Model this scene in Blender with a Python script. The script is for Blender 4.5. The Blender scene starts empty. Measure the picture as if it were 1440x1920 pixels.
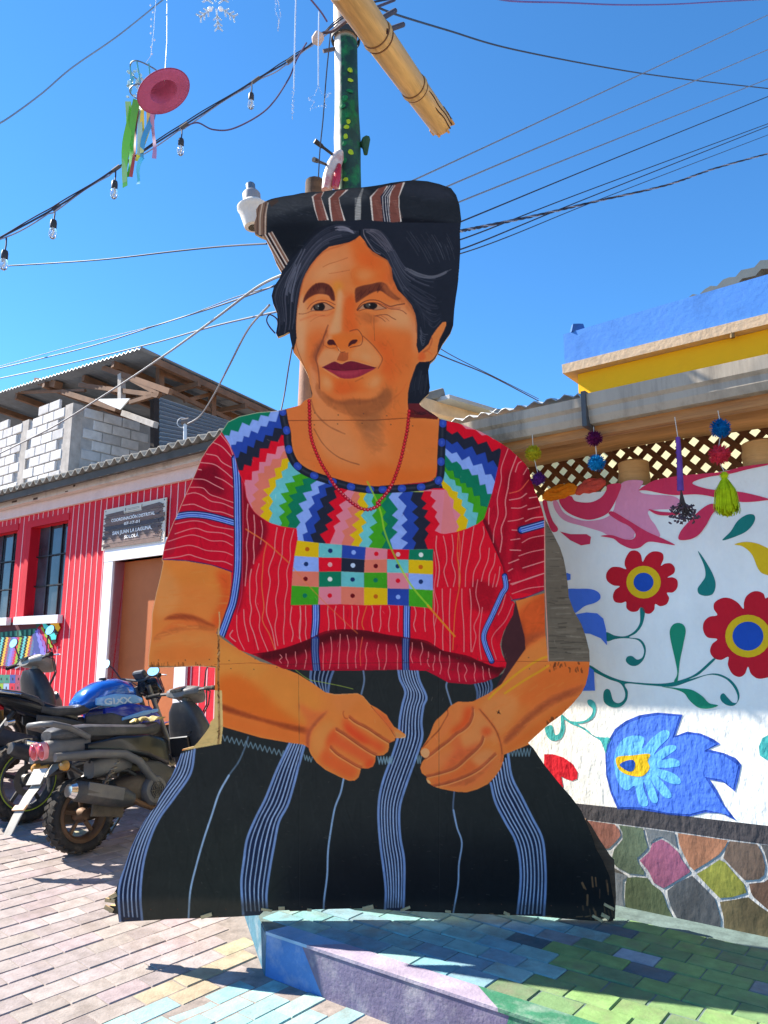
import bpy, bmesh, math, random
import numpy as np
from mathutils import Vector, Matrix, Quaternion
random.seed(11)
SC = bpy.context.scene
COL = SC.collection

# ---------------------------------------------------------------- camera, sky, sun, exposure
PITCH = math.radians(10.6); CP, SP = math.cos(PITCH), math.sin(PITCH)
EYE = Vector((0, 0, 1.35)); FPX = 1386.0
cam_d = bpy.data.cameras.new('camera'); cam = bpy.data.objects.new('camera', cam_d); COL.objects.link(cam)
cam_d.sensor_fit = 'VERTICAL'; cam_d.sensor_height = 36.0; cam_d.lens = 36.0*FPX/1920
cam_d.clip_start = .05; cam_d.clip_end = 3000
cam.location = EYE; cam.rotation_euler = (math.pi/2+PITCH, 0, 0)
SC.camera = cam

SUN = Vector((-1.07, .40, 1.0)).normalized()            # towards the sun: from the left, a little behind the cutout
w = bpy.data.worlds.new('World'); SC.world = w; w.use_nodes = True
nt = w.node_tree; nt.nodes.clear()
sky = nt.nodes.new('ShaderNodeTexSky'); sky.sky_type = 'NISHITA'; sky.sun_disc = False
sky.sun_elevation = math.asin(SUN.z); sky.sun_rotation = math.atan2(SUN.x, SUN.y)
sky.altitude = 3000; sky.air_density = 1.0; sky.dust_density = 0; sky.ozone_density = 6
bg = nt.nodes.new('ShaderNodeBackground'); bg.inputs['Strength'].default_value = .118
ow = nt.nodes.new('ShaderNodeOutputWorld')
hs = nt.nodes.new('ShaderNodeHueSaturation'); hs.inputs['Saturation'].default_value = 1.14; hs.inputs['Hue'].default_value = .494
nt.links.new(sky.outputs[0], hs.inputs['Color']); nt.links.new(hs.outputs[0], bg.inputs[0]); nt.links.new(bg.outputs[0], ow.inputs[0])
sd = bpy.data.lights.new('sun', 'SUN'); sd.energy = 4.9; sd.angle = math.radians(.53); sd.color = (1, .94, .84)
so = bpy.data.objects.new('sun', sd); COL.objects.link(so); so.location = (-8, 2, 12)
so.rotation_euler = (-SUN).to_track_quat('-Z', 'Y').to_euler()
SC.view_settings.view_transform = 'Standard'; SC.view_settings.look = 'None'
SC.view_settings.exposure = 1.52; SC.view_settings.gamma = 1.0; SC.view_settings.use_curve_mapping = False
SC.render.engine = 'CYCLES'
SC.cycles.max_bounces = 6; SC.cycles.diffuse_bounces = 3
# ---------------------------------------------------------------- helpers
def lin(c): return tuple((v/12.92 if v <= .04045 else ((v+.055)/1.055)**2.4) for v in c)
def rgb(r, g, b): return lin((r/255, g/255, b/255))
def ray(px, py):
    u, v = (px-720)/FPX, (py-960)/FPX
    return Vector((u, CP+v*SP, SP-v*CP))
def at_y(px, py, Y): d = ray(px, py); return EYE+d*(Y/d.y)
def at_z(px, py, z): d = ray(px, py); return EYE+d*((z-EYE.z)/d.z)
def at_k(px, py, k): return EYE+ray(px, py)*k
def at_pl(px, py, P, n): d = ray(px, py); return EYE+d*((P-EYE).dot(n)/d.dot(n))

def prop(o, label=None, cat=None, group=None, kind=None):
    if label: o['label'] = label
    if cat: o['category'] = cat
    if group: o['group'] = group
    if kind: o['kind'] = kind
    return o
def empty(name, loc=(0, 0, 0), rz=0.0, label=None, cat=None, group=None, kind=None):
    o = bpy.data.objects.new(name, None); COL.objects.link(o); o.empty_display_size = .1
    o.location = loc; o.rotation_euler = (0, 0, rz)
    return prop(o, label, cat, group, kind)
def link(name, me, mats, parent=None, loc=None, rot=None, world=False):
    o = bpy.data.objects.new(name, me); COL.objects.link(o)
    for m in (mats if isinstance(mats, (list, tuple)) else [mats]):
        if m and me.users <= 1: me.materials.append(m)
    if parent:
        o.parent = parent
        if world:
            M = Matrix.LocRotScale(parent.location, parent.rotation_euler, parent.scale)
            if parent.parent:
                q = parent.parent; M = Matrix.LocRotScale(q.location, q.rotation_euler, q.scale) @ M
            o.matrix_parent_inverse = M.inverted()
    if loc is not None: o.location = loc
    if rot is not None: o.rotation_euler = rot
    return o

class MB:
    """collects shapes and links them as ONE mesh"""
    def __init__(s): s.v = []; s.f = []; s.m = []; s.sm = []
    def add(s, V, F, mi=0, smooth=False):
        b = len(s.v); s.v += [tuple(p) for p in V]
        for f in F: s.f.append([b+i for i in f]); s.m.append(mi); s.sm.append(smooth)
        return s
    def box(s, c, size, M=None, mi=0, bev=0.0):
        hx, hy, hz = (x/2 for x in size)
        if bev:
            bv = min(bev, hx*.49, hy*.49, hz*.49)
            bm = bmesh.new(); bmesh.ops.create_cube(bm, size=1)
            for q in bm.verts: q.co = Vector((q.co.x*size[0], q.co.y*size[1], q.co.z*size[2]))
            bmesh.ops.bevel(bm, geom=bm.edges[:], offset=bv, segments=1, affect='EDGES')
            V = [q.co.copy() for q in bm.verts]; bm.verts.index_update(); F = [[q.index for q in f.verts] for f in bm.faces]; bm.free()
        else:
            V = [Vector((x, y, z)) for x in (-hx, hx) for y in (-hy, hy) for z in (-hz, hz)]
            F = [[0,1,3,2],[4,6,7,5],[0,4,5,1],[2,3,7,6],[0,2,6,4],[1,5,7,3]]
        c = Vector(c); V = [((M @ q) if M else q)+c for q in V]
        return s.add(V, F, mi)
    def prism(s, poly, a, b, mi=0, caps=True):
        """closed polygon (list of Vectors) extruded by vector b-a"""
        n = len(poly); a = Vector(a); b = Vector(b)
        V = [Vector(p)+a for p in poly]+[Vector(p)+b for p in poly]
        F = [[i, (i+1) % n, n+(i+1) % n, n+i] for i in range(n)]
        if caps: F += [list(range(n))[::-1], [n+i for i in range(n)]]
        return s.add(V, F, mi)
    def tube(s, pts, r, n=8, mi=0, caps=True, smooth=True, flat=1.0):
        P = [Vector(p) for p in pts]; N = len(P)
        R = r if isinstance(r, (list, tuple)) else [r]*N
        V = []; up = None
        for i in range(N):
            t = (P[min(i+1, N-1)]-P[max(i-1, 0)])
            t = t.normalized() if t.length > 1e-9 else Vector((0, 0, 1))
            if up is None:
                up = Vector((0, 0, 1)) if abs(t.z) < .9 else Vector((1, 0, 0))
            x = up.cross(t); x = x.normalized() if x.length > 1e-6 else t.orthogonal().normalized()
            y = t.cross(x); up = y
            for k in range(n):
                a = 2*math.pi*k/n; V.append(P[i]+x*math.cos(a)*R[i]+y*math.sin(a)*R[i]*flat)
        F = [[i*n+k, i*n+(k+1) % n, (i+1)*n+(k+1) % n, (i+1)*n+k] for i in range(N-1) for k in range(n)]
        if caps: F += [list(range(n))[::-1], [(N-1)*n+k for k in range(n)]]
        return s.add(V, F, mi, smooth)
    def lathe(s, prof, n=24, M=None, mi=0, close=False):
        """profile of (radius, height) turned about local z"""
        N = len(prof); V = []
        for r, z in prof:
            for k in range(n):
                a = 2*math.pi*k/n; p = Vector((r*math.cos(a), r*math.sin(a), z)); V.append(M @ p if M else p)
        L = N if close else N-1
        F = [[i*n+k, i*n+(k+1) % n, ((i+1) % N)*n+(k+1) % n, ((i+1) % N)*n+k] for i in range(L) for k in range(n)]
        return s.add(V, F, mi, True)
    def loft(s, secs, n=14, mi=0, e=2.6, axis='x', caps=True, M=None):
        """sections (x, y, z, half width, half height[, tilt]) of rounded outline"""
        V = []
        for q in secs:
            x, y, z, hw, hh = q[:5]; tl = q[5] if len(q) > 5 else 0
            for k in range(n):
                a = 2*math.pi*k/n; ca, sa = math.cos(a), math.sin(a)
                dy = hw*math.copysign(abs(ca)**(2/e), ca); dz = hh*math.copysign(abs(sa)**(2/e), sa)
                if axis == 'x': p = Vector((x+dz*math.sin(tl), y+dy, z+dz*math.cos(tl)))
                else: p = Vector((x+dy, y+dz*math.sin(tl), z+dz*math.cos(tl))) if axis == 'y' else Vector((x+dy, y+dz, z))
                V.append(M @ p if M else p)
        N = len(secs)
        F = [[i*n+k, i*n+(k+1) % n, (i+1)*n+(k+1) % n, (i+1)*n+k] for i in range(N-1) for k in range(n)]
        if caps: F += [list(range(n))[::-1], [(N-1)*n+k for k in range(n)]]
        return s.add(V, F, mi, True)
    def mesh(s, name):
        me = bpy.data.meshes.new(name); me.from_pydata(s.v, [], s.f)
        me.polygons.foreach_set('material_index', s.m); me.polygons.foreach_set('use_smooth', s.sm)
        bm = bmesh.new(); bm.from_mesh(me); bmesh.ops.recalc_face_normals(bm, faces=bm.faces[:]); bm.to_mesh(me); bm.free()
        me.update(); return me
    def build(s, name, mats, parent=None, loc=None, rot=None, world=False, sharp=True):
        me = s.mesh(name)
        if sharp and any(s.sm): me.set_sharp_from_angle(angle=math.radians(42))
        return link(name, me, mats, parent, loc, rot, world)

def kids(o): return [c for c in bpy.data.objects if c.parent == o]
def copy_tree(o, parent=None):
    c = o.copy(); COL.objects.link(c); c.parent = parent
    for ch in kids(o): copy_tree(ch, c)
    return c

# ---------------------------------------------------------------- materials, all node based
MATS = {}
def pmat(name, col, rough=.75, var=.12, scale=6.0, bump=.15, bscale=45.0, spec=.35, metal=0.0, dirt=None, dscale=2.5, damt=.45, objcol=False, vcol=False, stretch=(1, 1, 1), coat=0.0, glow=None, alpha=None, trans=0.0, ior=1.45, rand=0.0, bdist=.006):
    if name in MATS: return MATS[name]
    m = bpy.data.materials.new(name); m.use_nodes = True; t = m.node_tree; N = t.nodes; L = t.links
    b = N['Principled BSDF']
    b.inputs['Roughness'].default_value = rough; b.inputs['Metallic'].default_value = metal
    b.inputs['Specular IOR Level'].default_value = spec; b.inputs['Coat Weight'].default_value = coat
    b.inputs['Transmission Weight'].default_value = trans; b.inputs['IOR'].default_value = ior
    tc = N.new('ShaderNodeTexCoord'); mp = N.new('ShaderNodeMapping'); mp.inputs['Scale'].default_value = stretch
    L.new(tc.outputs['Object'], mp.inputs[0])
    oi = N.new('ShaderNodeObjectInfo')
    if rand or objcol:
        vm = N.new('ShaderNodeVectorMath'); vm.operation = 'ADD'; cm = N.new('ShaderNodeCombineXYZ')
        for k in range(3):
            q = N.new('ShaderNodeMath'); q.operation = 'MULTIPLY'; q.inputs[1].default_value = 13.7+7.1*k; L.new(oi.outputs['Random'], q.inputs[0]); L.new(q.outputs[0], cm.inputs[k])
        L.new(mp.outputs[0], vm.inputs[0]); L.new(cm.outputs[0], vm.inputs[1]); vec = vm.outputs[0]
    else: vec = mp.outputs[0]
    if objcol: base = oi.outputs['Color']
    elif vcol:
        at = N.new('ShaderNodeAttribute'); at.attribute_name = 'paint'; base = at.outputs['Color']
    else:
        rg = N.new('ShaderNodeRGB'); rg.outputs[0].default_value = (*col, 1); base = rg.outputs[0]
    nz = N.new('ShaderNodeTexNoise'); nz.inputs['Scale'].default_value = scale; nz.inputs['Detail'].default_value = 6; nz.inputs['Roughness'].default_value = .62
    L.new(vec, nz.inputs['Vector'])
    mr = N.new('ShaderNodeMapRange'); mr.inputs['From Min'].default_value = .3; mr.inputs['From Max'].default_value = .7
    mr.inputs['To Min'].default_value = 1-var; mr.inputs['To Max'].default_value = 1+var; L.new(nz.outputs['Fac'], mr.inputs['Value'])
    val = mr.outputs[0]
    if rand:
        r2 = N.new('ShaderNodeMapRange'); r2.inputs['To Min'].default_value = 1-rand; r2.inputs['To Max'].default_value = 1+rand; L.new(oi.outputs['Random'], r2.inputs['Value'])
        mm = N.new('ShaderNodeMath'); mm.operation = 'MULTIPLY'; L.new(val, mm.inputs[0]); L.new(r2.outputs[0], mm.inputs[1]); val = mm.outputs[0]
    sc = N.new('ShaderNodeVectorMath'); sc.operation = 'SCALE'; L.new(base, sc.inputs[0]); L.new(val, sc.inputs['Scale'])
    out = sc.outputs[0]
    if dirt:
        n2 = N.new('ShaderNodeTexNoise'); n2.inputs['Scale'].default_value = dscale; n2.inputs['Detail'].default_value = 8; n2.inputs['Roughness'].default_value = .7; L.new(vec, n2.inputs['Vector'])
        m2 = N.new('ShaderNodeMapRange'); m2.inputs['From Min'].default_value = .48; m2.inputs['From Max'].default_value = .68; m2.inputs['To Max'].default_value = damt; L.new(n2.outputs['Fac'], m2.inputs['Value'])
        mx = N.new('ShaderNodeMix'); mx.data_type = 'RGBA'; L.new(m2.outputs[0], mx.inputs[0]); L.new(out, mx.inputs[6]); mx.inputs[7].default_value = (*dirt, 1); out = mx.outputs[2]
    L.new(out, b.inputs['Base Color'])
    if bump:
        nb = N.new('ShaderNodeTexNoise'); nb.inputs['Scale'].default_value = bscale; nb.inputs['Detail'].default_value = 5; L.new(vec, nb.inputs['Vector'])
        bp = N.new('ShaderNodeBump'); bp.inputs['Strength'].default_value = bump; bp.inputs['Distance'].default_value = bdist; L.new(nb.outputs['Fac'], bp.inputs['Height']); L.new(bp.outputs[0], b.inputs['Normal'])
    if glow:
        b.inputs['Emission Color'].default_value = (*col, 1); b.inputs['Emission Strength'].default_value = glow
    MATS[name] = m
    return m

def orient(ob, d):
    """turn the mesh so that its own z runs along d (grain follows the piece)"""
    q = Vector(d).to_track_quat('Z', 'Y'); ob.data.transform(q.inverted().to_matrix().to_4x4()); ob.rotation_euler = q.to_euler(); return ob
def text_mesh(name, txt, mat, parent, bold=.018):
    cu = bpy.data.curves.new('t', 'FONT'); cu.body = txt; cu.size = 1; cu.align_x = 'CENTER'; cu.extrude = .02; cu.offset = bold; cu.resolution_u = 2
    tmp = bpy.data.objects.new('t', cu); COL.objects.link(tmp); bpy.context.view_layer.update()
    me = bpy.data.meshes.new_from_object(tmp); bpy.data.objects.remove(tmp); bpy.data.curves.remove(cu); me.name = name; me.materials.clear()
    return link(name, me, mat, parent)
# ---------------------------------------------------------------- the painting on the cutout (paint colours, computed per point)
CX0, CY0, CW, CH, SS = 190, 330, 980, 1410, 2
PW, PH = CW*SS, CH*SS
CAN = np.zeros((PH, PW, 3), np.float32)
PRNG = np.random.RandomState(7)

def tf(ox, oy, s): return lambda pts: [(ox+x/s, oy+y/s) for x, y in pts]
tA = tf(480, 400, 3.4286); tB = tf(440, 300, 3.1304); tC = tf(400, 740, 4.5); tD = tf(700, 740, 4.0)
tE = tf(250, 760, 3.84); tF = tf(500, 1000, 2.88); tG = tf(280, 1180, 2.88); tH = tf(700, 1180, 3.0)
tI = tf(180, 1360, 2.7692); tJ = tf(680, 1360, 2.7692); tK = tf(960, 820, 3.0)
tU = tf(540, 500, 5.538); tV = tf(560, 600, 6.0); tW = tf(560, 1280, 6.545); tX = tf(770, 1280, 7.2)

def smooth(pts, n=8, closed=False):
    p = np.array(pts, float)
    if len(p) < 3: return p
    P = np.vstack([p[-1], p, p[0], p[1]]) if closed else np.vstack([2*p[0]-p[1], p, 2*p[-1]-p[-2]])
    out = []; t = np.linspace(0, 1, n, endpoint=False)[:, None]
    for i in range(1, len(P)-2):
        a, b, c, d = P[i-1], P[i], P[i+1], P[i+2]
        out.append(.5*((2*b)+(c-a)*t+(2*a-5*b+4*c-d)*t*t+(3*b-a-3*c+d)*t**3))
    if not closed: out.append(p[-1:])
    return np.vstack(out)

def resamp(q, st):
    s = np.concatenate([[0], np.cumsum(np.linalg.norm(np.diff(q, axis=0), axis=1))]); d = np.arange(0, s[-1], st)
    return np.stack([np.interp(d, s, q[:, k]) for k in (0, 1)], 1)

def pmask(pts):
    """anti-alias free mask of a polygon on the supersampled canvas: returns (y0, x0, mask)"""
    q = (np.array(pts, float)-(CX0, CY0))*SS
    x0 = int(max(0, math.floor(q[:, 0].min()))); x1 = int(min(PW, math.ceil(q[:, 0].max())+1))
    y0 = int(max(0, math.floor(q[:, 1].min()))); y1 = int(min(PH, math.ceil(q[:, 1].max())+1))
    if x1 <= x0 or y1 <= y0: return 0, 0, np.zeros((0, 0), bool)
    acc = np.zeros((y1-y0, x1-x0+1), np.int32)
    n = len(q)
    for i in range(n):
        ax, ay = q[i]; bx, by = q[(i+1) % n]
        if ay == by: continue
        if ay > by: ax, ay, bx, by = bx, by, ax, ay
        r0 = max(y0, math.ceil(ay-.5)); r1 = min(y1, math.ceil(by-.5))
        if r1 <= r0: continue
        r = np.arange(r0, r1); xs = ax+(r+.5-ay)*(bx-ax)/(by-ay)
        c = np.clip(np.ceil(xs-.5).astype(int)-x0, 0, x1-x0)
        np.add.at(acc, (r-y0, c), 1)
    return y0, x0, (np.cumsum(acc, 1)[:, :-1] & 1).astype(bool)

def full(pts):
    m = np.zeros((PH, PW), bool); y, x, k = pmask(pts); m[y:y+k.shape[0], x:x+k.shape[1]] = k; return m

def blend(y, x, a, col, clip=None):
    h, w = a.shape
    if h == 0 or w == 0: return
    if clip is not None: a = a*clip[y:y+h, x:x+w]
    v = CAN[y:y+h, x:x+w]
    v += a[..., None]*(np.array(col, np.float32)-v)

def fill(pts, col, clip=None, alpha=1.0, sm=False):
    if sm: pts = smooth(pts, 8, True)
    y, x, k = pmask(pts); blend(y, x, k.astype(np.float32)*alpha, col, clip)

def bbox1(a, r):
    for ax in (0, 1):
        p = np.pad(a, [(r+1, r) if i == ax else (0, 0) for i in (0, 1)], mode='edge')
        c = np.cumsum(p, ax, dtype=np.float64)
        a = ((c[2*r+1:]-c[:-2*r-1]) if ax == 0 else (c[:, 2*r+1:]-c[:, :-2*r-1]))/(2*r+1)
    return a.astype(np.float32)

def air(pts, col, b, clip=None, alpha=1.0):
    """airbrushed patch: polygon blurred by b photo pixels"""
    q = smooth(pts, 6, True)
    y, x, k = pmask(q)
    if k.size == 0: return
    r = max(1, int(b*SS*.6)); pad = 3*r+2
    a = np.pad(k.astype(np.float32), pad)
    for _ in range(3): a = bbox1(a, r)
    y -= pad; x -= pad
    ys, xs = max(0, -y), max(0, -x)
    a = a[ys:, xs:]; y, x = max(0, y), max(0, x)
    a = a[:PH-y, :PW-x]
    blend(y, x, a*alpha, col, clip)

def stroke(pts, w, col, soft=.6, alpha=1.0, clip=None, w2=None, sm=True, n=7):
    q = smooth(pts, n) if sm else np.array(pts, float)
    q = (q-(CX0, CY0))*SS
    ws = np.linspace(w, w if w2 is None else w2, len(q))*SS*.5
    sf = max(soft*SS, .7); m = ws.max()+sf+2
    x0 = int(max(0, q[:, 0].min()-m)); x1 = int(min(PW, q[:, 0].max()+m+1))
    y0 = int(max(0, q[:, 1].min()-m)); y1 = int(min(PH, q[:, 1].max()+m+1))
    if x1 <= x0 or y1 <= y0: return
    A = np.zeros((y1-y0, x1-x0), np.float32)
    for i in range(len(q)-1):
        a, b = q[i], q[i+1]
        sx0 = int(max(x0, min(a[0], b[0])-m)); sx1 = int(min(x1, max(a[0], b[0])+m+1))
        sy0 = int(max(y0, min(a[1], b[1])-m)); sy1 = int(min(y1, max(a[1], b[1])+m+1))
        if sx1 <= sx0 or sy1 <= sy0: continue
        Y, X = np.ogrid[sy0:sy1, sx0:sx1]
        d = b-a; L = d@d
        t = np.clip(((X+.5-a[0])*d[0]+(Y+.5-a[1])*d[1])/L, 0, 1) if L > 0 else 0*X+0*Y+0.0
        dist = np.sqrt((X+.5-a[0]-t*d[0])**2+(Y+.5-a[1]-t*d[1])**2)
        s = A[sy0-y0:sy1-y0, sx0-x0:sx1-x0]
        np.maximum(s, np.clip((ws[i]+sf*.5-dist)/sf, 0, 1), out=s)
    blend(y0, x0, A*alpha, col, clip)

def dot(c, r, col, ry=None, clip=None):
    a = np.linspace(0, 2*math.pi, 20, endpoint=False)
    fill([(c[0]+r*math.cos(t), c[1]+(ry or r)*math.sin(t)) for t in a], col, clip)

def family(g1, g2, n, cols, w, jit=0.0, clip=None, alpha=.8, soft=.6, ends=0.0, w2=None, skip=()):
    a = smooth(g1, 10); b = smooth(g2, 10)
    u = np.linspace(0, 1, 40)
    ra = np.stack([np.interp(u, np.linspace(0, 1, len(a)), a[:, k]) for k in (0, 1)], 1)
    rb = np.stack([np.interp(u, np.linspace(0, 1, len(b)), b[:, k]) for k in (0, 1)], 1)
    for i in range(n):
        if i in skip: continue
        t = i/(n-1) if n > 1 else .5
        t = min(1, max(0, t+PRNG.uniform(-jit, jit)))
        p = ra*(1-t)+rb*t
        s = int(PRNG.uniform(0, ends)*40); e = 40-int(PRNG.uniform(0, ends)*40)
        if e-s < 4: continue
        p = p[s:e:2]
        c = cols[PRNG.randint(len(cols))] if isinstance(cols, list) else cols
        ww = w[0]+(w[1]-w[0])*PRNG.rand() if isinstance(w, tuple) else w
        stroke(p, ww, c, soft, alpha, clip, w2, n=3)

def beyond(tr, pts, side, col, clip):
    """everything past a zigzag border, within the clip"""
    p = list(pts); s, e = p[0], p[-1]
    if side == 'R': p += [(4000, e[1]), (4000, 4000), (s[0], 4000)]
    else: p += [(e[0], -3000), (4000, -3000), (4000, s[1])]
    fill(tr(p), col, clip)
    stroke(tr(pts), .8, tuple(c*.8 for c in col), .6, .5, clip, sm=False)

OUT = (tB([(185,240),(215,228),(240,222),(290,212),(340,205),(390,194),(440,188),(520,185),(560,178),(600,172),(680,165),(750,160),(800,154),(860,145),(920,133),(980,125),(1050,118),(1130,124),(1200,140),(1270,165),(1300,205),(1320,265),(1330,350),(1322,420),(1325,520),(1318,640),(1306,760)])
 + tA([(1305,340),(1301,430),(1285,540),(1275,620),(1268,720),(1250,770),(1225,805),(1200,840),(1170,900),(1150,935),(1120,962),(1108,1010),(1112,1060),(1118,1120),(1110,1160),(1075,1192),(1048,1222),(1062,1240),(1085,1256),(1125,1280),(1172,1312)])
 + tD([(490,180),(550,195),(640,215),(720,245),(800,275),(880,318),(960,365),(1020,405),(1090,470),(1140,520),(1165,560),(1185,640),(1215,730),(1245,800),(1265,860),(1280,922)])
 + tK([(187,462),(240,560),(270,620),(290,680),(302,740),(310,800),(316,850),(320,900),(350,980),(390,1050),(415,1120),(435,1200),(437,1260),(430,1330),(415,1390),(390,1440),(340,1500),(280,1560),(210,1610)])
 + [(990,1393),(1000,1403),(1020,1433),(1047,1467),(1070,1493),(1090,1520),(1100,1543),(1110,1567),(1117,1590),(1130,1613),(1143,1643),(1147,1667),(1151,1690),(1152,1707),(1150,1726),(1141,1728),(1136,1721),(1120,1727),(1084,1725),(1019,1719),(962,1716),(846,1712),(759,1708),(680,1703),(600,1705),(530,1707),(494,1709),(487,1716),(440,1719),(397,1721),(324,1723),(223,1729),(221,1714),(204,1711),(206,1698),(217,1699),(211,1680),(218,1667),(226,1644),(234,1624),(245,1591),(258,1562),(274,1533),(292,1512),(303,1486),(321,1457),(335,1425),(342,1405)]
 + tG([(240,632),(262,610),(300,562),(322,530),(330,500),(350,480),(352,400),(354,300),(355,206)])
 + [(402,1252),(370,1249),(330,1251),(280,1252)]
 + tE([(108,1880),(110,1800),(130,1650),(135,1500),(165,1350),(195,1230),(215,1130),(205,1110),(225,1000),(265,900),(288,840),(310,800),(350,700),(400,590),(450,480),(490,380),(540,300),(620,210),(680,120),(760,80),(900,50),(1030,40),(1100,25),(1200,0)])
 + tA([(310,1205),(360,1180),(350,1120),(340,1060),(330,1030),(310,990),(280,940),(240,890),(220,800),(215,760),(180,780),(140,795),(128,770),(140,700),(135,640),(110,580),(100,530),(115,470),(150,420),(165,380),(130,320),(100,240),(60,160),(28,148)])
 + tB([(118,430),(112,380),(128,330),(126,290),(145,262),(170,250)]))

BLK = (34,38,46); NAVY = (30,38,66); SK = (219,138,80)
YEL=(240,200,20); TUR=(95,178,190); BLU=(38,66,160); PNK=(238,140,165); RED=(205,16,40); DGR=(14,112,86); LBL=(128,158,232); DRK=(34,38,56); SAL=(238,130,112); GRN=(60,150,30)
MK = {}
def paint():
    global CAN
    C = lambda *p: p
    CAN[:] = (112,106,98)
    out = full(OUT); MK['out'] = out
    # ---- head: wrap and hair ground
    fill(tB([(100,100),(1400,100),(1400,900),(1250,1400),(200,1400),(100,500)]), BLK)
    fill([(500,420),(870,420),(870,790),(500,790)], (28,31,42))
    # ---- skin of face, ear, neck and chest
    face = tA([(668,142),(640,165),(600,185),(540,200),(470,215),(430,245),(390,285),(350,335),(320,385),(300,430),(285,480),(275,540),(265,600),(258,680),(258,750),(262,800),(250,850),(240,888),(280,940),(310,990),(330,1030),(345,1090),(362,1160),(358,1182),(310,1205),(250,1240),(185,1262)]) \
      + tC([(640,250),(650,350),(655,440),(680,520),(720,580),(790,640),(870,675),(950,690),(1050,720),(1200,755),(1320,772),(1440,776)]) \
      + tD([(150,680),(300,662),(430,650),(470,610),(480,540),(488,350),(495,180)]) \
      + tA([(1170,1315),(1130,1300),(1050,1290),(985,1250),(975,1220),(978,1150),(990,1090),(1010,1030),(1030,975),(1050,955),(1085,955),(1120,950),(1140,935),(1165,900),(1170,850),(1180,810),(1205,760),(1222,720),(1222,697),(1200,700),(1165,740),(1130,790),(1110,840),(1080,870),(1045,900),(1032,850),(1035,800),(1036,720),(1025,650),(1000,590),(960,540),(910,490),(880,420),(870,350),(845,300),(800,275),(750,245),(720,215),(700,180)])
    F = full(face); MK['face'] = F
    CAN[F] = SK
    a = lambda pts, col, b, al=1.0: air(tA(pts), col, b, F, al)
    # broad colour of the skin
    a([(280,420),(420,240),(560,205),(660,200),(640,330),(520,430),(380,440),(300,520)], (221,146,96), 12)
    a([(600,160),(690,150),(760,240),(850,310),(860,430),(700,350),(640,300)], (214,118,58), 12)
    a([(640,270),(720,255),(790,290),(760,350),(690,350)], (200,96,42), 15, .7)
    a([(615,375),(650,345),(720,352),(770,385),(850,330),(862,430),(760,440),(640,470)], (222,126,62), 6)
    a([(800,400),(865,360),(880,430),(930,500),(900,540),(820,460)], (206,104,50), 12, .7)
    a([(262,600),(290,520),(330,620),(335,760),(330,880),(320,980),(280,930),(258,800)], (226,168,124), 9)
    a([(300,640),(480,640),(500,720),(440,790),(330,800)], (217,146,98), 12)
    a([(330,790),(440,740),(440,820),(390,900),(370,990),(330,980)], (208,118,64), 14)
    a([(380,860),(440,820),(420,880),(395,960),(412,1060),(405,1130),(375,1010)], (150,90,66), 7, .7)
    a([(345,960),(375,1000),(400,1120),(440,1200),(370,1170)], (214,150,112), 8)
    a([(540,470),(565,530),(600,525),(565,600),(556,700),(545,760),(500,790),(455,800),(490,700),(515,610),(522,500)], (229,170,124), 3.5)
    a([(566,540),(600,520),(640,535),(652,640),(665,740),(610,770),(565,770),(560,640)], (206,102,46), 8, .9)
    a([(500,440),(545,440),(560,480),(520,500),(505,560),(495,500)], (196,140,60), 5, .8)
    a([(440,800),(490,780),(600,770),(680,780),(685,830),(640,860),(560,880),(470,865),(440,840)], (216,124,58), 5)
    a([(440,800),(475,785),(490,800),(455,830),(448,855)], (226,160,112), 3)
    a([(655,500),(700,490),(860,450),(900,520),(930,560),(850,570),(700,560)], (216,128,70), 7)
    a([(650,620),(720,640),(820,690),(770,760),(690,740),(655,700)], (196,118,66), 10, .85)
    a([(780,690),(900,600),(960,560),(1020,680),(1020,760),(850,770)], (219,152,104), 12)
    a([(700,750),(860,740),(1020,790),(1025,900),(990,1040),(960,1150),(870,1200),(830,1080),(830,950),(760,850)], (210,120,62), 12)
    a([(760,800),(850,830),(900,930),(870,1080),(810,1060),(825,940),(790,880)], (206,100,44), 17, .85)
    a([(1000,700),(1036,720),(1034,850),(1015,900),(1005,800)], (214,148,110), 6, .7)
    a([(645,860),(700,815),(745,850),(800,925),(800,965),(770,985),(690,950),(610,930)], (222,152,98), 4)
    a([(400,935),(450,872),(520,885),(542,900),(515,940),(440,982),(405,980)], (223,158,110), 4)
    a([(420,1010),(520,1060),(640,1070),(760,1010),(830,1040),(820,1110),(740,1180),(600,1195),(490,1180),(420,1110)], (214,122,62), 8)
    a([(500,1080),(600,1070),(640,1110),(600,1190),(500,1190),(470,1140)], (204,98,46), 14, .85)
    a([(410,1040),(450,1030),(500,1110),(470,1150),(420,1120)], (219,144,88), 7)
    a([(700,1060),(780,1020),(815,1060),(780,1130),(700,1120)], (219,142,84), 8)
    a([(500,1200),(620,1202),(740,1190),(830,1120),(870,1170),(790,1290),(720,1400),(660,1380),(560,1250)], (150,98,62), 13, .75)
    a([(860,1180),(985,1010),(975,1220),(960,1420),(800,1420)], (214,126,66), 10)
    a([(790,1190),(860,1130),(900,1200),(800,1330),(760,1420),(680,1440)], (128,90,66), 12, .35)
    a([(380,1190),(480,1230),(560,1320),(600,1420),(450,1440),(360,1350)], (214,142,92), 12)
    a([(200,1270),(340,1210),(340,1440),(220,1440)], (208,124,70), 8)
    air(tC([(900,280),(1150,330),(1250,560),(1100,560),(900,450)]), (218,146,96), 14, F)
    air(tC([(680,250),(820,260),(900,470),(1000,640),(760,590),(670,480)]), (210,126,70), 9, F)
    air(tC([(820,560),(1100,640),(1440,660),(1440,780),(1000,720)]), (219,120,56), 12, F)
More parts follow.
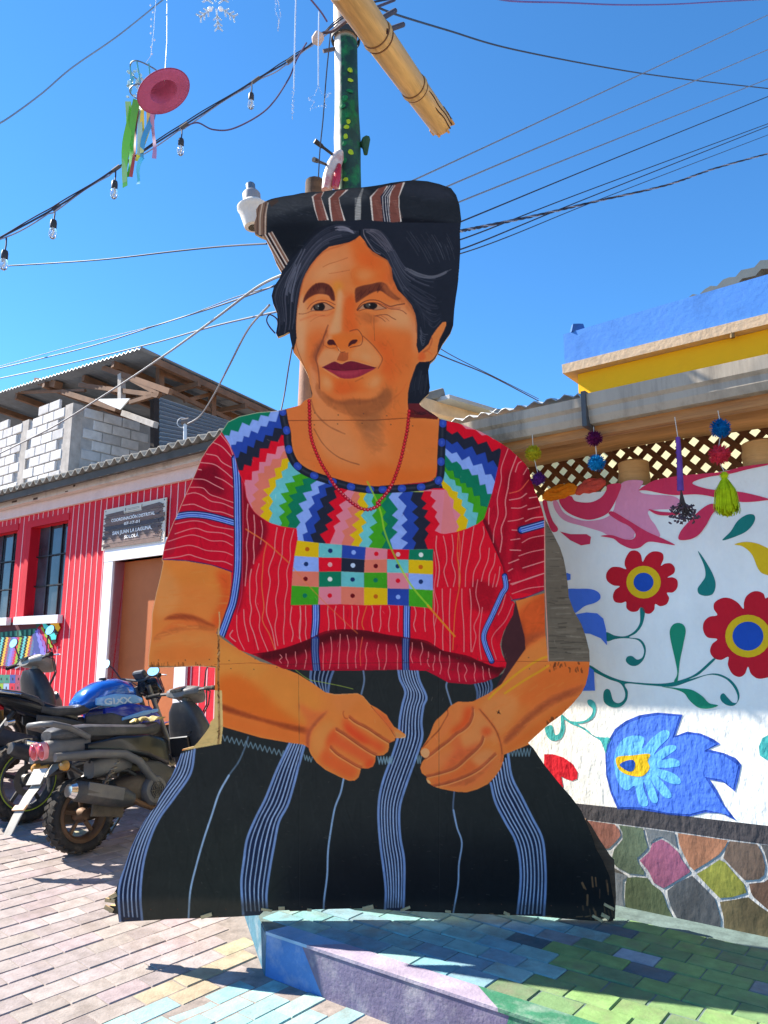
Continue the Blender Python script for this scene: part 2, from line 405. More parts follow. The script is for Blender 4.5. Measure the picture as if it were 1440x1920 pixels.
    air(tC([(1230,200),(1440,190),(1440,460),(1330,480),(1240,330)]), (150,104,72), 15, F, .6)
    air(tD([(150,200),(480,200),(480,500),(200,560),(120,360)]), (216,128,66), 14, F)
    air(tD([(0,520),(300,560),(470,520),(450,650),(0,700)]), (220,120,52), 14, F)
    for p, b_, al in (([(350,430),(420,340),(520,300),(540,360),(440,430)], 12, .5), ([(860,640),(950,610),(1000,680),(930,720)], 10, .55), ([(280,620),(320,640),(325,760),(290,780)], 8, .5), ([(535,520),(548,520),(536,640),(520,740),(500,740),(520,620)], 3, .7), ([(430,1070),(470,1060),(480,1110),(440,1110)], 7, .5), ([(740,1080),(790,1050),(790,1100),(740,1120)], 7, .45), ([(690,900),(740,920),(730,945),(680,930)], 6, .5), ([(640,380),(700,360),(760,400),(680,440)], 8, .4)):
        a(p, (238,182,132), b_, al)
    chin = [(395,1090),(425,1140),(470,1178),(515,1200),(560,1207),(615,1194),(690,1198),(755,1194),(805,1165),(828,1128)]
    a(chin+[(870,1150),(860,1220),(760,1290),(640,1310),(520,1270),(430,1210),(380,1130)], (146,92,60), 3, .55)
    a([(430,1100),(500,1150),(560,1165),(620,1150),(700,1150),(790,1120),(800,1140),(740,1180),(620,1182),(560,1192),(500,1180),(440,1135)], (226,150,92), 5, .5)
    a(chin[1:]+[(800,1185),(700,1222),(560,1232),(470,1205)], (120,72,52), 3, .35)
    a([(455,735),(470,790),(440,850),(400,900),(385,960),(400,1030),(370,1000),(350,930),(385,850),(430,790)], (166,92,58), 6, .55)
    a([(700,790),(760,840),(830,930),(800,1040),(860,1000),(850,900),(790,820)], (196,92,42), 7, .5)
    a([(270,560),(300,540),(300,700),(310,860),(285,900),(262,800)], (234,180,138), 6, .55)
    a([(655,640),(740,650),(800,680),(760,700),(690,690)], (170,104,66), 6, .5)
    a([(845,300),(880,420),(960,540),(1030,650),(1034,760),(1000,680),(930,580),(860,480),(840,400)], (158,92,58), 7, .5)
    # crease lines
    br = (112,66,50)
    def l(tr, pts, w, al=.8, col=br, soft=.8, w2=None, clip=F): stroke(tr(pts), w, col, soft, al, clip, w2)
    l(tC, [(825,40),(850,130),(900,200),(980,270),(1110,330)], 2.2, .6, (110,74,62), 3)
    l(tC, [(850,290),(930,420),(1030,510),(1130,560),(1230,590)], 1.8, .65, (100,66,56), 2)
    l(tA, [(970,1090),(930,1150),(860,1210)], 1.5, .4, (170,80,40), 3)
    l(tA, [(430,345),(470,325),(520,310),(590,285)], 1.6, .6, (150,86,58), 1)
    l(tA, [(470,388),(520,380),(600,365)], 1.6, .5, (150,86,58), 1)
    l(tA, [(618,420),(612,380),(650,348),(720,355)], 1.2, .4, (190,96,50), 2)
    # eyes
    l(tU, [(230,460),(330,300),(470,330),(490,400)], 6, .35, (224,160,116), 5)
    el = tU([(238,455),(265,412),(320,383),(380,378),(430,398),(478,430),(400,452),(300,458)])
    er = tU([(725,442),(770,400),(830,378),(900,378),(960,412),(1015,434),(920,448),(860,440),(780,438)])
    for e, c, rx, ry in ((el, (323,418), 58, 46), (er, (855,405), 68, 40)):
        m = full(smooth(e, 6, True)); MK['eyes'] = MK.get('eyes', False) | m
        fill(smooth(e, 6, True), (172,136,116))
        cc = tU([c])[0]
        dot(cc, rx/5.2, (36,33,36), ry/5.2, m)
        dot((cc[0]-1.5, cc[1]-.5), rx/9, (70,72,76), ry/9, m)
        dot((cc[0]+3.5, cc[1]+.5), rx/12, (30,28,32), ry/7, m)
        dot((cc[0]-1.5, cc[1]-1.5), 1.1, (200,205,210), None, m)
    dk = (62,38,40)
    l(tU, [(200,440),(240,390),(300,355),(360,348),(420,360),(490,395)], 1.5, .8, (120,56,48))
    l(tU, [(238,448),(270,402),(330,378),(380,374),(430,398),(478,430)], 1.7, .95, dk)
    l(tU, [(110,490),(160,490),(200,480),(250,460),(330,460),(400,455),(470,435)], 1.3, .8, (110,62,54))
    l(tU, [(130,555),(200,530),(300,500),(400,510),(470,470)], 4, .4, (170,90,60), 3)
    l(tU, [(230,570),(300,525),(380,505)], 1.5, .4, (140,76,56), 1)
    l(tU, [(715,450),(750,395),(800,360),(870,345),(940,355),(1010,390),(1060,412),(1130,398),(1210,385)], 1.8, .85, (84,46,44))
    l(tU, [(722,455),(775,397),(850,374),(920,377),(980,410),(1025,434)], 1.5, .9, dk)
    l(tU, [(735,460),(800,440),(860,442),(920,450),(1015,436)], 1.2, .8, (100,56,50))
    l(tU, [(925,375),(1000,400),(1050,435),(1140,445),(1190,460),(1228,490)], 1.6, .75, (120,62,54))
    l(tU, [(1020,400),(1080,425),(1160,430)], 5, .5, (150,90,76), 4)
    l(tU, [(905,512),(970,500),(1030,500),(1080,530),(1120,550)], 1.5, .8, (100,56,50))
    l(tU, [(920,512),(970,535),(1010,570)], 1.4, .7, (120,66,54))
    l(tU, [(970,512),(1010,530),(1050,565)], 1.2, .6, (130,70,56))
    l(tU, [(893,505),(893,600),(900,770)], 1.0, .6, (110,64,46), .6)
    # eyebrows
    for tr, p, n, cc in ((tU, [(155,370),(170,310),(220,230),(280,180),(340,165),(400,175),(440,200),(475,260),(488,350),(450,345),(420,300),(350,282),(280,292),(210,330),(165,375)], 0, (84,44,42)),
                         (tU, [(700,355),(698,235),(760,200),(860,180),(960,160),(1020,185),(1060,245),(1130,310),(1165,335),(1110,340),(1030,295),(960,252),(880,268),(820,302),(760,342),(715,372)], 1, (100,56,46))):
        air(tr(p), cc, 1.3, F, .95)
    air(tU([(960,170),(1020,185),(1080,260),(1160,335),(1110,345),(1020,280)]), (160,96,62), 4, F, .8)
    air(tU([(300,250),(360,225),(400,260),(350,280)]), (122,78,62), 3, F, .8)
    for i in range(26):
        x = PRNG.uniform(180, 470); y = 250-70*math.sin((x-155)/330*3.1)+PRNG.uniform(-5, 60)
        l(tU, [(x, y+30), (x+PRNG.uniform(-12, 12), y-6)], 1.0, .5, (58,30,34), .6)
    for i in range(30):
        x = PRNG.uniform(705, 980); y = 280-(x-700)*.32+PRNG.uniform(-25, 40)
        l(tU, [(x, y+28), (x+22, y-10)], 1.0, .45, (58,30,34), .6)
    # nose and mouth
    for p in ([(325,270),(325,240),(350,220),(385,222),(405,245),(425,285),(390,280),(350,283)], [(558,298),(565,262),(600,225),(650,218),(662,232),(640,262),(600,275),(570,297)]):
        fill(smooth(tV(p), 6, True), (70,34,40), F)
    l(tV, [(575,125),(620,112),(665,110),(700,150),(718,190),(715,250),(690,285),(620,300),(575,310)], 1.6, .85, (110,60,48))
    l(tV, [(405,255),(430,295),(455,345),(480,362),(520,358)], 1.5, .8, (96,52,44))
    l(tV, [(300,290),(340,315),(400,315),(430,300)], 1.6, .7, (150,84,58))
    l(tV, [(320,120),(285,190),(276,250),(285,290)], 1.6, .6, (130,74,56))
    l(tV, [(440,310),(460,345),(440,420),(420,450)], 1.4, .6, (240,200,160), .8)
    l(tV, [(330,60),(260,250),(210,370),(195,440),(215,520),(230,640),(235,770)], 2.2, .75, (108,62,52), 2)
    l(tV, [(195,440),(180,400),(215,330),(270,240)], 5, .5, (130,80,66), 4)
    l(tV, [(725,180),(780,230),(850,300),(920,390),(942,435),(930,480),(895,545)], 1.6, .85, (120,66,48))
    fill(tV([(462,368),(560,365),(556,445),(520,465),(470,462),(425,450)]), (160,88,56), F, .9)
    fill(smooth(tV([(265,530),(330,495),(385,470),(415,468),(450,485),(488,495),(530,475),(590,462),(650,470),(720,492),(800,515),(868,535),(780,548),(680,552),(560,560),(420,562),(330,548)]), 5, True), (108,32,58), F)
    fill(smooth(tV([(285,540),(370,558),(480,566),(580,562),(690,552),(860,540),(780,590),(700,630),(620,655),(540,660),(470,650),(400,610),(330,570)]), 5, True), (146,48,78), F)
    air(tV([(400,575),(560,585),(700,570),(620,620),(480,620)]), (168,66,96), 2.5, F, .7)
    l(tV, [(268,532),(370,556),(480,566),(580,562),(690,552),(868,536)], 1.5, .8, (66,18,40))
    l(tV, [(270,525),(385,467),(415,463),(450,480),(488,490),(530,470),(590,457),(720,487),(860,528)], 1.2, .6, (236,178,130))
    l(tV, [(285,552),(370,610),(450,655)], 1.5, .6, (236,178,130))
    l(tV, [(640,690),(680,670),(720,650)], 2, .5, (150,80,50), 2)
    # ear
    l(tA, [(1060,900),(1110,870),(1130,820),(1128,800)], 4, .5, (130,70,50), 3)
    l(tA, [(1090,880),(1110,890),(1130,905)], 2, .5, (190,90,50), 2)
    a([(1045,905),(1075,890),(1090,930),(1050,950)], (208,106,58), 3)
    # dark edge of the face
    for p in ([(300,430),(275,540),(262,650),(256,760),(260,850),(300,960),(330,1030)],):
        l(tA, p, 1.4, .6, (90,60,55), 1.2)
    # ---- shadows of the hair on the forehead, then hair
    l(tA, [(640,170),(540,208),(440,245),(360,330),(300,440),(270,600)], 4, .5, (150,84,56), 4)
    l(tA, [(700,190),(760,260),(850,310),(880,420),(960,540),(1025,650),(1036,760)], 4, .5, (120,76,62), 4)
    H = ~F; 
    wrapline = tB([(190,250),(185,430),(250,520),(315,590),(330,560),(400,470),(500,395),(600,365),(735,360),(950,368),(1150,372),(1250,380),(1328,420)])
    hairm = H & full(tA([(670,40),(560,52),(450,90),(350,160),(260,260),(200,330),(60,500),(60,900),(500,1000),(670,900),(1000,1300),(1100,1300),(1330,900),(1330,60),(1200,62),(1100,60),(900,60)]))
    MK['hair'] = hairm & out
    fill(tA([(670,40),(560,52),(450,90),(350,160),(260,260),(200,330),(60,500),(60,900),(240,900),(262,600),(300,430),(420,250),(540,200),(668,142),(700,180),(850,300),(880,420),(1025,650),(1036,760),(1045,900),(1200,700),(1330,700),(1330,60),(900,60)]), (32,36,48), hairm)
    cols = [(50,54,68),(62,66,82),(84,86,104),(42,46,60),(56,58,74)]
    family(tA([(655,105),(560,72),(470,85),(380,145),(300,235),(230,335),(165,420),(118,530),(135,620),(150,700),(138,780)]),
           tA([(665,138),(600,160),(500,182),(420,225),(360,300),(315,390),(285,480),(266,580),(252,680),(240,760)]), 34, cols, (.8, 2.0), .02, hairm, .7, .8, .5)
    family(tA([(640,120),(560,85),(480,95)]), tA([(640,135),(580,110),(520,110)]), 6, (120,120,138), (1.2, 2.2), .05, hairm, .8, .8, .3)
    family(tA([(300,220),(240,340),(190,450),(180,560)]), tA([(330,240),(270,380),(240,520),(235,640)]), 7, (104,108,128), (1.0, 1.8), .05, hairm, .8, .8, .4)
    family(tA([(700,95),(780,95),(850,160),(905,260),(970,350),(1100,405),(1200,395),(1290,340)]),
           tA([(692,135),(745,218),(835,285),(880,380),(950,520),(1010,600),(1045,700),(1048,840)]), 34, cols, (.8, 2.0), .02, hairm, .7, .8, .45)
    family(tA([(700,100),(790,110),(850,180),(900,270)]), tA([(690,110),(740,140),(800,200),(870,290)]), 8, (104,100,114), (.9, 1.9), .05, hairm, .7, 1, .3)
    family(tA([(960,340),(1050,385),(1150,400),(1285,340)]), tA([(950,360),(1050,410),(1160,412),(1285,352)]), 6, (100,102,116), (.8, 1.4), .05, hairm, .8, .8, .2)
    family(tA([(930,110),(1010,220),(1080,340)]), tA([(1230,130),(1270,220),(1292,310)]), 30, [(60,64,78),(72,76,90),(50,54,66)], (.7, 1.4), .02, hairm, .7, .6, .6)
    family(tA([(930,440),(1040,520),(1150,560),(1270,540)]), tA([(1010,600),(1090,690),(1140,740),(1190,690)]), 22, cols, (.8, 1.8), .02, hairm, .6, .8, .5)
    family(tA([(1050,700),(1070,770),(1110,780)]), tA([(1050,780),(1070,850),(1090,820)]), 6, (84,88,106), 1.2, .05, hairm, .7, .8, .3)
    family(tA([(1030,990),(1000,1080),(990,1180)]), tA([(1100,1000),(1095,1090),(1080,1170)]), 10, [(44,48,62),(56,60,74)], (1, 2), .03, hairm, .6, 1, .4)
    stroke(tA([(690,105),(700,150),(760,240),(800,262)]), 1.4, (150,140,150), .8, .7, hairm)
    stroke(tA([(668,110),(668,140)]), 2, (16,17,24), 1, 1)
    fill(tA([(975,1222),(1048,1222),(1172,1312),(1165,1325),(985,1310)]), (92,34,40), out)
    for i in range(14):
        x = PRNG.uniform(990, 1120); stroke(tA([(x, 1250+PRNG.uniform(0, 40)), (x+20, 1270+PRNG.uniform(0, 30)), (x+50, 1268+PRNG.uniform(0, 30))]), 1.2, (50,26,32), .7, .7, full(tA([(975,1222),(1048,1222),(1172,1312),(985,1310)])))
    # ---- head wrap
    wrapm = out & ~F & ~hairm & full(tA([(-200,-400),(1500,-400),(1500,500),(-200,500)])); MK['wrap'] = wrapm
    fill(tB([(100,90),(1400,90),(1400,420),(1328,420),(1250,375),(950,368),(735,362),(600,362),(480,400),(330,560),(315,590),(185,430)]), (34,38,46), wrapm)
    air(tB([(190,240),(440,190),(750,160),(760,240),(470,270),(200,330)]), (62,66,74), 6, wrapm, .8)
    air(tB([(990,140),(1200,150),(1290,220),(1180,230),(1000,200)]), (44,48,60), 8, wrapm, .9)
    air(tB([(1000,340),(1320,380),(1320,430),(1000,380)]), (16,17,24), 4, wrapm, .9)
    air(tB([(220,380),(500,370),(420,470),(330,560),(240,470)]), (20,23,30), 8, wrapm, .8)
    def band(p, col=(112,68,62)):
        fill(tB(p), (206,198,196), wrapm); q = np.array(p, float); c = q.mean(0)
        fill(tB([tuple(c+(v-c)*(.80, 1.0)) for v in q]), col, wrapm)
    band([(452,215),(475,200),(525,186),(508,220),(528,280),(553,352),(490,356),(468,290)])
    band([(550,225),(600,180),(668,174),(612,222),(622,270),(650,356),(568,358),(556,290)])
    band([(793,218),(845,166),(905,150),(862,215),(868,280),(886,362),(808,362),(800,290)])
    band([(903,215),(930,146),(1000,130),(966,215),(968,280),(980,362),(908,368),(900,290)])
    fill(tB([(855,215),(905,148),(935,140),(905,215),(908,300),(915,366),(870,364),(866,290)]), (30,34,52), wrapm)
    for dx in (868, 884, 897): stroke(tB([(dx+44,150),(dx,215),(dx+4,290),(dx+14,362)]), 1.3, (200,198,204), .6, .95, wrapm, sm=False)
    fill(tB([(748,165),(757,168),(742,225),(742,300),(738,356),(705,356),(708,290),(722,225)]), (120,122,126), wrapm)
    for i in range(16): stroke(tB([(706,225+i*9),(740,222+i*9)]), .9, (206,206,206), .5, .8, wrapm, sm=False)
    for x0 in (500, 590, 830, 940):
        for i in range(12): stroke(tB([(x0-12+i*3.2,240+i*9),(x0+10+i*3.2,238+i*9)]), .8, (160,120,112), .6, .6, wrapm, sm=False)
    fill(tB([(100,240),(190,232),(186,440),(110,440)]), (124,100,88), wrapm)
    for x in (134, 150, 170, 182): stroke(tB([(x+14,250),(x,330),(x-2,440)]), 1.5, (60,42,40) if x in (134,170) else (205,190,180), .7, .9, wrapm)
    st = [(150,452),(222,420),(318,588),(276,668)]
    fill(tB(st), (120,88,76), wrapm)
    for k, col, w in ((.2,(196,186,180),1.2),(.42,(206,200,198),2),(.55,(24,24,32),3),(.70,(206,200,198),2),(.95,(196,186,180),1.5)):
        stroke(tB([(150+72*k,452-32*k),(276+42*k,668-80*k)]), w, col, .6, 1, wrapm, sm=False)
    fill(tB([(200,245),(250,225),(258,245),(215,275)]), (70,58,54), wrapm)
    for i in range(60):
        x = PRNG.uniform(200, 520); y = PRNG.uniform(215, 330); stroke(tB([(x,y),(x+PRNG.uniform(3,16),y+PRNG.uniform(-2,4))]), .8, (74,78,86), .6, .5, wrapm)

    # ---- blouse ground
    blouse = [(411,815),(427,791),(536,767),(534,770)] + tC([(640,250),(655,440),(720,580),(950,690),(1320,772),(1440,776)]) + tD([(150,680),(430,650),(470,610),(488,350),(490,180),(550,190),(960,360),(1020,400),(1090,465),(1145,515),(1170,560),(1190,640),(1250,800),(1284,920)]) \
       + [(1021,1000),(1020,1106)] + tK([(180,862),(80,902),(0,918)]) + tF([(1310,330),(1340,380),(1330,440),(1280,530),(1260,600),(1270,650),(1295,700),(1290,725),(1250,772),(1180,802),(1100,816),(980,806),(920,772),(860,742),(700,737),(500,741),(330,741),(240,741),(90,732),(0,690)]) \
       + tE([(870,1800),(760,1760),(680,1690),(640,1660),(600,1640),(640,1550),(690,1400),(705,1290),(705,1200),(560,1150),(380,1120),(205,1112),(200,1100),(265,880),(310,790),(400,580),(490,370),(610,205)])
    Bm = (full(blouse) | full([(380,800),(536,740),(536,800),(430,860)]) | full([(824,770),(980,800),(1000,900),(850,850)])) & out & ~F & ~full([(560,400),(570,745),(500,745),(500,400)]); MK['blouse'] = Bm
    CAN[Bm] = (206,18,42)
    b = lambda tr, pts, col, bl, al=1.0: air(tr(pts), col, bl, Bm, al)
    sl = full(tE([(150,1140),(300,700),(620,150),(735,400),(735,1210),(560,1155)])) & Bm
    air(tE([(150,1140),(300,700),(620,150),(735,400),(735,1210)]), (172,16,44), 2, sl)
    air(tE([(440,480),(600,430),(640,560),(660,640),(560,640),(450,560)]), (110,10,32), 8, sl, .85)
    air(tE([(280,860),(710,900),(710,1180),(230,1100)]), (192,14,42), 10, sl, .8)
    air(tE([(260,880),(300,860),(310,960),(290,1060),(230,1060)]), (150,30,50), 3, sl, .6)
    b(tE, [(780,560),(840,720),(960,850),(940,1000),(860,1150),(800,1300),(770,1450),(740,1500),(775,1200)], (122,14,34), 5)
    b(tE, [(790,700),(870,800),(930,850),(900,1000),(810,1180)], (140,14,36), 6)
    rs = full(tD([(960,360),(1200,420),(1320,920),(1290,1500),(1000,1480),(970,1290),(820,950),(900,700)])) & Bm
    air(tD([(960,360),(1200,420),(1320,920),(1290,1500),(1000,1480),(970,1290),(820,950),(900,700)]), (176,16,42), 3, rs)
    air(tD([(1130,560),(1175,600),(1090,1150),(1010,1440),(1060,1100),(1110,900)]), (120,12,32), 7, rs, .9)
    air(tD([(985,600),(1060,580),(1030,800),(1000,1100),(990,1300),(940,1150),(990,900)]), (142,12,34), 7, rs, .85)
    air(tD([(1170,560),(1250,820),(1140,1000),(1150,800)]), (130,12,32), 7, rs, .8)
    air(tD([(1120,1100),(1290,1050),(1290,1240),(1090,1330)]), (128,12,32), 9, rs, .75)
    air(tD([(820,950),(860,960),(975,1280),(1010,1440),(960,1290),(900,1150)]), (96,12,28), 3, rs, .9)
    b(tF, [(1110,260),(1200,265),(1260,310),(1210,420),(1100,400)], (150,14,34), 5, .9)
    b(tF, [(1240,300),(1330,330),(1290,500),(1250,600),(1220,480)], (184,16,40), 5, .8)
    # striping, thin painted lines
    WL = (243,170,170)
    def ln(tr, ls, col=WL, w=1.5, al=.9, clip=Bm):
        for p in ls: stroke(tr(p), w*PRNG.uniform(.85, 1.2), col, .6, al, clip)
    ln(tE, [[(825,710),(818,800),(828,900),(815,1000),(820,1100),(805,1300)],[(868,790),(875,900),(865,1000),(870,1080),(865,1140)],[(920,830),(930,900),(915,1000)],
      [(1035,880),(1020,980),(1015,1060),(975,1180),(985,1270),(965,1400),(960,1500),(1000,1620),(1025,1755)],[(1095,885),(1075,980),(1070,1080),(1045,1180),(1045,1290),(1025,1400),(1035,1500),(1020,1600),(1040,1730)],
      [(1155,895),(1130,1000),(1130,1100),(1105,1200),(1110,1300),(1090,1420),(1090,1520),(1080,1640),(1085,1720)],[(850,1180),(838,1260),(840,1400),(850,1470),(840,1560),(870,1650),(900,1760)],
      [(905,1140),(885,1230),(890,1330),(880,1420),(910,1520),(910,1620),(970,1775)],[(745,1510),(745,1600),(760,1680),(800,1762)],[(795,1470),(800,1560),(820,1650),(830,1700)],[(715,1620),(695,1660),(735,1700)],
      [(1140,1450),(1130,1550),(1150,1640),(1140,1700)],[(1200,1450),(1205,1560),(1195,1680)]])
    ln(tE, [[(960,990),(940,1080),(930,1200),(925,1300),(940,1450),(930,1550),(980,1650),(1020,1760)]], (246,130,80), 1.6)
    ln(tE, [[(570,265),(640,300),(720,385)],[(525,350),(600,365),(640,410),(720,455)],[(485,412),(580,425),(650,470),(720,530)],[(465,460),(490,465)],[(590,515),(650,540),(720,590)],[(430,530),(510,535),(580,570),(650,605)],
      [(410,590),(500,595),(550,640),(620,665),(720,700)],[(385,640),(440,630),(500,650),(560,690),(640,705),(720,740)],[(355,720),(430,712),(480,730),(560,760),(640,770),(720,800)],
      [(300,855),(420,832),(500,840),(580,870),(720,895)],[(300,925),(440,885),(530,910),(640,920),(715,950)],[(250,980),(400,935),(480,945),(560,975),(650,978),(715,1010)],
      [(220,1045),(330,1020),(400,1008),(460,1020),(530,1045),(650,1055),(715,1080)],[(220,1105),(330,1090),(400,1075),(450,1090),(560,1120),(650,1125),(710,1150)],[(625,205),(690,290),(722,370)]])
    ln(tD, [[(525,1060),(545,1150),(550,1250),(530,1330),(560,1440)],[(475,1060),(470,1150),(495,1300),(480,1440)],[(590,1050),(600,1150),(590,1250),(615,1350),(600,1440)],[(680,1020),(665,1150),(650,1300),(645,1440)],
      [(755,985),(740,1080),(720,1200),(695,1320),(690,1440)],[(825,990),(830,1050),(800,1150),(800,1230),(755,1330),(745,1440)],[(870,1150),(860,1240),(830,1320),(810,1400)],[(915,1190),(905,1270),(870,1350),(865,1430)],[(950,1290),(940,1370),(920,1440)],
      [(1010,405),(960,550),(960,640),(930,780),(935,900),(905,1020),(900,1110)],[(1075,460),(1025,600),(1010,700),(990,800),(995,900),(960,1000),(965,1080),(950,1180)],[(870,850),(865,920),(865,970)],
      [(1065,580),(1085,520),(1110,500)],[(1125,600),(1155,550)],[(1020,790),(1100,775),(1150,740)],[(1035,850),(1100,850),(1150,830)],[(1010,950),(1080,940),(1125,925)],[(1040,1015),(1105,1018)],[(1030,1090),(1100,1080)],[(1025,1165),(1105,1168)],
      [(1015,1265),(1090,1235)],[(1010,1325),(1045,1305)],[(1005,1400),(1025,1390)],[(1170,775),(1235,765)],[(1160,860),(1250,840)],[(1140,950),(1200,925),(1280,915)],[(1115,1110),(1180,1075),(1280,1055)],[(1090,1210),(1180,1180),(1280,1160)],[(1120,1300),(1200,1275),(1280,1250)],[(1030,1420),(1150,1385),(1280,1340)]])
    ln(tD, [[(1020,740),(1100,715),(1165,640)],[(640,1030),(650,1130),(640,1250),(640,1440)]], (240,110,80), 1.5)
    ln(tK, [[(0,830),(100,790),(180,765)],[(0,880),(90,850),(180,838)]])
    for x0 in (180, 212, 335, 372, 420, 462, 492, 570, 612, 662, 708, 800, 855, 905, 950, 990, 1060, 1100):
        y0 = 392 if x0 < 900 else 300; y1 = 530 if x0 < 860 else 640
        if x0 < 240: y1 = 585
        p = [(x0+PRNG.uniform(-6, 6), y) for y in np.linspace(y0, y1, 5)]
        stroke(tF(p), 1.5, WL, .6, .9, Bm)
    ln(tF, [[(905,100),(915,200),(905,300),(925,400),(905,500)],[(1140,250),(1130,330),(1150,420),(1120,500),(1130,560),(1110,640)],[(1165,400),(1150,520),(1150,600),(1160,680)],[(1205,210),(1200,260)],[(1235,220),(1220,290)],[(1330,380),(1290,470),(1230,540),(1215,590),(1240,680)],[(1290,330),(1270,400),(1250,440)]], WL, 1.3, .75)
    ln(tF, [[(1035,0),(1030,120),(1045,250),(1020,400),(1010,540),(1005,630)],[(540,392),(515,480),(525,520)]], (246,140,70), 1.6)
    # the turned-up hem
    hem = full(tF([(-60,650),(0,642),(90,622),(180,592),(240,567),(300,537),(370,522),(450,520),(540,527),(640,547),(740,562),(860,582),(920,617),(960,637),(1080,662),(1150,692),(1230,722),(1285,727),(1330,780),(1100,900),(700,800),(200,800),(-60,760)])) & Bm
    air(tF([(-60,640),(240,560),(450,515),(740,555),(960,630),(1285,720),(1330,800),(1100,900),(200,800)]), (150,16,40), 1, hem)
    air(tF([(-20,640),(240,560),(450,515),(740,555),(860,580),(960,632),(1285,722),(1260,770),(1080,700),(900,650),(700,600),(450,570),(300,600),(200,650),(0,690)]), (72,14,22), 6, hem, .9)
    air(tF([(300,640),(700,640),(1000,740),(1200,760),(1000,800),(700,720),(300,720)]), (186,18,46), 6, hem, .8)
    for x0, y0, y1 in [(75,655,700),(110,650,720),(160,640,720),(210,630,730),(300,590,735),(345,560,730),(395,545,730),(440,550,730),(480,560,730),(540,590,735),(600,600,735),(640,600,735),(700,600,735),(785,590,700),(835,590,710),(875,640,720),(905,660,740),(940,640,760),(985,660,790),(1035,700,800),(1075,710,800),(1120,700,800),(1165,720,790),(1205,730,780)]:
        p = [(x0+PRNG.uniform(-8, 8), y) for y in np.linspace(y0, y1, 4)]
        stroke(tF(p), 1.4, (240,150,150), .6, .85, hem)
    ln(tF, [[(518,560),(505,640),(508,715)]], (240,110,70), 1.4, .9, hem)
    def blues(tr, path, w, clip=Bm, dark=1.0):
        stroke(tr(path), w, (26,34,84), .8, 1, clip)
        stroke(tr(path), w*.62, tuple(c*dark for c in (56,92,196)), .8, 1, clip)
        q = smooth(tr(path), 8); t = np.gradient(q, axis=0); nn = np.stack([-t[:, 1], t[:, 0]], 1)/np.linalg.norm(t, axis=1)[:, None]
        for k in (-.26, .04, .3): stroke(q+nn*w*k, w*.10, tuple(c*dark for c in (150,180,244)), .6, .9, clip, sm=False)
        stroke(q-nn*w*.12, w*.09, (26,34,84), .6, .8, clip, sm=False)
    blues(tE, [(300,802),(400,786),(500,790),(600,810),(725,845)], 14)
    blues(tE, [(735,380),(748,560),(752,800),(755,1000),(750,1200),(722,1400),(690,1500),(640,1640),(620,1690)], 15.5)
    stroke(tE([(785,560),(790,800),(785,1100),(780,1350),(745,1500)]), 1.4, (200,70,110), .8, .7, Bm)
    blues(tD, [(1110,1015),(1200,990),(1300,962)], 15)
    blues(tF, [(266,380),(266,470),(258,560)], 15); blues(tF, [(262,570),(262,650),(270,745)], 15, hem, .7)
    blues(tF, [(758,380),(756,470),(756,565)], 14); blues(tF, [(752,570),(750,650),(752,745)], 14, hem, .7)
    blues(tF, [(1285,230),(1292,290),(1270,330),(1220,440),(1175,540),(1180,600),(1215,690)], 11)
    stroke(tE([(205,1112),(380,1121),(560,1152),(705,1198)]), 3.4, (72,26,92), .7, 1, Bm)
    stroke(tK([(0,917),(80,902),(182,862)]), 3.4, (72,34,92), .7, 1, Bm)
    # lower edge of the hanging front
    stroke(tF([(-80,655),(0,642),(90,622),(180,592),(240,567),(300,537),(370,522),(450,520),(540,527),(640,547),(740,562),(860,582),(920,617),(960,637),(1080,662),(1150,692),(1230,722),(1285,722)]), 1.6, (90,10,24), .8, .8, Bm)

    # ---- yoke with zigzag colours
    yoke = tC([(60,300),(120,215),(230,160),(350,130),(500,105),(604,92),(610,220),(640,500),(720,620),(1000,720),(1440,780)]) + tD([(430,660),(480,600),(500,160),(555,170),(640,192),(720,222),(800,252),(890,300),(962,366),(955,440),(940,520),(930,570),(910,660),(890,740),(860,840),(830,930),(780,970),(700,1005),(620,1030),(530,1045),(480,1035),(448,1050),(445,1160),(300,1160)]) \
      + tF([(900,88),(652,88),(408,66),(165,40)]) + tC([(712,1225),(704,1130),(580,1112),(480,1082),(400,1032),(350,992),(310,932),(280,862),(265,762),(215,650),(180,520),(130,410)])
    Y = full(yoke) & Bm; MK['yoke'] = Y
    fill(yoke, DGR, Y)
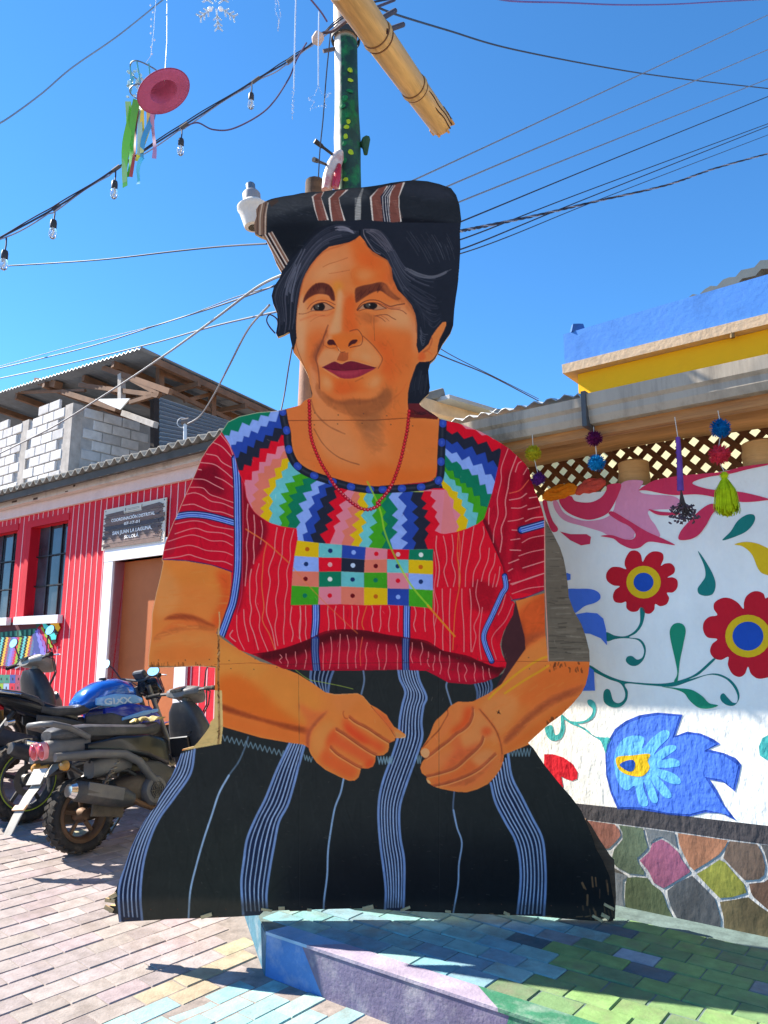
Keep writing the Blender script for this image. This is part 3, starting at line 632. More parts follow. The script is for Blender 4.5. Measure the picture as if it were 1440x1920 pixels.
    for col, pts in [(LBL, [(95,340),(135,348),(150,298),(210,315),(245,235),(305,262),(330,210),(380,222),(400,172),(465,185),(490,130)]),
        (BLU, [(150,425),(190,422),(198,395),(245,400),(258,350),(300,362),(320,305),(375,328),(400,265),(450,272),(470,222),(530,232),(560,130)]),
        (DRK, [(190,535),(212,530),(228,480),(280,500),(290,430),(340,450),(360,380),(420,402),(440,340),(500,352),(515,280),(590,290)]),
        (RED, [(205,640),(250,638),(262,590),(320,605),(335,525),(385,535),(395,455),(465,455),(485,390),(545,398),(575,340),(610,345)]),
        (PNK, [(262,765),(268,720),(325,722),(328,650),(385,640),(390,570),(440,570),(455,495),(525,505),(540,440),(610,428)]),
        (SAL, [(330,950),(318,915),(360,880),(330,845),(385,800),(345,760),(385,725),(375,665),(430,660),(430,605),(480,600),(500,545),(560,540),(590,480),(640,466)]),
        (YEL, [(385,1035),(430,985),(395,960),(450,915),(410,880),(465,850),(420,800),(480,780),(465,715),(530,690),(515,625),(570,610),(580,545),(660,530)]),
        (TUR, [(470,1085),(472,1060),(500,1000),(470,960),(505,900),(472,850),(530,775),(525,722),(585,700),(575,650),(628,620),(632,570),(660,560)]),
        (GRN, [(565,1115),(580,1085),(555,1030),(605,990),(555,935),(620,905),(570,835),(640,820),(605,750),(690,735),(665,690),(760,660)]),
        (DGR, [(630,1115),(645,1080),(615,1030),(665,990),(630,930),(675,890),(640,850),(710,830),(690,780),(765,762),(752,715),(820,700)]),
        (LBL, [(690,1135),(735,1078),(698,1020),(760,980),(720,920),(790,890),(755,830),(835,810),(820,760),(890,715)]),
        (BLU, [(765,1230),(755,1180),(798,1160),(775,1085),(835,1025),(805,965),(855,918),(830,860),(898,830),(885,775),(960,745)]),
        (DRK, [(845,1240),(820,1180),(870,1160),(850,1100),(905,1050),(875,985),(930,945),(900,880),(960,850),(945,790),(1020,770)]),
        (RED, [(945,1245),(900,1180),(970,1140),(945,1100),(1010,1060),(960,1010),(1025,970),(975,910),(1042,870),(1020,810),(1070,790)]),
        (PNK, [(985,1250),(1030,1150),(1015,1110),(1075,1070),(1035,1020),(1095,980),(1062,930),(1125,890),(1100,830),(1140,800)]),
        (SAL, [(1085,1250),(1110,1190),(1085,1150),(1145,1120),(1112,1060),(1175,1030),(1130,960),(1190,930),(1160,880),(1195,815)]),
        (YEL, [(1165,1265),(1195,1220),(1150,1185),(1215,1140),(1170,1100),(1238,1050),(1190,1010),(1255,965),(1215,905),(1240,860),(1225,840),(1245,815)]),
        (TUR, [(1230,1270),(1260,1230),(1228,1180),(1268,1150),(1250,1110),(1295,1080),(1245,1020),(1310,940),(1265,880),(1300,820)]),
        (GRN, [(1315,1280),(1345,1240),(1310,1200),(1355,1160),(1320,1120),(1385,1080),(1340,1020),(1380,975),(1335,900),(1365,830)])]:
        beyond(tC, pts, 'R', col, Y)
    for col, pts in [(DGR, [(65,1150),(98,1090),(62,1040),(110,970),(65,925),(98,880),(58,830),(100,780),(70,730)]),
        (LBL, [(145,1155),(125,1090),(182,1030),(140,1000),(188,940),(140,905),(185,860),(115,770),(145,730)]),
        (BLU, [(210,1165),(262,1110),(208,1080),(255,1030),(212,980),(258,940),(220,890),(250,835),(188,770),(225,730)]),
        (DRK, [(300,1165),(322,1110),(292,1080),(345,1005),(302,960),(342,920),(290,880),(335,840),(280,790),(300,730)]),
        (RED, [(410,1165),(385,1090),(415,1040),(388,1010),(430,960),(382,918),(412,868),(365,855),(400,815),(358,780),(380,725)]),
        (PNK, [(445,1175),(505,1040),(462,1020),(498,970),(462,915),(480,880),(438,840),(470,795),(428,760),(445,712)])]:
        beyond(tD, pts, 'R', col, Y)
    fill(tD([(505,1045),(540,680),(640,1025)]), SAL, Y, .35)
    for col, pts in [(YEL, [(615,1045),(642,990),(622,950),(655,900),(598,850),(605,790),(568,760),(552,720),(522,700),(505,640)]),
        (TUR, [(690,1030),(712,940),(678,905),(698,860),(662,832),(668,790),(630,772),(635,730),(595,720),(578,690),(530,650),(520,580)]),
        (GRN, [(765,1000),(788,885),(745,880),(752,820),(708,800),(715,740),(665,735),(660,690),(620,680),(612,640),(575,630),(535,570)]),
        (DGR, [(830,960),(855,842),(805,832),(800,755),(755,760),(742,695),(702,695),(692,660),(655,665),(648,630),(610,620),(600,568),(560,570),(535,530)]),
        (LBL, [(910,742),(855,745),(840,670),(800,680),(785,600),(740,605),(715,555),(670,562),(655,530),(625,500),(590,512),(540,450)]),
        (BLU, [(930,670),(912,650),(885,595),(840,600),(815,515),(750,532),(720,460),(665,492),(625,430),(590,442),(540,400)]),
        (DRK, [(960,580),(935,550),(900,490),(860,510),(840,430),(775,452),(740,385),(680,412),(630,350),(590,372),(540,330)]),
        (RED, [(985,440),(945,400),(890,427),(850,350),(785,372),(745,310),(680,332),(630,275),(590,297),(540,260)]),
        (PNK, [(900,335),(860,300),(815,305),(765,262),(695,255),(655,215),(600,205)])]:
        beyond(tD, pts, 'L', col, Y)
    stroke(tC([(70,320),(130,410),(180,520),(215,650),(265,762),(280,862),(310,932),(350,992),(400,1032),(480,1082),(580,1112),(704,1130)]), 1.2, (214,80,90), .7, .6, Bm)
    # square patchwork
    R = [[(165,38),(282,52),(408,62),(536,75),(652,85),(770,88),(900,85)],[(150,122),(280,130),(405,132),(530,143),(650,140),(766,142),(898,148)],[(140,204),(282,207),(402,206),(526,212),(650,212),(766,215),(898,222)],
         [(135,282),(282,290),(402,287),(526,292),(652,297),(768,300),(898,307)],[(130,388),(278,385),(402,382),(526,387),(652,386),(768,392),(895,405)]]
    BRN=(178,92,20); NV=(26,48,100); WH=(225,232,236); DR=(100,16,24)
    cs = [[YEL,TUR,BLU,PNK,RED,DGR],[LBL,RED,DRK,SAL,TUR,YEL],[SAL,DGR,TUR,GRN,PNK,LBL],[GRN,PNK,SAL,YEL,BLU,GRN]]
    ds = [[BRN,NV,LBL,RED,(245,200,210),WH],[NV,(245,180,190),(180,200,235),DR,NV,BRN],[DR,WH,NV,DGR,RED,NV],[DGR,RED,DR,BRN,LBL,None]]
    sq = np.zeros_like(Bm)
    for r in range(4):
        for c in range(6):
            q = [R[r][c], R[r][c+1], R[r+1][c+1], R[r+1][c]]
            fill(tF(q), cs[r][c], Bm)
            m = np.mean(q, 0)
            if ds[r][c]: dot(tF([tuple(m)])[0], 4.3, ds[r][c])
    for r in range(5): stroke(tF(R[r]), 1, (170,150,120), .6, .35, Bm, sm=False)
    for c in range(7): stroke(tF([R[r][c] for r in range(5)]), 1, (120,90,90), .6, .4, Bm, sm=False)
    MK['patch'] = full(tF(R[0]+[R[i][6] for i in (1,2,3,4)]+R[4][::-1]+[R[i][0] for i in (3,2,1)])) & Bm
    # collar binding
    cp = resamp(smooth(tC([(580,105),(600,230),(622,320),(628,400),(645,490),(690,580),(760,640),(850,682),(950,715),(1080,755),(1200,785),(1330,802),(1440,806)]) + tD([(60,712),(180,705),(300,698),(400,686),(480,655),(505,590),(508,480),(515,330),(525,170)]), 14), 1.0)
    stroke(cp, 14.5, (30,34,48), .7, 1, out, sm=False)
    s = np.concatenate([[0], np.cumsum(np.linalg.norm(np.diff(cp, axis=0), axis=1))])
    k = 0; pos = 0
    while pos < s[-1]:
        ln_ = 19 if k % 2 else 17
        if k % 2 == 0:
            i = (s >= pos+6.5) & (s <= pos+ln_-6.5)
            if i.sum() > 1: stroke(cp[i], 13, (44,70,170), .8, 1, out, sm=False)
            if i.sum() > 1: stroke(cp[i], 4, (70,98,196), 2, .6, out, sm=False)
        else:
            i = (s >= pos+2) & (s <= pos+ln_-2)
            if i.sum() > 2: stroke(cp[i], 4, (62,66,80), 3, .6, out, sm=False)
        pos += ln_; k += 1
    MK['collar'] = np.zeros_like(Bm)
    # ---- black skirt
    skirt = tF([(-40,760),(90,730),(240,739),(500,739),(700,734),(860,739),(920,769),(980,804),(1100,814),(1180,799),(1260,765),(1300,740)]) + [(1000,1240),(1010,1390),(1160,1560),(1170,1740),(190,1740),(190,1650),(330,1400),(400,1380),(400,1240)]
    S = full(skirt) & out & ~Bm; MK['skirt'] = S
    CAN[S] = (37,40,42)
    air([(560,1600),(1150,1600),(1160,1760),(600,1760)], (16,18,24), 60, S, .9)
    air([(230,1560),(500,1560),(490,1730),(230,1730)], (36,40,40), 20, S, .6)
    def wband(g1, g2, n, dim=1.0, w=2.4):
        a1, b1 = smooth(g1, 8), smooth(g2, 8)
        fill(list(a1)+list(b1[::-1]), tuple(c*dim for c in (26,36,66)), S)
        c = tuple(v*dim for v in (152,176,222))
        family(g1, g2, n, [c, tuple(v*.93 for v in c)], (w*.85, w*1.1), 0.012, S, .95, .7, 0)
        for g in (a1, b1): stroke(g, w*1.9, tuple(v*dim for v in (106,132,186)), .8, .95, S, sm=False)
    wband(tI([(440,150),(400,250),(330,350),(250,490),(190,610),(150,730),(118,860),(125,1020)]), tI([(512,125),(490,250),(410,370),(330,480),(280,590),(245,720),(230,880),(240,1020)]), 6)
    stroke(tI([(790,60),(775,110),(740,190),(690,260),(640,350)]), 3, (84,104,128), .8, .9, S)
    stroke(tI([(690,260),(640,350),(600,470),(560,590),(520,730),(490,860),(480,1005)]), 3.4, (140,168,208), .8, .95, S)
    wband(tI([(1005,95),(940,230),(880,380),(830,480),(785,590),(768,700),(755,820),(765,995)]), tI([(1085,95),(1050,220),(1000,400),(950,500),(925,620),(900,760),(885,880),(890,980)]), 7)
    stroke(tI([(1285,280),(1270,350),(1240,430),(1220,540),(1205,650),(1200,780),(1185,900),(1180,985)]), 3.3, (130,158,200), .8, .95, S)
    wband(tH([(140,222),(150,280),(180,350),(165,420),(150,500),(140,600),(110,700)])+tJ([(100,310),(82,440),(90,600),(108,740),(120,860),(115,985)]), tH([(245,220),(260,290),(298,380),(282,430),(270,520),(275,600),(250,690)])+tJ([(212,350),(190,450),(195,580),(215,700),(215,850),(210,985)]), 8)
    stroke(tJ([(480,300),(475,350),(470,440),(490,530)]), 3, (84,100,130), .8, .9, S)
    stroke(tJ([(472,440),(490,530),(515,610),(500,720),(495,830),(470,975)]), 3, (130,156,200), .8, .9, S)
    wband(tJ([(665,300),(690,400),(740,500),(790,590),(815,690),(820,820),(800,1010)]), tJ([(755,150),(775,270),(830,380),(880,480),(930,580),(945,680),(950,820),(940,1010)]), 8)
    wband(tF([(240,735),(240,800),(290,870)]), tF([(362,735),(340,800),(330,870)]), 6, .8)
    stroke(tG([(1155,215),(1160,280),(1145,350)]), 3.2, (104,124,160), .8, .9, S)
    stroke(tF([(975,800),(970,830),(990,900),(1010,960)]), 3.2, (110,130,165), .8, .9, S)
    wband(tH([(570,300),(585,350),(585,400)]), tH([(660,290),(665,330),(640,400)]), 6, .7)
    for p0, p1, n, am in (((395,585),(725,672),13,16),((835,690),(880,705),3,14),((1235,705),(1310,708),5,14)):
        p = [(p0[0]+(p1[0]-p0[0])*i/(2*n), p0[1]+(p1[1]-p0[1])*i/(2*n)+(am if i % 2 else -am)) for i in range(2*n+1)]
        stroke(tG(p), 1.8, (110,138,158), .7, .8, S, sm=False)
    for p0, p1, n in (((25,735),(110,735),5),((755,690),(885,690),7),((245,730),(270,730),2)):
        p = [(p0[0]+(p1[0]-p0[0])*i/(2*n), p0[1]+(24 if i % 2 else -20)) for i in range(2*n+1)]
        stroke(tH(p), 1.8, (110,138,158), .7, .8, S, sm=False)
    stroke(tG([(790,220),(860,270),(930,285),(1030,305),(1100,322)]), 1.3, (150,170,70), .7, .8, S)

    # ---- arms and hands
    armL = tE([(100,1120),(205,1112),(380,1122),(560,1152),(703,1198),(703,1290),(690,1400),(640,1550),(596,1640),(640,1680),(700,1720)]) + tG([(520,130),(600,175),(700,200),(800,240),(880,290),(950,340),(1000,350)]) + tW([(450,142),(600,136),(720,130),(790,165),(880,270),(960,310),(1080,395),(1110,450),(1170,540),(1250,590),(1315,640),(1310,675),(1270,682),(1185,680),(1180,710),(1110,740),(1108,800),(1095,845),(1040,890),(945,895),(940,970),(910,1030),(850,1055),(765,1050),(752,1110),(735,1160),(690,1200),(620,1205),(500,1155),(330,1070),(220,980),(150,880),(130,830)]) \
       + tG([(860,640),(830,622),(740,610),(600,585),(480,550),(395,525),(385,615),(180,655),(150,655),(200,300),(0,240),(-20,0)])
    AL = full(armL) & out & ~Bm; MK['armL'] = AL
    CAN[AL] = (224,142,74)
    g = lambda tr, pts, col, bl, al=1.0, m=AL: air(tr(pts), col, bl, m, al)
    g(tE, [(210,1140),(700,1200),(690,1380),(500,1300),(230,1290)], (228,146,70), 10)
    g(tE, [(600,1200),(705,1210),(700,1400),(620,1600),(560,1560),(640,1380)], (208,96,46), 9)
    g(tE, [(140,1300),(200,1150),(300,1250),(330,1420),(180,1540)], (226,156,92), 12)
    g(tE, [(215,1545),(300,1500),(430,1510),(560,1570),(600,1600),(520,1590),(420,1555),(300,1545)], (140,68,42), 3.5, .9)
    g(tE, [(300,1555),(450,1550),(600,1610),(580,1640),(400,1590),(200,1640)], (210,116,62), 5, .8)
    g(tE, [(150,1660),(260,1610),(420,1580),(560,1600),(600,1630),(420,1620),(270,1660),(160,1720)], (172,104,62), 4, .8)
    g(tE, [(130,1720),(300,1650),(600,1660),(600,1880),(120,1880)], (222,148,82), 12)
    g(tE, [(140,1780),(330,1720),(560,1740),(560,1840),(200,1850)], (214,126,62), 12, .7)
    for i in range(90):
        x = PRNG.uniform(150, 640); y = PRNG.uniform(1150, 1860)
        stroke(tE([(x, y), (x+PRNG.uniform(40, 110), y-PRNG.uniform(-10, 22))]), PRNG.uniform(1, 3), [(236,168,96),(206,120,56),(230,140,66)][PRNG.randint(3)], 1.5, .28, AL)
    g(tG, [(380,90),(520,150),(640,200),(640,300),(370,330)], (232,160,80), 10)
    g(tG, [(640,210),(900,320),(920,440),(860,520),(600,450),(560,330)], (234,154,74), 14)
    g(tG, [(370,260),(520,260),(700,420),(820,510),(860,560),(700,540),(500,460),(380,400)], (228,126,52), 12)
    g(tG, [(380,400),(470,430),(620,480),(780,515),(860,535),(850,570),(760,550),(600,500),(480,470),(385,440)], (136,66,40), 4.5, .9)
    g(tG, [(380,450),(600,510),(850,575),(840,620),(700,600),(480,548),(392,520)], (226,128,62), 7)
    g(tG, [(800,400),(890,440),(940,450),(880,520),(850,600),(840,540),(850,500)], (196,104,66), 6, .7)
    g(tW, [(100,640),(180,500),(320,360),(360,350),(230,500),(160,600),(140,720),(130,830),(90,760)], (150,74,62), 4, .85)
    g(tW, [(200,600),(330,480),(460,520),(430,650),(330,760),(300,900),(180,860),(150,720)], (236,156,86), 7)
    g(tW, [(430,150),(700,150),(780,190),(700,330),(560,380),(440,300)], (232,146,82), 8)
    g(tW, [(640,300),(780,220),(900,330),(1050,480),(1160,600),(1130,680),(960,570),(760,450),(650,420)], (231,142,74), 6)
    g(tW, [(560,430),(700,540),(900,680),(1060,770),(1000,860),(880,780),(700,680),(560,560)], (222,100,58), 8)
    g(tW, [(430,600),(560,680),(760,800),(920,900),(860,1010),(700,920),(480,800),(370,720)], (226,108,64), 8)
    g(tW, [(330,800),(460,900),(700,1030),(720,1120),(620,1180),(400,1060),(260,960)], (228,112,62), 8)
    g(tW, [(560,520),(640,560),(800,680),(860,750),(760,720),(620,620)], (214,72,44), 6, .8)
    g(tW, [(430,560),(480,590),(460,640),(400,760),(360,820),(330,720)], (222,96,54), 6, .7)
    g(tW, [(800,1020),(900,930),(930,980),(870,1050)], (222,84,50), 5, .8)
    dkl = (128,64,50)
    for p in ([(620,430),(700,492),(850,572),(1000,672),(1108,738)], [(460,580),(560,642),(700,742),(850,842),(945,892)], [(388,800),(470,880),(600,962),(700,1022),(765,1052)]):
        stroke(tW([(x+6, y-16) for x, y in p]), 4.5, (150,76,58), 4, .75, AL)
        stroke(tW(p), 1.4, dkl, .8, .9, AL)
        stroke(tW([(x-8, y+14) for x, y in p]), 2, (244,176,116), 1.6, .7, AL)
    stroke(tW([(555,350),(545,380),(565,430),(600,440)]), 2.4, (160,84,52), 1.6, .8, AL)
    stroke(tW([(890,290),(950,360),(1040,460),(1120,560),(1180,660)]), 1.6, (126,66,50), 1, .85, AL)
    g(tW, [(910,310),(1080,410),(1160,560),(1130,580),(1000,420)], (206,110,66), 4)
    g(tW, [(1180,600),(1300,650),(1290,675),(1190,675)], (190,140,92), 2.5)
    stroke(tW([(1262,680),(1300,668),(1314,640)]), 1.4, (240,230,214), .8, .9, AL)
    stroke(tW([(1110,742),(1175,706),(1185,640),(1150,580)]), 1.2, (190,100,60), .8, .7, AL)
    stroke(tW([(350,122),(450,143),(600,137),(720,132),(790,167),(880,270)]), 1.6, (250,196,150), 1, .7, AL)
    stroke(tW([(130,830),(150,880),(220,980),(330,1070),(500,1155),(620,1205)]), 1.4, (240,170,110), 1, .6, AL)
    # right arm
    armR = [(967,1127),(985,1122),(1021,1112),(1022,1180),(1028,1240),(1106,1240),(1106,1262),(1100,1285),(1092,1302),(1075,1324),(1055,1343),(1032,1360),(992,1396),(945,1415)] \
      + tX([(1250,1060),(1210,1170),(1130,1280),(1040,1370),(900,1440),(760,1480),(640,1475),(520,1455),(400,1430),(310,1402),(230,1350),(210,1300),(220,1275),(150,1220),(130,1150),(150,1080),(180,1040),(200,1030),(140,980),(130,930),(150,880),(210,790),(250,720),(310,560),(340,510),(420,440),(495,365),(540,310),(640,255),(750,260),(830,255),(920,220)]) + [(887,1315),(915,1301),(940,1283),(953,1263),(985,1217),(984,1195),(975,1160)]
    AR = full(armR) & out & ~Bm; MK['armR'] = AR
    dark = full([(930,1290),(948,1252),(947,1240),(940,1212),(942,1195),(967,1128),(985,1118),(1000,1180),(990,1215),(953,1263),(940,1285),(900,1312)]) & out & ~Bm & ~AR
    CAN[dark] = (66,36,42); MK['armR'] = AR | dark
    CAN[AR] = (222,136,72)
    r = lambda tr, pts, col, bl, al=1.0: air(tr(pts), col, bl, AR, al)
    r(tH, [(790,-60),(880,-160),(980,-200),(985,20),(850,110),(835,60)], (196,92,46), 7)
    r(tH, [(840,60),(900,20),(980,10),(980,40),(900,70),(830,140)], (160,84,56), 6, .8)
    r(tH, [(860,110),(990,40),(1000,180),(900,260),(760,330),(700,360),(790,230)], (224,142,76), 8)
    r(tH, [(800,-30),(830,-40),(850,60),(830,130),(810,90)], (120,56,46), 6, .8)
    r(tH, [(990,200),(1210,180),(1190,300),(1000,380),(860,430),(800,400)], (224,124,62), 12)
    r(tH, [(1000,380),(1190,310),(1150,360),(1000,430),(900,500),(760,640),(730,620),(840,500)], (150,78,56), 7, .85)
    r(tH, [(780,640),(960,500),(1150,380),(1000,530),(860,630),(740,690)], (218,122,60), 6)
    r(tH, [(600,430),(740,360),(820,420),(740,560),(690,580)], (226,148,88), 9)
    for i in range(60):
        x = PRNG.uniform(620, 1150); y = 640-(x-620)*.8+PRNG.uniform(-160, 100)
        stroke(tH([(x, y), (x+PRNG.uniform(25, 70), y-PRNG.uniform(20, 50))]), PRNG.uniform(1, 3), [(236,164,98),(204,108,54),(228,136,66)][PRNG.randint(3)], 1.5, .25, AR)
    for i in range(46):
        x = PRNG.uniform(960, 1180); y = PRNG.uniform(185, 230) if i < 22 else 640-(x-860)*.8+PRNG.uniform(-30, 10)
        stroke(tH([(x, y), (x+PRNG.uniform(-6, 6), y+PRNG.uniform(4, 22))]), PRNG.uniform(1, 4), (84,54,38), 1, PRNG.uniform(.3, .8), AR)
    r(tX, [(520,380),(640,270),(830,270),(830,380),(760,420),(640,600),(560,560)], (224,138,80), 7)
    r(tX, [(740,340),(850,345),(840,460),(760,600),(560,700),(540,640),(690,520)], (222,94,50), 8, .95)
    r(tX, [(500,400),(560,560),(420,760),(260,900),(240,860),(400,660)], (220,132,80), 6)
    r(tX, [(180,880),(300,950),(520,740),(620,660),(520,780),(320,960),(220,1010)], (206,104,62), 7, .8)
    r(tX, [(850,380),(950,400),(1120,600),(1180,800),(1000,760),(840,900),(720,900),(660,720),(820,580)], (222,146,90), 8)
    r(tX, [(980,610),(1080,610),(1090,680),(1020,720),(960,690)], (220,96,54), 6, .85)
    r(tX, [(580,740),(660,730),(700,900),(620,960),(540,860)], (206,112,70), 5, .8)
    r(tX, [(160,1080),(420,930),(620,880),(640,980),(460,1120),(240,1220),(150,1170)], (220,134,82), 8)
    r(tX, [(620,880),(740,880),(960,800),(900,920),(760,1020),(560,1160),(300,1250),(240,1260),(420,1170)], (196,98,64), 8, .8)
    r(tX, [(800,1020),(860,1060),(960,1100),(880,1180),(640,1290),(420,1360),(260,1340),(400,1270),(640,1180)], (220,116,66), 7)
    r(tX, [(1010,900),(1140,960),(960,1120),(860,1080),(830,1010)], (224,148,94), 6)
    r(tX, [(1150,980),(1230,1000),(1200,1160),(1000,1370),(760,1460),(500,1430),(760,1340),(1000,1180)], (222,132,76), 8)
    r(tX, [(900,1220),(700,1300),(420,1400),(700,1390),(860,1330),(1080,1120),(1060,1060)], (172,92,66), 6, .75)
    for p in ([(850,350),(845,450),(800,560),(720,640),(620,702),(520,792),(400,882),(300,962),(205,1030)], [(990,740),(960,830),(880,922),(780,1012),(660,1122),(560,1182),(400,1232),(225,1275)], [(1155,970),(1080,1040),(960,1150),(850,1222),(700,1292),(500,1362),(320,1402)]):
        stroke(tX([(x-14, y-14) for x, y in p]), 4.5, (150,78,60), 4, .75, AR)
        stroke(tX(p), 1.4, (132,70,56), .9, .9, AR)
        stroke(tX([(x+10, y+12) for x, y in p]), 2, (240,176,120), 1.6, .6, AR)
    stroke(tX([(495,365),(500,430),(450,520),(380,640),(280,742),(200,832),(165,870)]), 2.6, (136,70,50), 1.5, .9, AR)
    g2 = [(420,450),(490,380),(480,440),(420,540),(300,690),(230,780),(300,590)]
    r(tX, g2, (224,140,80), 4)
    stroke(tX([(930,360),(1050,500),(1150,640),(1210,800),(1235,960),(1225,1060)]), 5, (170,92,58), 4, .7, AR)
    stroke(tX([(940,370),(1050,500),(1150,640),(1210,800),(1235,960)]), 1.5, (140,76,52), .8, .85, AR)
    fill(smooth(tX([(135,930),(190,885),(245,910),(252,965),(220,1010),(170,1000)]), 6, True), (232,176,128), AR)
    fill(smooth(tX([(215,1310),(250,1320),(270,1360),(240,1355)]), 6, True), (220,180,130), AR)
    fill(tX([(1150,375),(1175,395),(1195,360),(1198,395),(1222,432),(1190,415),(1165,425),(1172,405)]), (70,50,40), AR)
    for p in ([(990,150),(930,172),(820,240),(700,340),(650,390)], [(985,205),(930,240),(860,280),(740,360)]):
        stroke(tH(p), 4, (228,186,40), 2, .75, AR)
    # scratches of yellow paint across the blouse
    stroke(tC([(1300,735),(1380,900),(1420,1020)]) + tF([(640,0),(700,140),(780,280),(890,410)]), 3.4, (150,190,50), 1, .75, out)
    stroke(tF([(870,390),(940,470),(1015,555)]), 3.6, (238,150,40), 1, .85, out)
    stroke(tC([(275,1135),(450,1250),(640,1420)]), 2.6, (226,130,60), 1, .7, out); stroke(tF([(140,185),(300,360),(490,540)]), 2.2, (222,120,60), 1, .5, out)
    # ---- beads
    bp = smooth(tC([(808,45),(812,150),(815,280),(830,380),(865,480),(910,580),(965,670),(1020,760),(1090,840),(1180,920),(1260,965),(1330,965),(1400,930)]) + tD([(30,815),(90,750),(140,670),(180,570),(210,470),(235,360),(255,260),(265,160),(272,105)]), 16)
    s = np.concatenate([[0], np.cumsum(np.linalg.norm(np.diff(bp, axis=0), axis=1))])
    for d in np.arange(2, s[-1], 6.2):
        c = (np.interp(d, s, bp[:, 0]), np.interp(d, s, bp[:, 1]))
        dot(c, 3.6, (112,14,34)); dot((c[0]-.3, c[1]-.3), 2.7, (188,28,52)); dot((c[0]+.8, c[1]-.8), 1.0, (240,180,180) if c[1] > 905 else (224,100,110))
    # ---- board seams, bare wood and wear
    sd = (96,52,36)
    stroke([(520,789),(600,788),(700,788),(760,784),(822,783)], 1.5, sd, .7, .75, F, sm=False)
    stroke([(402,1246),(470,1243),(520,1246),(620,1244),(800,1242),(940,1240),(1030,1240)], 1.1, (70,26,26), .6, .5, out, sm=False)
    bare = full([(1021,965),(1075,980),(1115,1200),(1112,1241),(1030,1239),(1027,1180),(1021,1100)]) & out
    MK['bare'] = bare
    CAN[bare] = (98,90,82)
    for i in range(240):
        y = PRNG.uniform(975, 1240); x = PRNG.uniform(1018, 1095)
        v = PRNG.uniform(40, 140); stroke([(x, y), (x+PRNG.uniform(8, 40), y+PRNG.uniform(-2, 2))], PRNG.uniform(.6, 2.4), (v, v*.94, v*.87), 1, .55, bare)
    stroke([(1021,970),(1022,1100),(1026,1180),(1028,1240)], 1.8, (216,150,140), .7, .9, out, sm=False)
    # broken plywood lip under the left arm
    lip = full(tG([(180,655),(240,628),(300,560),(330,500),(350,470),(352,330),(392,330),(398,525),(388,618)])) & out
    MK['lip'] = lip
    CAN[lip] = (206,176,118)
    for i in range(26):
        x = PRNG.uniform(200, 380); y = PRNG.uniform(520, 650); v = PRNG.uniform(.75, 1.12)
        stroke(tG([(x, y), (x+PRNG.uniform(10, 50), y-PRNG.uniform(5, 35))]), PRNG.uniform(1, 3), (214*v, 188*v, 128*v), 1, .6, lip)
    stroke(tG([(372,0),(376,120),(372,230),(376,420),(378,560),(372,615)]), 4.2, (150,118,78), 1, .9, out)
    for i in range(40):
        y = PRNG.uniform(-40, 600); stroke(tG([(374+PRNG.uniform(-5, 5), y), (374+PRNG.uniform(-6, 6), y+PRNG.uniform(4, 18))]), PRNG.uniform(.8, 2.6), [(70,48,34),(190,166,130),(110,84,58)][PRNG.randint(3)], .7, .8, out)
    stroke(tE([(618,1490),(622,1560),(612,1650)]), 2.6, (196,170,130), .8, .9, out); stroke(tE([(112,1880),(300,1884),(590,1884)]), 3.5, (120,96,70), 1, .9, out)
    for i in range(30):
        x = PRNG.uniform(115, 590); stroke(tE([(x, 1886), (x+PRNG.uniform(-6, 6), 1886-PRNG.uniform(6, 40))]), PRNG.uniform(1, 2.5), (70,50,34), 1, .5, AL)
    # chipped lower edge of the skirt
    for i in range(70):
        x = PRNG.uniform(225, 1145); y = 1726-abs(PRNG.normal(0, 3)) if x < 490 else 1712-abs(PRNG.normal(0, 4))+max(0, (x-700)*.03)
        stroke([(x, y), (x+PRNG.uniform(3, 16), y+PRNG.uniform(-3, 2))], PRNG.uniform(.8, 2.4), [(150,112,80),(96,66,46),(60,48,42)][PRNG.randint(3)], .8, .8, S)
    for i in range(24):
        x = PRNG.uniform(1085, 1150); y = PRNG.uniform(1640, 1722); stroke([(x, y), (x+PRNG.uniform(-3, 8), y+PRNG.uniform(6, 22))], PRNG.uniform(.8, 4), [(84,62,48),(120,90,66),(22,22,24)][PRNG.randint(3)], .9, .8, S)
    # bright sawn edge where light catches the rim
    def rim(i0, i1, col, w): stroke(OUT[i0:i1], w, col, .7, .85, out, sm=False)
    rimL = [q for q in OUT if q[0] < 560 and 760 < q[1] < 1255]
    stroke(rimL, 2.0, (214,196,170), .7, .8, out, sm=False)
    sk = (F | AL | AR) & ~bare & ~lip & ~MK['hair'] & ~Bm
    t_ = np.clip((CAN[sk].mean(1)-128)/40, 0, 1)[:, None]
    CAN[sk] *= np.array([1.0, .885, .79], np.float32)*(1-t_)+np.array([1.02, .965, .92], np.float32)*t_
    KEEP = CAN; CAN = np.full_like(KEEP, 128.0)
    def brush(mask, n, box, ang, L, w, dv, al):
        x0, y0, x1, y1 = box
        for i in range(n):
            x, y = PRNG.uniform(x0, x1), PRNG.uniform(y0, y1); iy, ix = int((y-CY0)*SS), int((x-CX0)*SS)
            if not (0 <= iy < PH and 0 <= ix < PW) or not mask[iy, ix]: continue
            t = ang+PRNG.normal(0, .35); l_ = L*PRNG.uniform(.5, 1.3); c = np.full(3, 128*PRNG.uniform(1-dv, 1+dv))
            stroke([(x, y), (x+l_*.5*math.cos(t), y+l_*.5*math.sin(t)+PRNG.uniform(-1.5, 1.5)), (x+l_*math.cos(t), y+l_*math.sin(t))], PRNG.uniform(w*.5, w*1.3), tuple(c), 1.4, al, mask, n=4)
    noface = sk & ~MK['eyes']
    brush(noface & F, 900, (530, 430, 830, 780), 1.1, 16, 3.2, .12, .45); brush(noface & F, 500, (530, 770, 830, 915), .5, 24, 4, .10, .45)
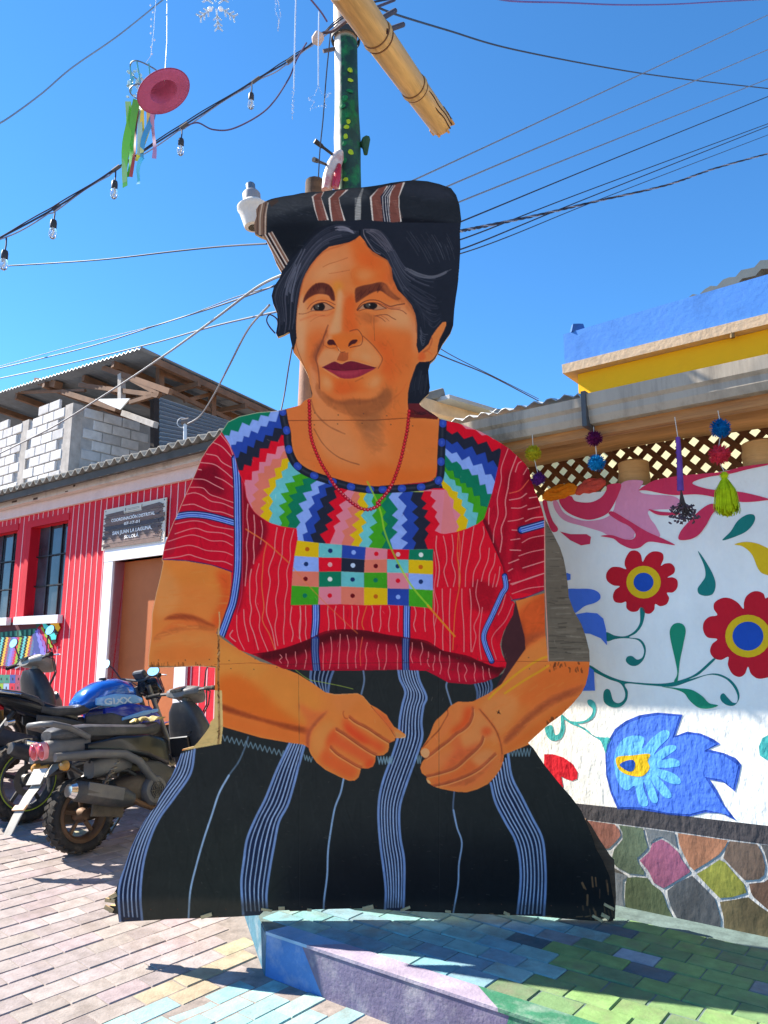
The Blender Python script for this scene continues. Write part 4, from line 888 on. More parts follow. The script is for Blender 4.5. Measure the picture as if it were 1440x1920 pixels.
    brush(AL, 1000, (278, 1050, 770, 1470), .35, 22, 3.5, .12, .45); brush(AR, 700, (790, 1110, 1106, 1490), -.6, 20, 3.5, .12, .45)
    brush(MK['blouse'] & ~MK['yoke'] & ~MK['patch'], 1500, (300, 780, 1025, 1290), 1.5, 26, 2.6, .16, .45)
    brush(MK['yoke'], 900, (410, 770, 960, 1035), 1.2, 12, 2.6, .09, .4); brush(MK['patch'], 260, (545, 1010, 815, 1145), 0.1, 14, 3, .07, .4)
    brush(MK['skirt'] & ~AL & ~AR, 1500, (220, 1250, 1150, 1725), 1.5, 40, 3, .22, .35); brush(MK['wrap'], 300, (490, 340, 862, 480), .1, 26, 2.6, .25, .4)
    KEEP *= CAN/128.0; CAN = KEEP
    # dust, scuffs, nail heads
    for i in range(260):
        x, y = PRNG.uniform(220, 1150), PRNG.uniform(1400, 1722)**1.0
        v = PRNG.uniform(60, 110); stroke([(x, y), (x+PRNG.uniform(1, 7), y+PRNG.uniform(-2, 2))], PRNG.uniform(.4, 1.2), (v, v*.98, v*.93), .7, PRNG.uniform(.15, .5), S)
    air([(220,1690),(480,1690),(490,1730),(220,1735)], (78,70,62), 9, S, .35); air([(500,1690),(1150,1700),(1150,1735),(500,1715)], (58,52,48), 7, S, .35)
    for i in range(120):
        x, y = PRNG.uniform(285, 1100), PRNG.uniform(800, 1400); v = [(235,215,200),(90,40,40),(120,80,60)][PRNG.randint(3)]
        stroke([(x, y), (x+PRNG.uniform(-5, 5), y+PRNG.uniform(1, 9))], PRNG.uniform(.3, .9), v, .7, PRNG.uniform(.15, .45), out)
    for x0, x1, y in ((540, 815, 777), (540, 815, 796), (430, 1020, 1236), (430, 1020, 1254), (300, 400, 1236), (240, 480, 1706), (520, 1130, 1698)):
        for x in np.arange(x0, x1, 47.0):
            c = (x+PRNG.uniform(-5, 5), y+PRNG.uniform(-3, 3)); dot(c, 1.1, (80,56,46), None, out)
    for x, y0, y1 in ((822, 1260, 1700), (560, 1260, 1700)):
        stroke([(x, y0), (x+1, (y0+y1)/2), (x, y1)], .8, (12,13,15), .7, .5, S)
        stroke([(x+1.4, y0), (x+2.4, (y0+y1)/2), (x+1.4, y1)], .6, (74,76,78), .7, .35, S)
    for i in range(26):
        x, y = PRNG.uniform(500, 860), PRNG.uniform(350, 470); stroke([(x, y), (x+PRNG.uniform(2, 12), y+PRNG.uniform(-1, 2))], .7, (96,98,104), .7, .35, MK['wrap'])
    # grain of brush and dust
    n = PRNG.randn(PH//4, PW//4).astype(np.float32); n = bbox1(n, 1)
    n2 = bbox1(PRNG.randn(PH//4, PW//4).astype(np.float32), 9)*9
    n = bbox1(bbox1(np.kron(n*.026+n2*.022, np.ones((4, 4), np.float32)), 2), 2)
    N = np.zeros((PH, PW), np.float32); N[:n.shape[0], :n.shape[1]] = n[:PH, :PW]
    CAN[:] = np.clip(CAN*(1+N[..., None])+N[..., None]*26, 0, 255)
# ---------------------------------------------------------------- frames of the two facades (parallel, running away to the left)
AZ = math.radians(52.2)
ER = Vector((math.sin(AZ), -math.cos(AZ), 0))       # along the facades, towards the right / nearer
NF = Vector((-math.cos(AZ), -math.sin(AZ), 0))      # out of the facades, towards the street
ROTF = math.atan2(ER.y, ER.x)
class Frame:
    def __init__(s, o): s.o = Vector(o)
    def __call__(s, a, d, z): return s.o+ER*a+NF*d+Vector((0, 0, z))
    def px(s, px, py, d=0.0): return at_pl(px, py, s.o+NF*d, NF)
    def sz(s, px, py, d=0.0): p = s.px(px, py, d); return ((p-s.o).dot(ER), p.z)
RB = Frame((1.186, 3.711, 0))
p = at_y(250, 1050, 9.0); LB = Frame((p.x, p.y, 0))
RF = Matrix.Rotation(ROTF, 3, 'Z')                 # local x along facade, local -y towards the street
def gz(x, y):
    """height of the street: level near the viewer, climbing to the far facade"""
    a = -((x-RB.o.x)*ER.x+(y-RB.o.y)*ER.y)          # metres along the street, away to the left
    t = min(max(0.0, a-1.12), 16.0)
    return .087*t*t/(t+.12)
GZ = gz

# ---------------------------------------------------------------- street: bedding sheet, single pavers, far pavers
m_bed = pmat('joint_sand', rgb(140, 129, 121), .95, .3, 20, .3, 120)
def street():
    g = MB(); xs = list(np.linspace(-16, 6, 133)); ys = list(np.linspace(-4, 16, 121))
    xs = [-900, -200, -60, -30]+xs+[14, 40, 150, 900]; ys = [-900, -200, -40, -12]+ys+[20, 40, 120, 900]
    V = [(x, y, GZ(x, y)-.003) for y in ys for x in xs]; n = len(xs)
    F = [[j*n+i, j*n+i+1, (j+1)*n+i+1, (j+1)*n+i] for j in range(len(ys)-1) for i in range(n-1)]
    g.add(V, F); return prop(g.build('street', m_bed), kind='structure', label='street of pale concrete pavers rising towards the red building')
STREET = street()
PL, PWD, JT = .192, .10, .0035
m_pav = pmat('paver_concrete', (1, 1, 1), .9, .22, 14, .5, 90, objcol=True, rand=.07, dirt=rgb(118, 104, 92), dscale=5, damt=.5, bdist=.004)
def paver_mesh(name, l, wd, h=.05, bev=.004):
    return MB().box((0, 0, -h/2), (l-JT, wd-JT, h), bev=bev).mesh(name)
PMESH = [paver_mesh('paver', PL, PWD)]
# sidewalk in facade coordinates
K0 = at_z(500, 1747, .17); KS = (K0-RB.o).dot(ER); KD = (K0-RB.o).dot(NF)
KBACK = at_z(485, 1715, .17)
def on_walk(p):
    q = p-RB.o; s, d = q.dot(ER), q.dot(NF)
    if d > KD or d < .0: return False
    e = (KBACK-K0); side = e.x*(p.y-K0.y)-e.y*(p.x-K0.x)
    return side < 0
def inview(p, m=60):
    d = p-EYE; k = d.y*CP+d.z*SP
    if k < .3: return False
    x = 720+FPX*d.x/k; y = 960-FPX*(d.z*CP-d.y*SP)/k
    return -m < x < 1440+m and y < 1920+m
def street_pavers():
    cand = []
    for i in range(-60, 60):
        for j in range(-70, 110):
            d = i*PL+(PL/2 if j % 2 else 0); s = j*PWD
            p = K0+ER*s+NF*d
            q = p-LB.o
            if q.dot(NF) < .05: continue
            if on_walk(p) or on_walk(p+NF*.09) or on_walk(p-NF*.09): continue
            if (p-RB.o).dot(NF) < 1.2 and (p-RB.o).dot(ER) > KS-.12 : continue
            p.z = GZ(p.x, p.y)
            if p.y < 1.5 or p.y > 9.5 or not inview(p): continue
            cand.append((p.length, p))
    cand.sort(key=lambda t: t[0])
    PCOLS = [rgb(156, 143, 140), rgb(161, 149, 145), rgb(150, 138, 134), rgb(160, 148, 142), rgb(154, 143, 135), rgb(156, 140, 139)]
    far = MB()
    rr = random.Random(3)
    for k, (r, p) in enumerate(cand):
        q = p-K0; s, d = q.dot(ER), q.dot(NF)
        nx = p+Vector((.1, 0, 0)); sl = (GZ(p.x+ER.x*.05, p.y+ER.y*.05)-GZ(p.x-ER.x*.05, p.y-ER.y*.05))/.1; sn = (GZ(p.x+NF.x*.05, p.y+NF.y*.05)-GZ(p.x-NF.x*.05, p.y-NF.y*.05))/.1
        R = Matrix((( ER.x, NF.x, 0), (ER.y, NF.y, 0), (sl, sn, 1)))
        R = Matrix([R[0], R[1], R[2]])
        lift = rr.uniform(-.0025, .0025)
        if k < 300:
            o = bpy.data.objects.new('paver', PMESH[0]); COL.objects.link(o); o.parent = STREET
            if not PMESH[0].materials: PMESH[0].materials.append(m_pav)
            o.location = p+Vector((0, 0, lift)); o.rotation_euler = (Matrix.Rotation(math.atan2(sl, 1), 3, NF) @ Matrix.Rotation(math.atan2(NF.y, NF.x)+rr.uniform(-.012, .012), 3, 'Z') @ Matrix.Rotation(rr.uniform(-.006, .006), 3, 'X')).to_euler()
            c = PCOLS[rr.randrange(6)]
            tq = d > -.05 and s > -.04-.16*d
            if tq: c = [rgb(136, 180, 176), rgb(150, 186, 178), rgb(140, 174, 174), rgb(154, 184, 172)][rr.randrange(4)]
            elif s > -.22-.16*d and -.1 < d < .45 and rr.random() < .7: c = [rgb(168, 152, 126), rgb(160, 146, 120)][rr.randrange(2)]
            elif rr.random() < .02: c = rgb(176, 168, 136)
            o.color = (*c, 1)
        else:
            A = R @ Matrix.Rotation(math.pi/2, 3, 'Z')
            far.box(p+Vector((0, 0, lift-.02)), (PL-JT, PWD-JT, .04), R @ Matrix(((0, 1, 0), (1, 0, 0), (0, 0, 1))))
    m_far = pmat('far_pavers', rgb(156, 144, 138), .9, .2, 3, .3, 80, dirt=rgb(120, 106, 96), dscale=2.2, damt=.5)
    prop(far.build('far_pavers', m_far, STREET), kind='stuff')
street_pavers()

# ---------------------------------------------------------------- raised sidewalk with kerb
WZ = .17
def walk():
    a = [K0, KBACK, RB(-2.6, -.05, WZ)]
    far = RB(4.5, -.05, WZ); near = RB(4.5, KD, WZ)
    g = MB(); poly = [K0, near, far, RB(-2.6, -.05, WZ), KBACK]
    poly = [Vector((p.x, p.y, 0)) for p in poly]
    g.prism(poly, (0, 0, -.02), (0, 0, WZ-.0035))
    o = g.build('sidewalk', pmat('sidewalk_bed', rgb(92, 108, 104), .95, .3, 20, .3, 100)); prop(o, 'raised sidewalk of pavers painted teal and green', kind='structure')
    # kerb: painted front and top in pieces
    cols = {'blue': rgb(76, 118, 174), 'lilac': rgb(104, 96, 120), 'mauve': rgb(150, 138, 154), 'sky': rgb(134, 164, 190), 'green': rgb(50, 112, 82), 'teal': rgb(64, 106, 124)}
    km = {k: pmat('kerb_'+k, c, .85, .16, 9, .5, 70, dirt=rgb(196, 190, 186), dscale=7, damt=.35) for k, c in cols.items()}
    KW = .10
    def kp(s, d, z): q = RB(KS+s, KD-d, z); return q
    def piece(name, mat, s0, s1, s0b, s1b, top):
        g = MB()
        if top:
            z = WZ+.003; V = [kp(s0, -.006, z), kp(s1, -.006, z), kp(s1b, KW, z), kp(s0b, KW, z)]
            V += [q-Vector((0, 0, .012)) for q in V]
        else:
            V = [kp(s0b, -.001, -.02), kp(s1b, -.001, -.02), kp(s1, -.001, WZ-.011), kp(s0, -.001, WZ-.011)]
            V += [q-NF*.02 for q in V]
        g.add(V, [[0,1,2,3],[7,6,5,4],[0,4,5,1],[1,5,6,2],[2,6,7,3],[3,7,4,0]])
        return g.build(name, mat, o, world=True)
    piece('kerb_face', km['blue'], 0, .21, 0, .34, False); piece('kerb_face', km['lilac'], .21, 1.16, .34, 1.1, False)
    piece('kerb_face', km['green'], 1.16, 1.5, 1.1, 1.6, False); piece('kerb_face', km['blue'], 1.5, 4.5, 1.6, 4.5, False)
    piece('kerb_top', km['sky'], 0, .24, .03, .36, True); piece('kerb_top', km['mauve'], .24, 1.12, .36, .98, True)
    piece('kerb_top', km['green'], 1.12, 1.7, .98, 1.6, True); piece('kerb_top', km['sky'], 1.7, 4.5, 1.6, 4.5, True)
    # left end face
    g = MB(); e = (KBACK-K0).normalized(); n = Vector((-e.y, e.x, 0)); end = K0+e*1.2
    V = [Vector((K0.x, K0.y, -.02)), Vector((end.x, end.y, -.02)), Vector((end.x, end.y, WZ-.011)), Vector((K0.x, K0.y, WZ-.011))]; V = [q+n*.003 for q in V]+[q-n*.02 for q in V]
    g.add(V, [[0,1,2,3],[7,6,5,4],[0,4,5,1],[1,5,6,2],[2,6,7,3],[3,7,4,0]]); g.build('kerb_face', km['teal'], o, world=True)
    # pavers on top
    TE = [rgb(116, 160, 160), rgb(110, 152, 158), rgb(124, 166, 162), rgb(114, 146, 156), rgb(130, 166, 160)]
    GR = [rgb(110, 140, 88), rgb(102, 130, 86), rgb(116, 146, 88), rgb(98, 124, 88)]
    OT = [rgb(80, 96, 102), rgb(142, 158, 166), rgb(120, 128, 130), rgb(78, 96, 102), rgb(96, 116, 108)]
    rr = random.Random(8); n = 0
    pm = paver_mesh('sidewalk_paver', .165, .11, .03, .004); pm.materials.append(m_pav)
    for i in range(-2, 12):
        for j in range(-8, 42):
            d = KD-KW-.06-i*.11; s = KS+.1+j*.165+(.083 if i % 2 else 0)
            p = RB(s, d, WZ)
            if d < .12 or d > KD-KW-.02 or n >= 298 or s > 2.6: continue
            if not on_walk(p-ER*.09): continue
            if not inview(p, 120): continue
            o2 = bpy.data.objects.new('paver', pm); COL.objects.link(o2); o2.parent = o
            o2.location = p+Vector((0, 0, rr.uniform(-.002, .003))); o2.rotation_euler = (rr.uniform(-.008, .008), rr.uniform(-.008, .008), ROTF+rr.uniform(-.01, .01))
            gk = (s-KS)-(KD-d)*.25
            c = (TE if gk < .95+rr.uniform(-.08, .08) else GR)
            c = c[rr.randrange(len(c))]
            if rr.random() < (.05 if gk < .7 else .12): c = OT[rr.randrange(len(OT))]
            o2.color = (*c, 1); n += 1
    return o
WALK = walk()
# ---------------------------------------------------------------- the big painted plywood figure
YC = 3.51
GAIN = (1.5, 1.2, .86)
m_paint = pmat('sign_paint', (1, 1, 1), .7, .05, 9, .12, 60, spec=.1, vcol=True, bdist=.003)
m_ply = pmat('plywood', rgb(196, 164, 118), .8, .25, 5, .3, 60, stretch=(1, 1, 14), dirt=rgb(120, 92, 62), dscale=4)
m_oldwood = pmat('weathered_board', rgb(84, 66, 52), .9, .35, 5, .4, 60, stretch=(1, 1, 9), dirt=rgb(40, 34, 30), dscale=3)
def cutout():
    paint()
    root = empty('painted_cutout', (-.03, YC, WZ), 0, 'giant flat plywood cutout painted as a seated woman in a red striped blouse', 'cutout sign')
    out = MK['out']
    # vertex grid at one photo pixel
    vw, vh = CW+1, CH+1
    P = np.pad(CAN, ((SS, SS), (SS, SS), (0, 0)), mode='edge'); Mo = np.pad(out, SS).astype(np.float32)
    Pm = P*Mo[..., None]
    def cellavg(A): return A[SS//2:SS//2+vh*SS, SS//2:SS//2+vw*SS].reshape(vh, SS, vw, SS, *A.shape[2:]).mean((1, 3))
    num = cellavg(Pm); den = cellavg(Mo)
    c = num/np.maximum(den, 1e-4)[..., None]
    inside = den > .5
    bad = den < .02
    for _ in range(3):                        # spread colour just past the rim
        good = ~bad; acc = np.zeros_like(c); cnt = np.zeros(c.shape[:2])
        for dy in (-1, 0, 1):
            for dx in (-1, 0, 1):
                g = np.roll(np.roll(good, dy, 0), dx, 1); acc += np.roll(np.roll(c, dy, 0), dx, 1)*g[..., None]; cnt += g
        fixm = bad & (cnt > 0); c[fixm] = acc[fixm]/cnt[fixm][:, None]; bad &= ~fixm
    gx, gy = np.meshgrid(np.arange(vw)+CX0, np.arange(vh)+CY0)
    gx = gx.astype(float); gy = gy.astype(float)
    ins4 = inside[:-1, :-1].astype(int)+inside[1:, :-1]+inside[:-1, 1:]+inside[1:, 1:]
    cell = ins4 > 0
    used = np.zeros((vh, vw), bool)
    for a, b in ((0, 0), (1, 0), (0, 1), (1, 1)): used[a:vh-1+a, b:vw-1+b] |= cell
    rim = used & ~inside
    ry, rx = np.nonzero(rim); O = np.array(OUT); A, B = O, np.roll(O, -1, 0)
    pts = np.stack([gx[rim], gy[rim]], 1); best = np.full(len(pts), 1e9); bp = pts.copy()
    for a, b in zip(A, B):
        d = b-a; L = d@d
        if L == 0: continue
        t = np.clip(((pts-a)@d)/L, 0, 1); q = a+t[:, None]*d; e = ((pts-q)**2).sum(1)
        k = e < best; best[k] = e[k]; bp[k] = q[k]
    gx[rim] = bp[:, 0]; gy[rim] = bp[:, 1]
    u, v = (gx-720)/FPX, (gy-960)/FPX
    ky = YC/(CP+v*SP)
    W = np.stack([u*ky, np.full_like(u, YC), EYE.z+(SP-v*CP)*ky], -1)
    W -= np.array(root.location)
    lc = c/255.0; lc = np.where(lc <= .04045, lc/12.92, ((lc+.055)/1.055)**2.4)*np.array(GAIN)
    mx_ = lc.max(-1, keepdims=True); lc = np.clip(np.where(mx_ > .93, lc*(.93/np.maximum(mx_, 1e-6)), lc), 0.004, .95)
    # which painted part each cell belongs to
    names = ['painted_board', 'skin_of_face_and_neck', 'hair', 'head_wrap', 'blouse', 'yoke', 'patchwork_panel', 'painted_arm', 'painted_arm', 'skirt', 'bare_board', 'broken_edge']
    lab = np.zeros((PH, PW), np.uint8)
    for i, k in enumerate(['face', 'hair', 'wrap', 'blouse', 'yoke', 'patch', 'armL', 'armR', 'skirt', 'bare', 'lip'], 1): lab[MK[k]] = i
    lc4 = lab[SS//2::SS, SS//2::SS][:CH, :CW]
    # rim cells: borrow the label of a labelled neighbour
    for _ in range(4):
        z = cell & (lc4 == 0)
        for dy, dx in ((0, 1), (0, -1), (1, 0), (-1, 0)):
            s = np.roll(np.roll(lc4, dy, 0), dx, 1); k = z & (lc4 == 0) & (s > 0); lc4[k] = s[k]
    labels = {1: None, 7: 'bent left arm and hand in orange brown paint', 8: 'bent right arm and hand with yellow scratches', 10: 'strip of bare grey weathered plywood', 11: 'pale splintered plywood where the board broke'}
    for i, nm in enumerate(names):
        ys, xs = np.nonzero(cell & (lc4 == i))
        if len(ys) == 0: continue
        q = np.stack([ys*vw+xs, (ys+1)*vw+xs, (ys+1)*vw+xs+1, ys*vw+xs+1], 1)
        uq, inv = np.unique(q.ravel(), return_inverse=True)
        me = bpy.data.meshes.new(nm); nv, nf = len(uq), len(q)
        me.vertices.add(nv); me.vertices.foreach_set('co', W.reshape(-1, 3)[uq].astype(np.float32).ravel())
        me.loops.add(nf*4); me.loops.foreach_set('vertex_index', inv.astype(np.int32).ravel())
        me.polygons.add(nf); me.polygons.foreach_set('loop_start', np.arange(0, nf*4, 4, dtype=np.int32))
        me.update(calc_edges=True)
        at = me.color_attributes.new('paint', 'FLOAT_COLOR', 'POINT')
        rgba = np.ones((nv, 4), np.float32); rgba[:, :3] = lc.reshape(-1, 3)[uq]; at.data.foreach_set('color', rgba.ravel())
        o = link(nm, me, m_paint, root)
        if labels.get(i): o['label'] = labels[i]
    # the plywood itself
    g = MB(); poly = []
    for x, y in OUT:
        p = at_y(x, y, YC)-root.location; poly.append(p)
    g.prism(poly, (0, .0015, 0), (0, .020, 0)); g.build('plywood_sheet', m_ply, root)
    # bracing behind
    def bar(name, a, b, wd, th, off, m=m_oldwood):
        a, b = at_y(*a, YC), at_y(*b, YC); d = (b-a); L = d.length; ang = math.atan2(d.x, d.z)
        g = MB().box((0, 0, 0), (wd, th, L), bev=.004)
        o = g.build(name, m, root, loc=(a+b)/2+Vector((0, off, 0))-root.location, rot=(0, ang, 0)); return o
    bar('brace', (560, 820), (560, 1712), .09, .045, .045); bar('brace', (880, 830), (880, 1708), .09, .045, .045)
    bar('brace', (450, 1150), (1010, 1150), .09, .04, .09); bar('brace', (330, 1650), (1110, 1650), .09, .04, .09)
    g = MB(); bp_ = [(1098,1535),(1108,1548),(1122,1572),(1134,1590),(1143,1604),(1151,1612),(1152,1640),(1154,1680),(1152,1723),(1138,1723),(1136,1690),(1118,1640),(1090,1560)]
    g.prism([at_y(x+1, y, YC+.03)-root.location for x, y in bp_], (0, 0, 0), (0, .02, 0)); g.build('backing_plank', m_oldwood, root)
    # splinters at the foot
    rr = random.Random(5); g = MB()
    for (x, y) in [(206,1688),(204,1704),(212,1680),(500,1706),(528,1703),(580,1706),(690,1702),(760,1704),(840,1709),(950,1713),(1120,1722),(1135,1718),(387,1717),(1142,1700)]:
        c = at_y(x, y, YC-.004)-root.location
        a = rr.uniform(-.5, .5); L = rr.uniform(.02, .05)
        g.box(c, (L, .008, rr.uniform(.008, .018)), Matrix.Rotation(a, 3, 'Y'))
    prop(g.build('splinters', m_ply, root), kind='stuff')
    return root
CUT = cutout()
# ---------------------------------------------------------------- right: mural wall, eave, lattice, yellow building
def painted(name, pts, fr, d, layer, mats, parent, label=None, tr=None, sm=False, world=True):
    """flat paint on a wall: list of (points, material index) layers, each 0.8 mm proud of the last"""
    g = MB()
    for k, (pp, mi, s) in enumerate(pts):
        q = list(smooth(tr(pp) if tr else pp, 6, True)) if s else (tr(pp) if tr else pp)
        P = [fr.px(x, y, d) for x, y in q]
        off = NF*(layer+.0008*k)
        V = [v+off for v in P]; g.add(V, [list(range(len(V)))], mi)
    me = bpy.data.meshes.new(name); me.from_pydata(g.v, [], g.f); me.polygons.foreach_set('material_index', g.m)
    bm = bmesh.new(); bm.from_mesh(me); bmesh.ops.triangulate(bm, faces=bm.faces[:])
    for f in bm.faces:
        if f.normal.dot(NF) < 0: f.normal_flip()
    bm.to_mesh(me); bm.free()
    o = link(name, me, mats, parent, world=world)
    if label: o['label'] = label
    return o
def wallmat(name, c, **k):
    a = dict(rough=.8, var=.07, scale=4, bump=.75, bscale=34, stretch=(1, 1, .55), dirt=tuple(v*.72 for v in c), dscale=3, damt=.3, bdist=.012); a.update(k)
    return pmat(name, c, **a)
tL = tf(960, 1280, 3.0); tM = tf(840, 480, 2.4)
def mural():
    W = empty('mural_wall', RB(0, 0, WZ), 0, 'white plastered wall painted with red flowers and a blue bird shaped flower above painted stones', 'painted wall')
    zt = RB.sz(1200, 909)[1]; zl = RB.sz(1200, 1712)[1]
    g = MB(); sl, sr = -1.9, 3.2
    base = lambda s, d, z: RB(s, d, z)-W.location
    za = RB.sz(1013, 940)[1]; zb = RB.sz(1430, 871)[1]
    s1, s2 = RB.sz(1013, 940)[0], RB.sz(1430, 871)[0]
    top = lambda s: za+(zb-za)*(s-s1)/(s2-s1)
    n = 40
    SS_ = np.linspace(sl, sr, n)
    front = [base(s, 0, WZ-.1) for s in (sl, sr)]
    poly = [base(sl, 0, WZ-.1)]+[base(sr, 0, WZ-.1)]+[base(s, 0, top(s)+.006*math.sin(s*23)+.004*math.sin(s*61)) for s in SS_[::-1]]
    g.prism(poly, (0, 0, 0), -NF*.16)
    white = wallmat('wall_white', rgb(238, 233, 222), bump=.5, damt=.18)
    g.build('plaster', white, W)
    # ledge along the foot
    g = MB(); V = [base(-1.5, -.01, WZ-.05), base(3.2, -.01, WZ-.05), base(3.2, .125, WZ-.05), base(-1.5, .125, WZ-.05)]
    g.prism(V, (0, 0, 0), (0, 0, .045)); g.build('ledge', wallmat('ledge_teal', rgb(138, 196, 190), bump=.3), W)
    # paints
    RD = wallmat('paint_red', rgb(200, 14, 34)); YL = wallmat('paint_yellow', rgb(226, 180, 16)); BU = wallmat('paint_blue', rgb(24, 74, 164)); RB2 = wallmat('paint_royal', rgb(72, 116, 214)); DB = wallmat('paint_dark_blue', rgb(38, 76, 168))
    SKY = wallmat('paint_sky_blue', rgb(100, 176, 230)); TL = wallmat('paint_teal', rgb(20, 118, 108)); GN = wallmat('paint_green', rgb(24, 138, 100)); CR = wallmat('paint_crimson', rgb(214, 50, 84)); PK = wallmat('paint_pink', rgb(226, 140, 164)); LT = wallmat('paint_light_teal', rgb(64, 164, 160))
    BK = wallmat('paint_charcoal', rgb(64, 60, 62)); GR = wallmat('paint_grout', rgb(172, 170, 166), var=.2)
    def P(name, layers, mats, label=None, tr=tK, layer=.0015): return painted(name, layers, RB, 0, layer, mats, W, label, tr)
    S = True; F = False
    def flower(c, pet, rx, ry, hole):
        cx, cy = c
        ring = [(cx+rx*math.cos(t), cy+ry*math.sin(t)) for t in np.linspace(0, 6.283, 24, endpoint=False)]
        core = [(cx+hole*rx*math.cos(t), cy+hole*ry*math.sin(t)) for t in np.linspace(0, 6.283, 24, endpoint=False)]
        L = [([(cx+(x-cx)*1.0, y) for x, y in pet], 0, S), (ring, 1, F), (core, 2, F)]
        return L
    pet1 = [(735,700),(725,660),(700,638),(665,642),(640,680),(634,715),(642,742),(605,730),(560,732),(532,765),(535,805),(570,832),(607,838),(580,860),(568,895),(580,925),(615,932),(642,925),(645,960),(670,980),(705,978),(727,955),(745,985),(775,992),(800,970),(806,938),(835,950),(870,938),(884,905),(872,875),(905,872),(930,845),(930,805),(905,788),(875,788),(910,765),(916,735),(895,710),(862,710),(838,722),(852,685),(848,655),(820,642),(785,645),(755,668)]
    P('painted_flower', flower((741,815), pet1, 97, 92, .58), [RD, YL, BU], 'small red flower with yellow ring and blue centre')
    pet2 = [(1302,965),(1270,930),(1225,905),(1180,905),(1140,930),(1136,965),(1155,1000),(1110,1010),(1080,1040),(1076,1085),(1100,1125),(1155,1135),(1125,1165),(1115,1205),(1135,1240),(1175,1252),(1218,1235),(1215,1280),(1240,1330),(1280,1348),(1310,1330),(1328,1290),(1345,1330),(1385,1357),(1440,1350),(1490,1330),(1500,1280),(1560,1240),(1570,1150),(1530,1120),(1560,1060),(1540,1000),(1500,980),(1520,930),(1480,890),(1440,900),(1425,905),(1415,880),(1385,866),(1350,870),(1318,895),(1305,930)]
    P('painted_flower', flower((1328,1118), pet2, 128, 120, .68), [RD, YL, BU], 'large red flower with yellow ring and blue centre')
    P('painted_vine', [([(440,1282),(520,1330),(620,1368),(740,1382),(860,1384),(960,1362),(1040,1325),(1130,1246),(1142,1252),(1055,1332),(1000,1360),(1130,1328),(1210,1350),(1262,1400),(1280,1460),(1255,1505),(1215,1508),(1180,1485),(1172,1455),(1190,1440),(1215,1465),(1240,1490),(1265,1490),(1268,1450),(1240,1395),(1190,1352),(1110,1336),(1000,1372),(900,1402),(760,1394),(640,1386),(652,1430),(645,1480),(610,1515),(560,1517),(520,1490),(515,1440),(530,1416),(552,1425),(570,1480),(600,1495),(630,1475),(636,1435),(610,1385),(540,1358),(440,1305)], 0, S),
        ([(912,1372),(930,1330),(920,1260),(895,1150),(888,1090),(905,1055),(935,1044),(965,1055),(978,1090),(965,1160),(945,1260),(938,1330),(930,1375)], 1, S), ([(840,1402),(930,1410),(1010,1420),(1070,1455),(1110,1495),(1160,1508),(1110,1525),(1050,1520),(1000,1480),(970,1440),(920,1418)], 1, S)], [TL, GN], 'teal vine with curls and leaves')
    P('painted_vine', [([(722,958),(748,975),(735,1050),(700,1100),(660,1125),(720,1135),(752,1180),(745,1240),(710,1280),(670,1284),(642,1260),(648,1235),(675,1230),(705,1250),(735,1235),(742,1190),(710,1142),(640,1130),(580,1135),(535,1146),(530,1096),(580,1115),(640,1118),(690,1090),(720,1040)], 0, S)], [TL], 'short teal stem under the small red flower')
    P('painted_leaf', [([(1046,640),(1085,690),(1130,770),(1146,830),(1130,880),(1090,892),(1052,880),(1045,850),(1065,820),(1088,780),(1080,720)], 0, S)], [TL]); P('painted_leaf', [([(1185,580),(1230,530),(1270,470),(1320,436),(1360,436),(1367,465),(1340,510),(1290,545)], 0, S)], [TL])
    P('painted_leaf', [([(1252,602),(1320,588),(1400,605),(1480,660),(1480,770),(1420,770),(1385,740),(1350,660),(1300,615)], 0, S)], [YL], 'yellow leaf at the edge of the wall')
    P('painted_leaf', [([(310,762),(330,770),(330,800),(300,810),(280,790)], 0, F), ([(300,862),(380,852),(450,855),(490,875),(498,905),(470,930),(410,950),(350,990),(300,960)], 0, S), ([(340,1000),(420,985),(480,990),(515,1020),(530,1080),(536,1170),(500,1130),(440,1105),(380,1100),(340,1080)], 0, F), ([(420,1280),(462,1310),(468,1425),(400,1426),(380,1380)], 0, F)], [RB2], 'royal blue leaves peeping past the cutout')
    # pink dove shapes at the top
    P('painted_bird', [([(230,365),(255,360),(300,430),(420,470),(560,430),(612,262),(735,245),(715,298),(760,320),(900,330),(950,360),(950,400),(780,410),(775,450),(810,500),(830,560),(720,520),(690,545),(680,570),(620,575),(540,550),(500,530),(400,500),(300,470),(250,420)], 0, S),
        ([(270,345),(330,330),(360,360),(440,366),(500,340),(530,300),(540,268),(612,262),(600,320),(560,400),(520,440),(440,464),(370,450),(310,420),(275,380)], 1, S), ([(545,430),(570,418),(660,470),(760,530),(850,570),(918,606),(850,597),(770,588),(720,620),(670,626),(610,600),(570,570),(500,556),(560,550),(640,575),(685,570),(695,540),(660,500),(600,470)], 1, S),
        ([(715,298),(760,265),(820,238),(960,215),(1180,195),(1300,165),(1440,148),(1440,156),(1330,180),(1230,205),(1100,225),(1015,258),(1100,290),(1200,300),(1300,310),(1440,345),(1420,356),(1300,365),(1180,345),(1050,322),(900,325),(760,300)], 1, S),
        ([(940,575),(950,530),(1000,470),(1060,410),(1120,375),(1170,390),(1130,430),(1090,500),(1050,550),(1000,575)], 1, S), ([(770,405),(830,418),(900,424),(950,430),(900,440),(820,436)], 1, S)], [PK, CR], 'pink and crimson bird shapes under the eave')
    P('painted_leaf', [([(172,365),(195,358),(205,400),(230,470),(258,510),(252,530),(225,528),(200,470)], 0, S), ([(270,530),(330,545),(420,545),(445,560),(440,600),(390,608),(330,580)], 0, F)], [CR], 'crimson drops beside the cutout')
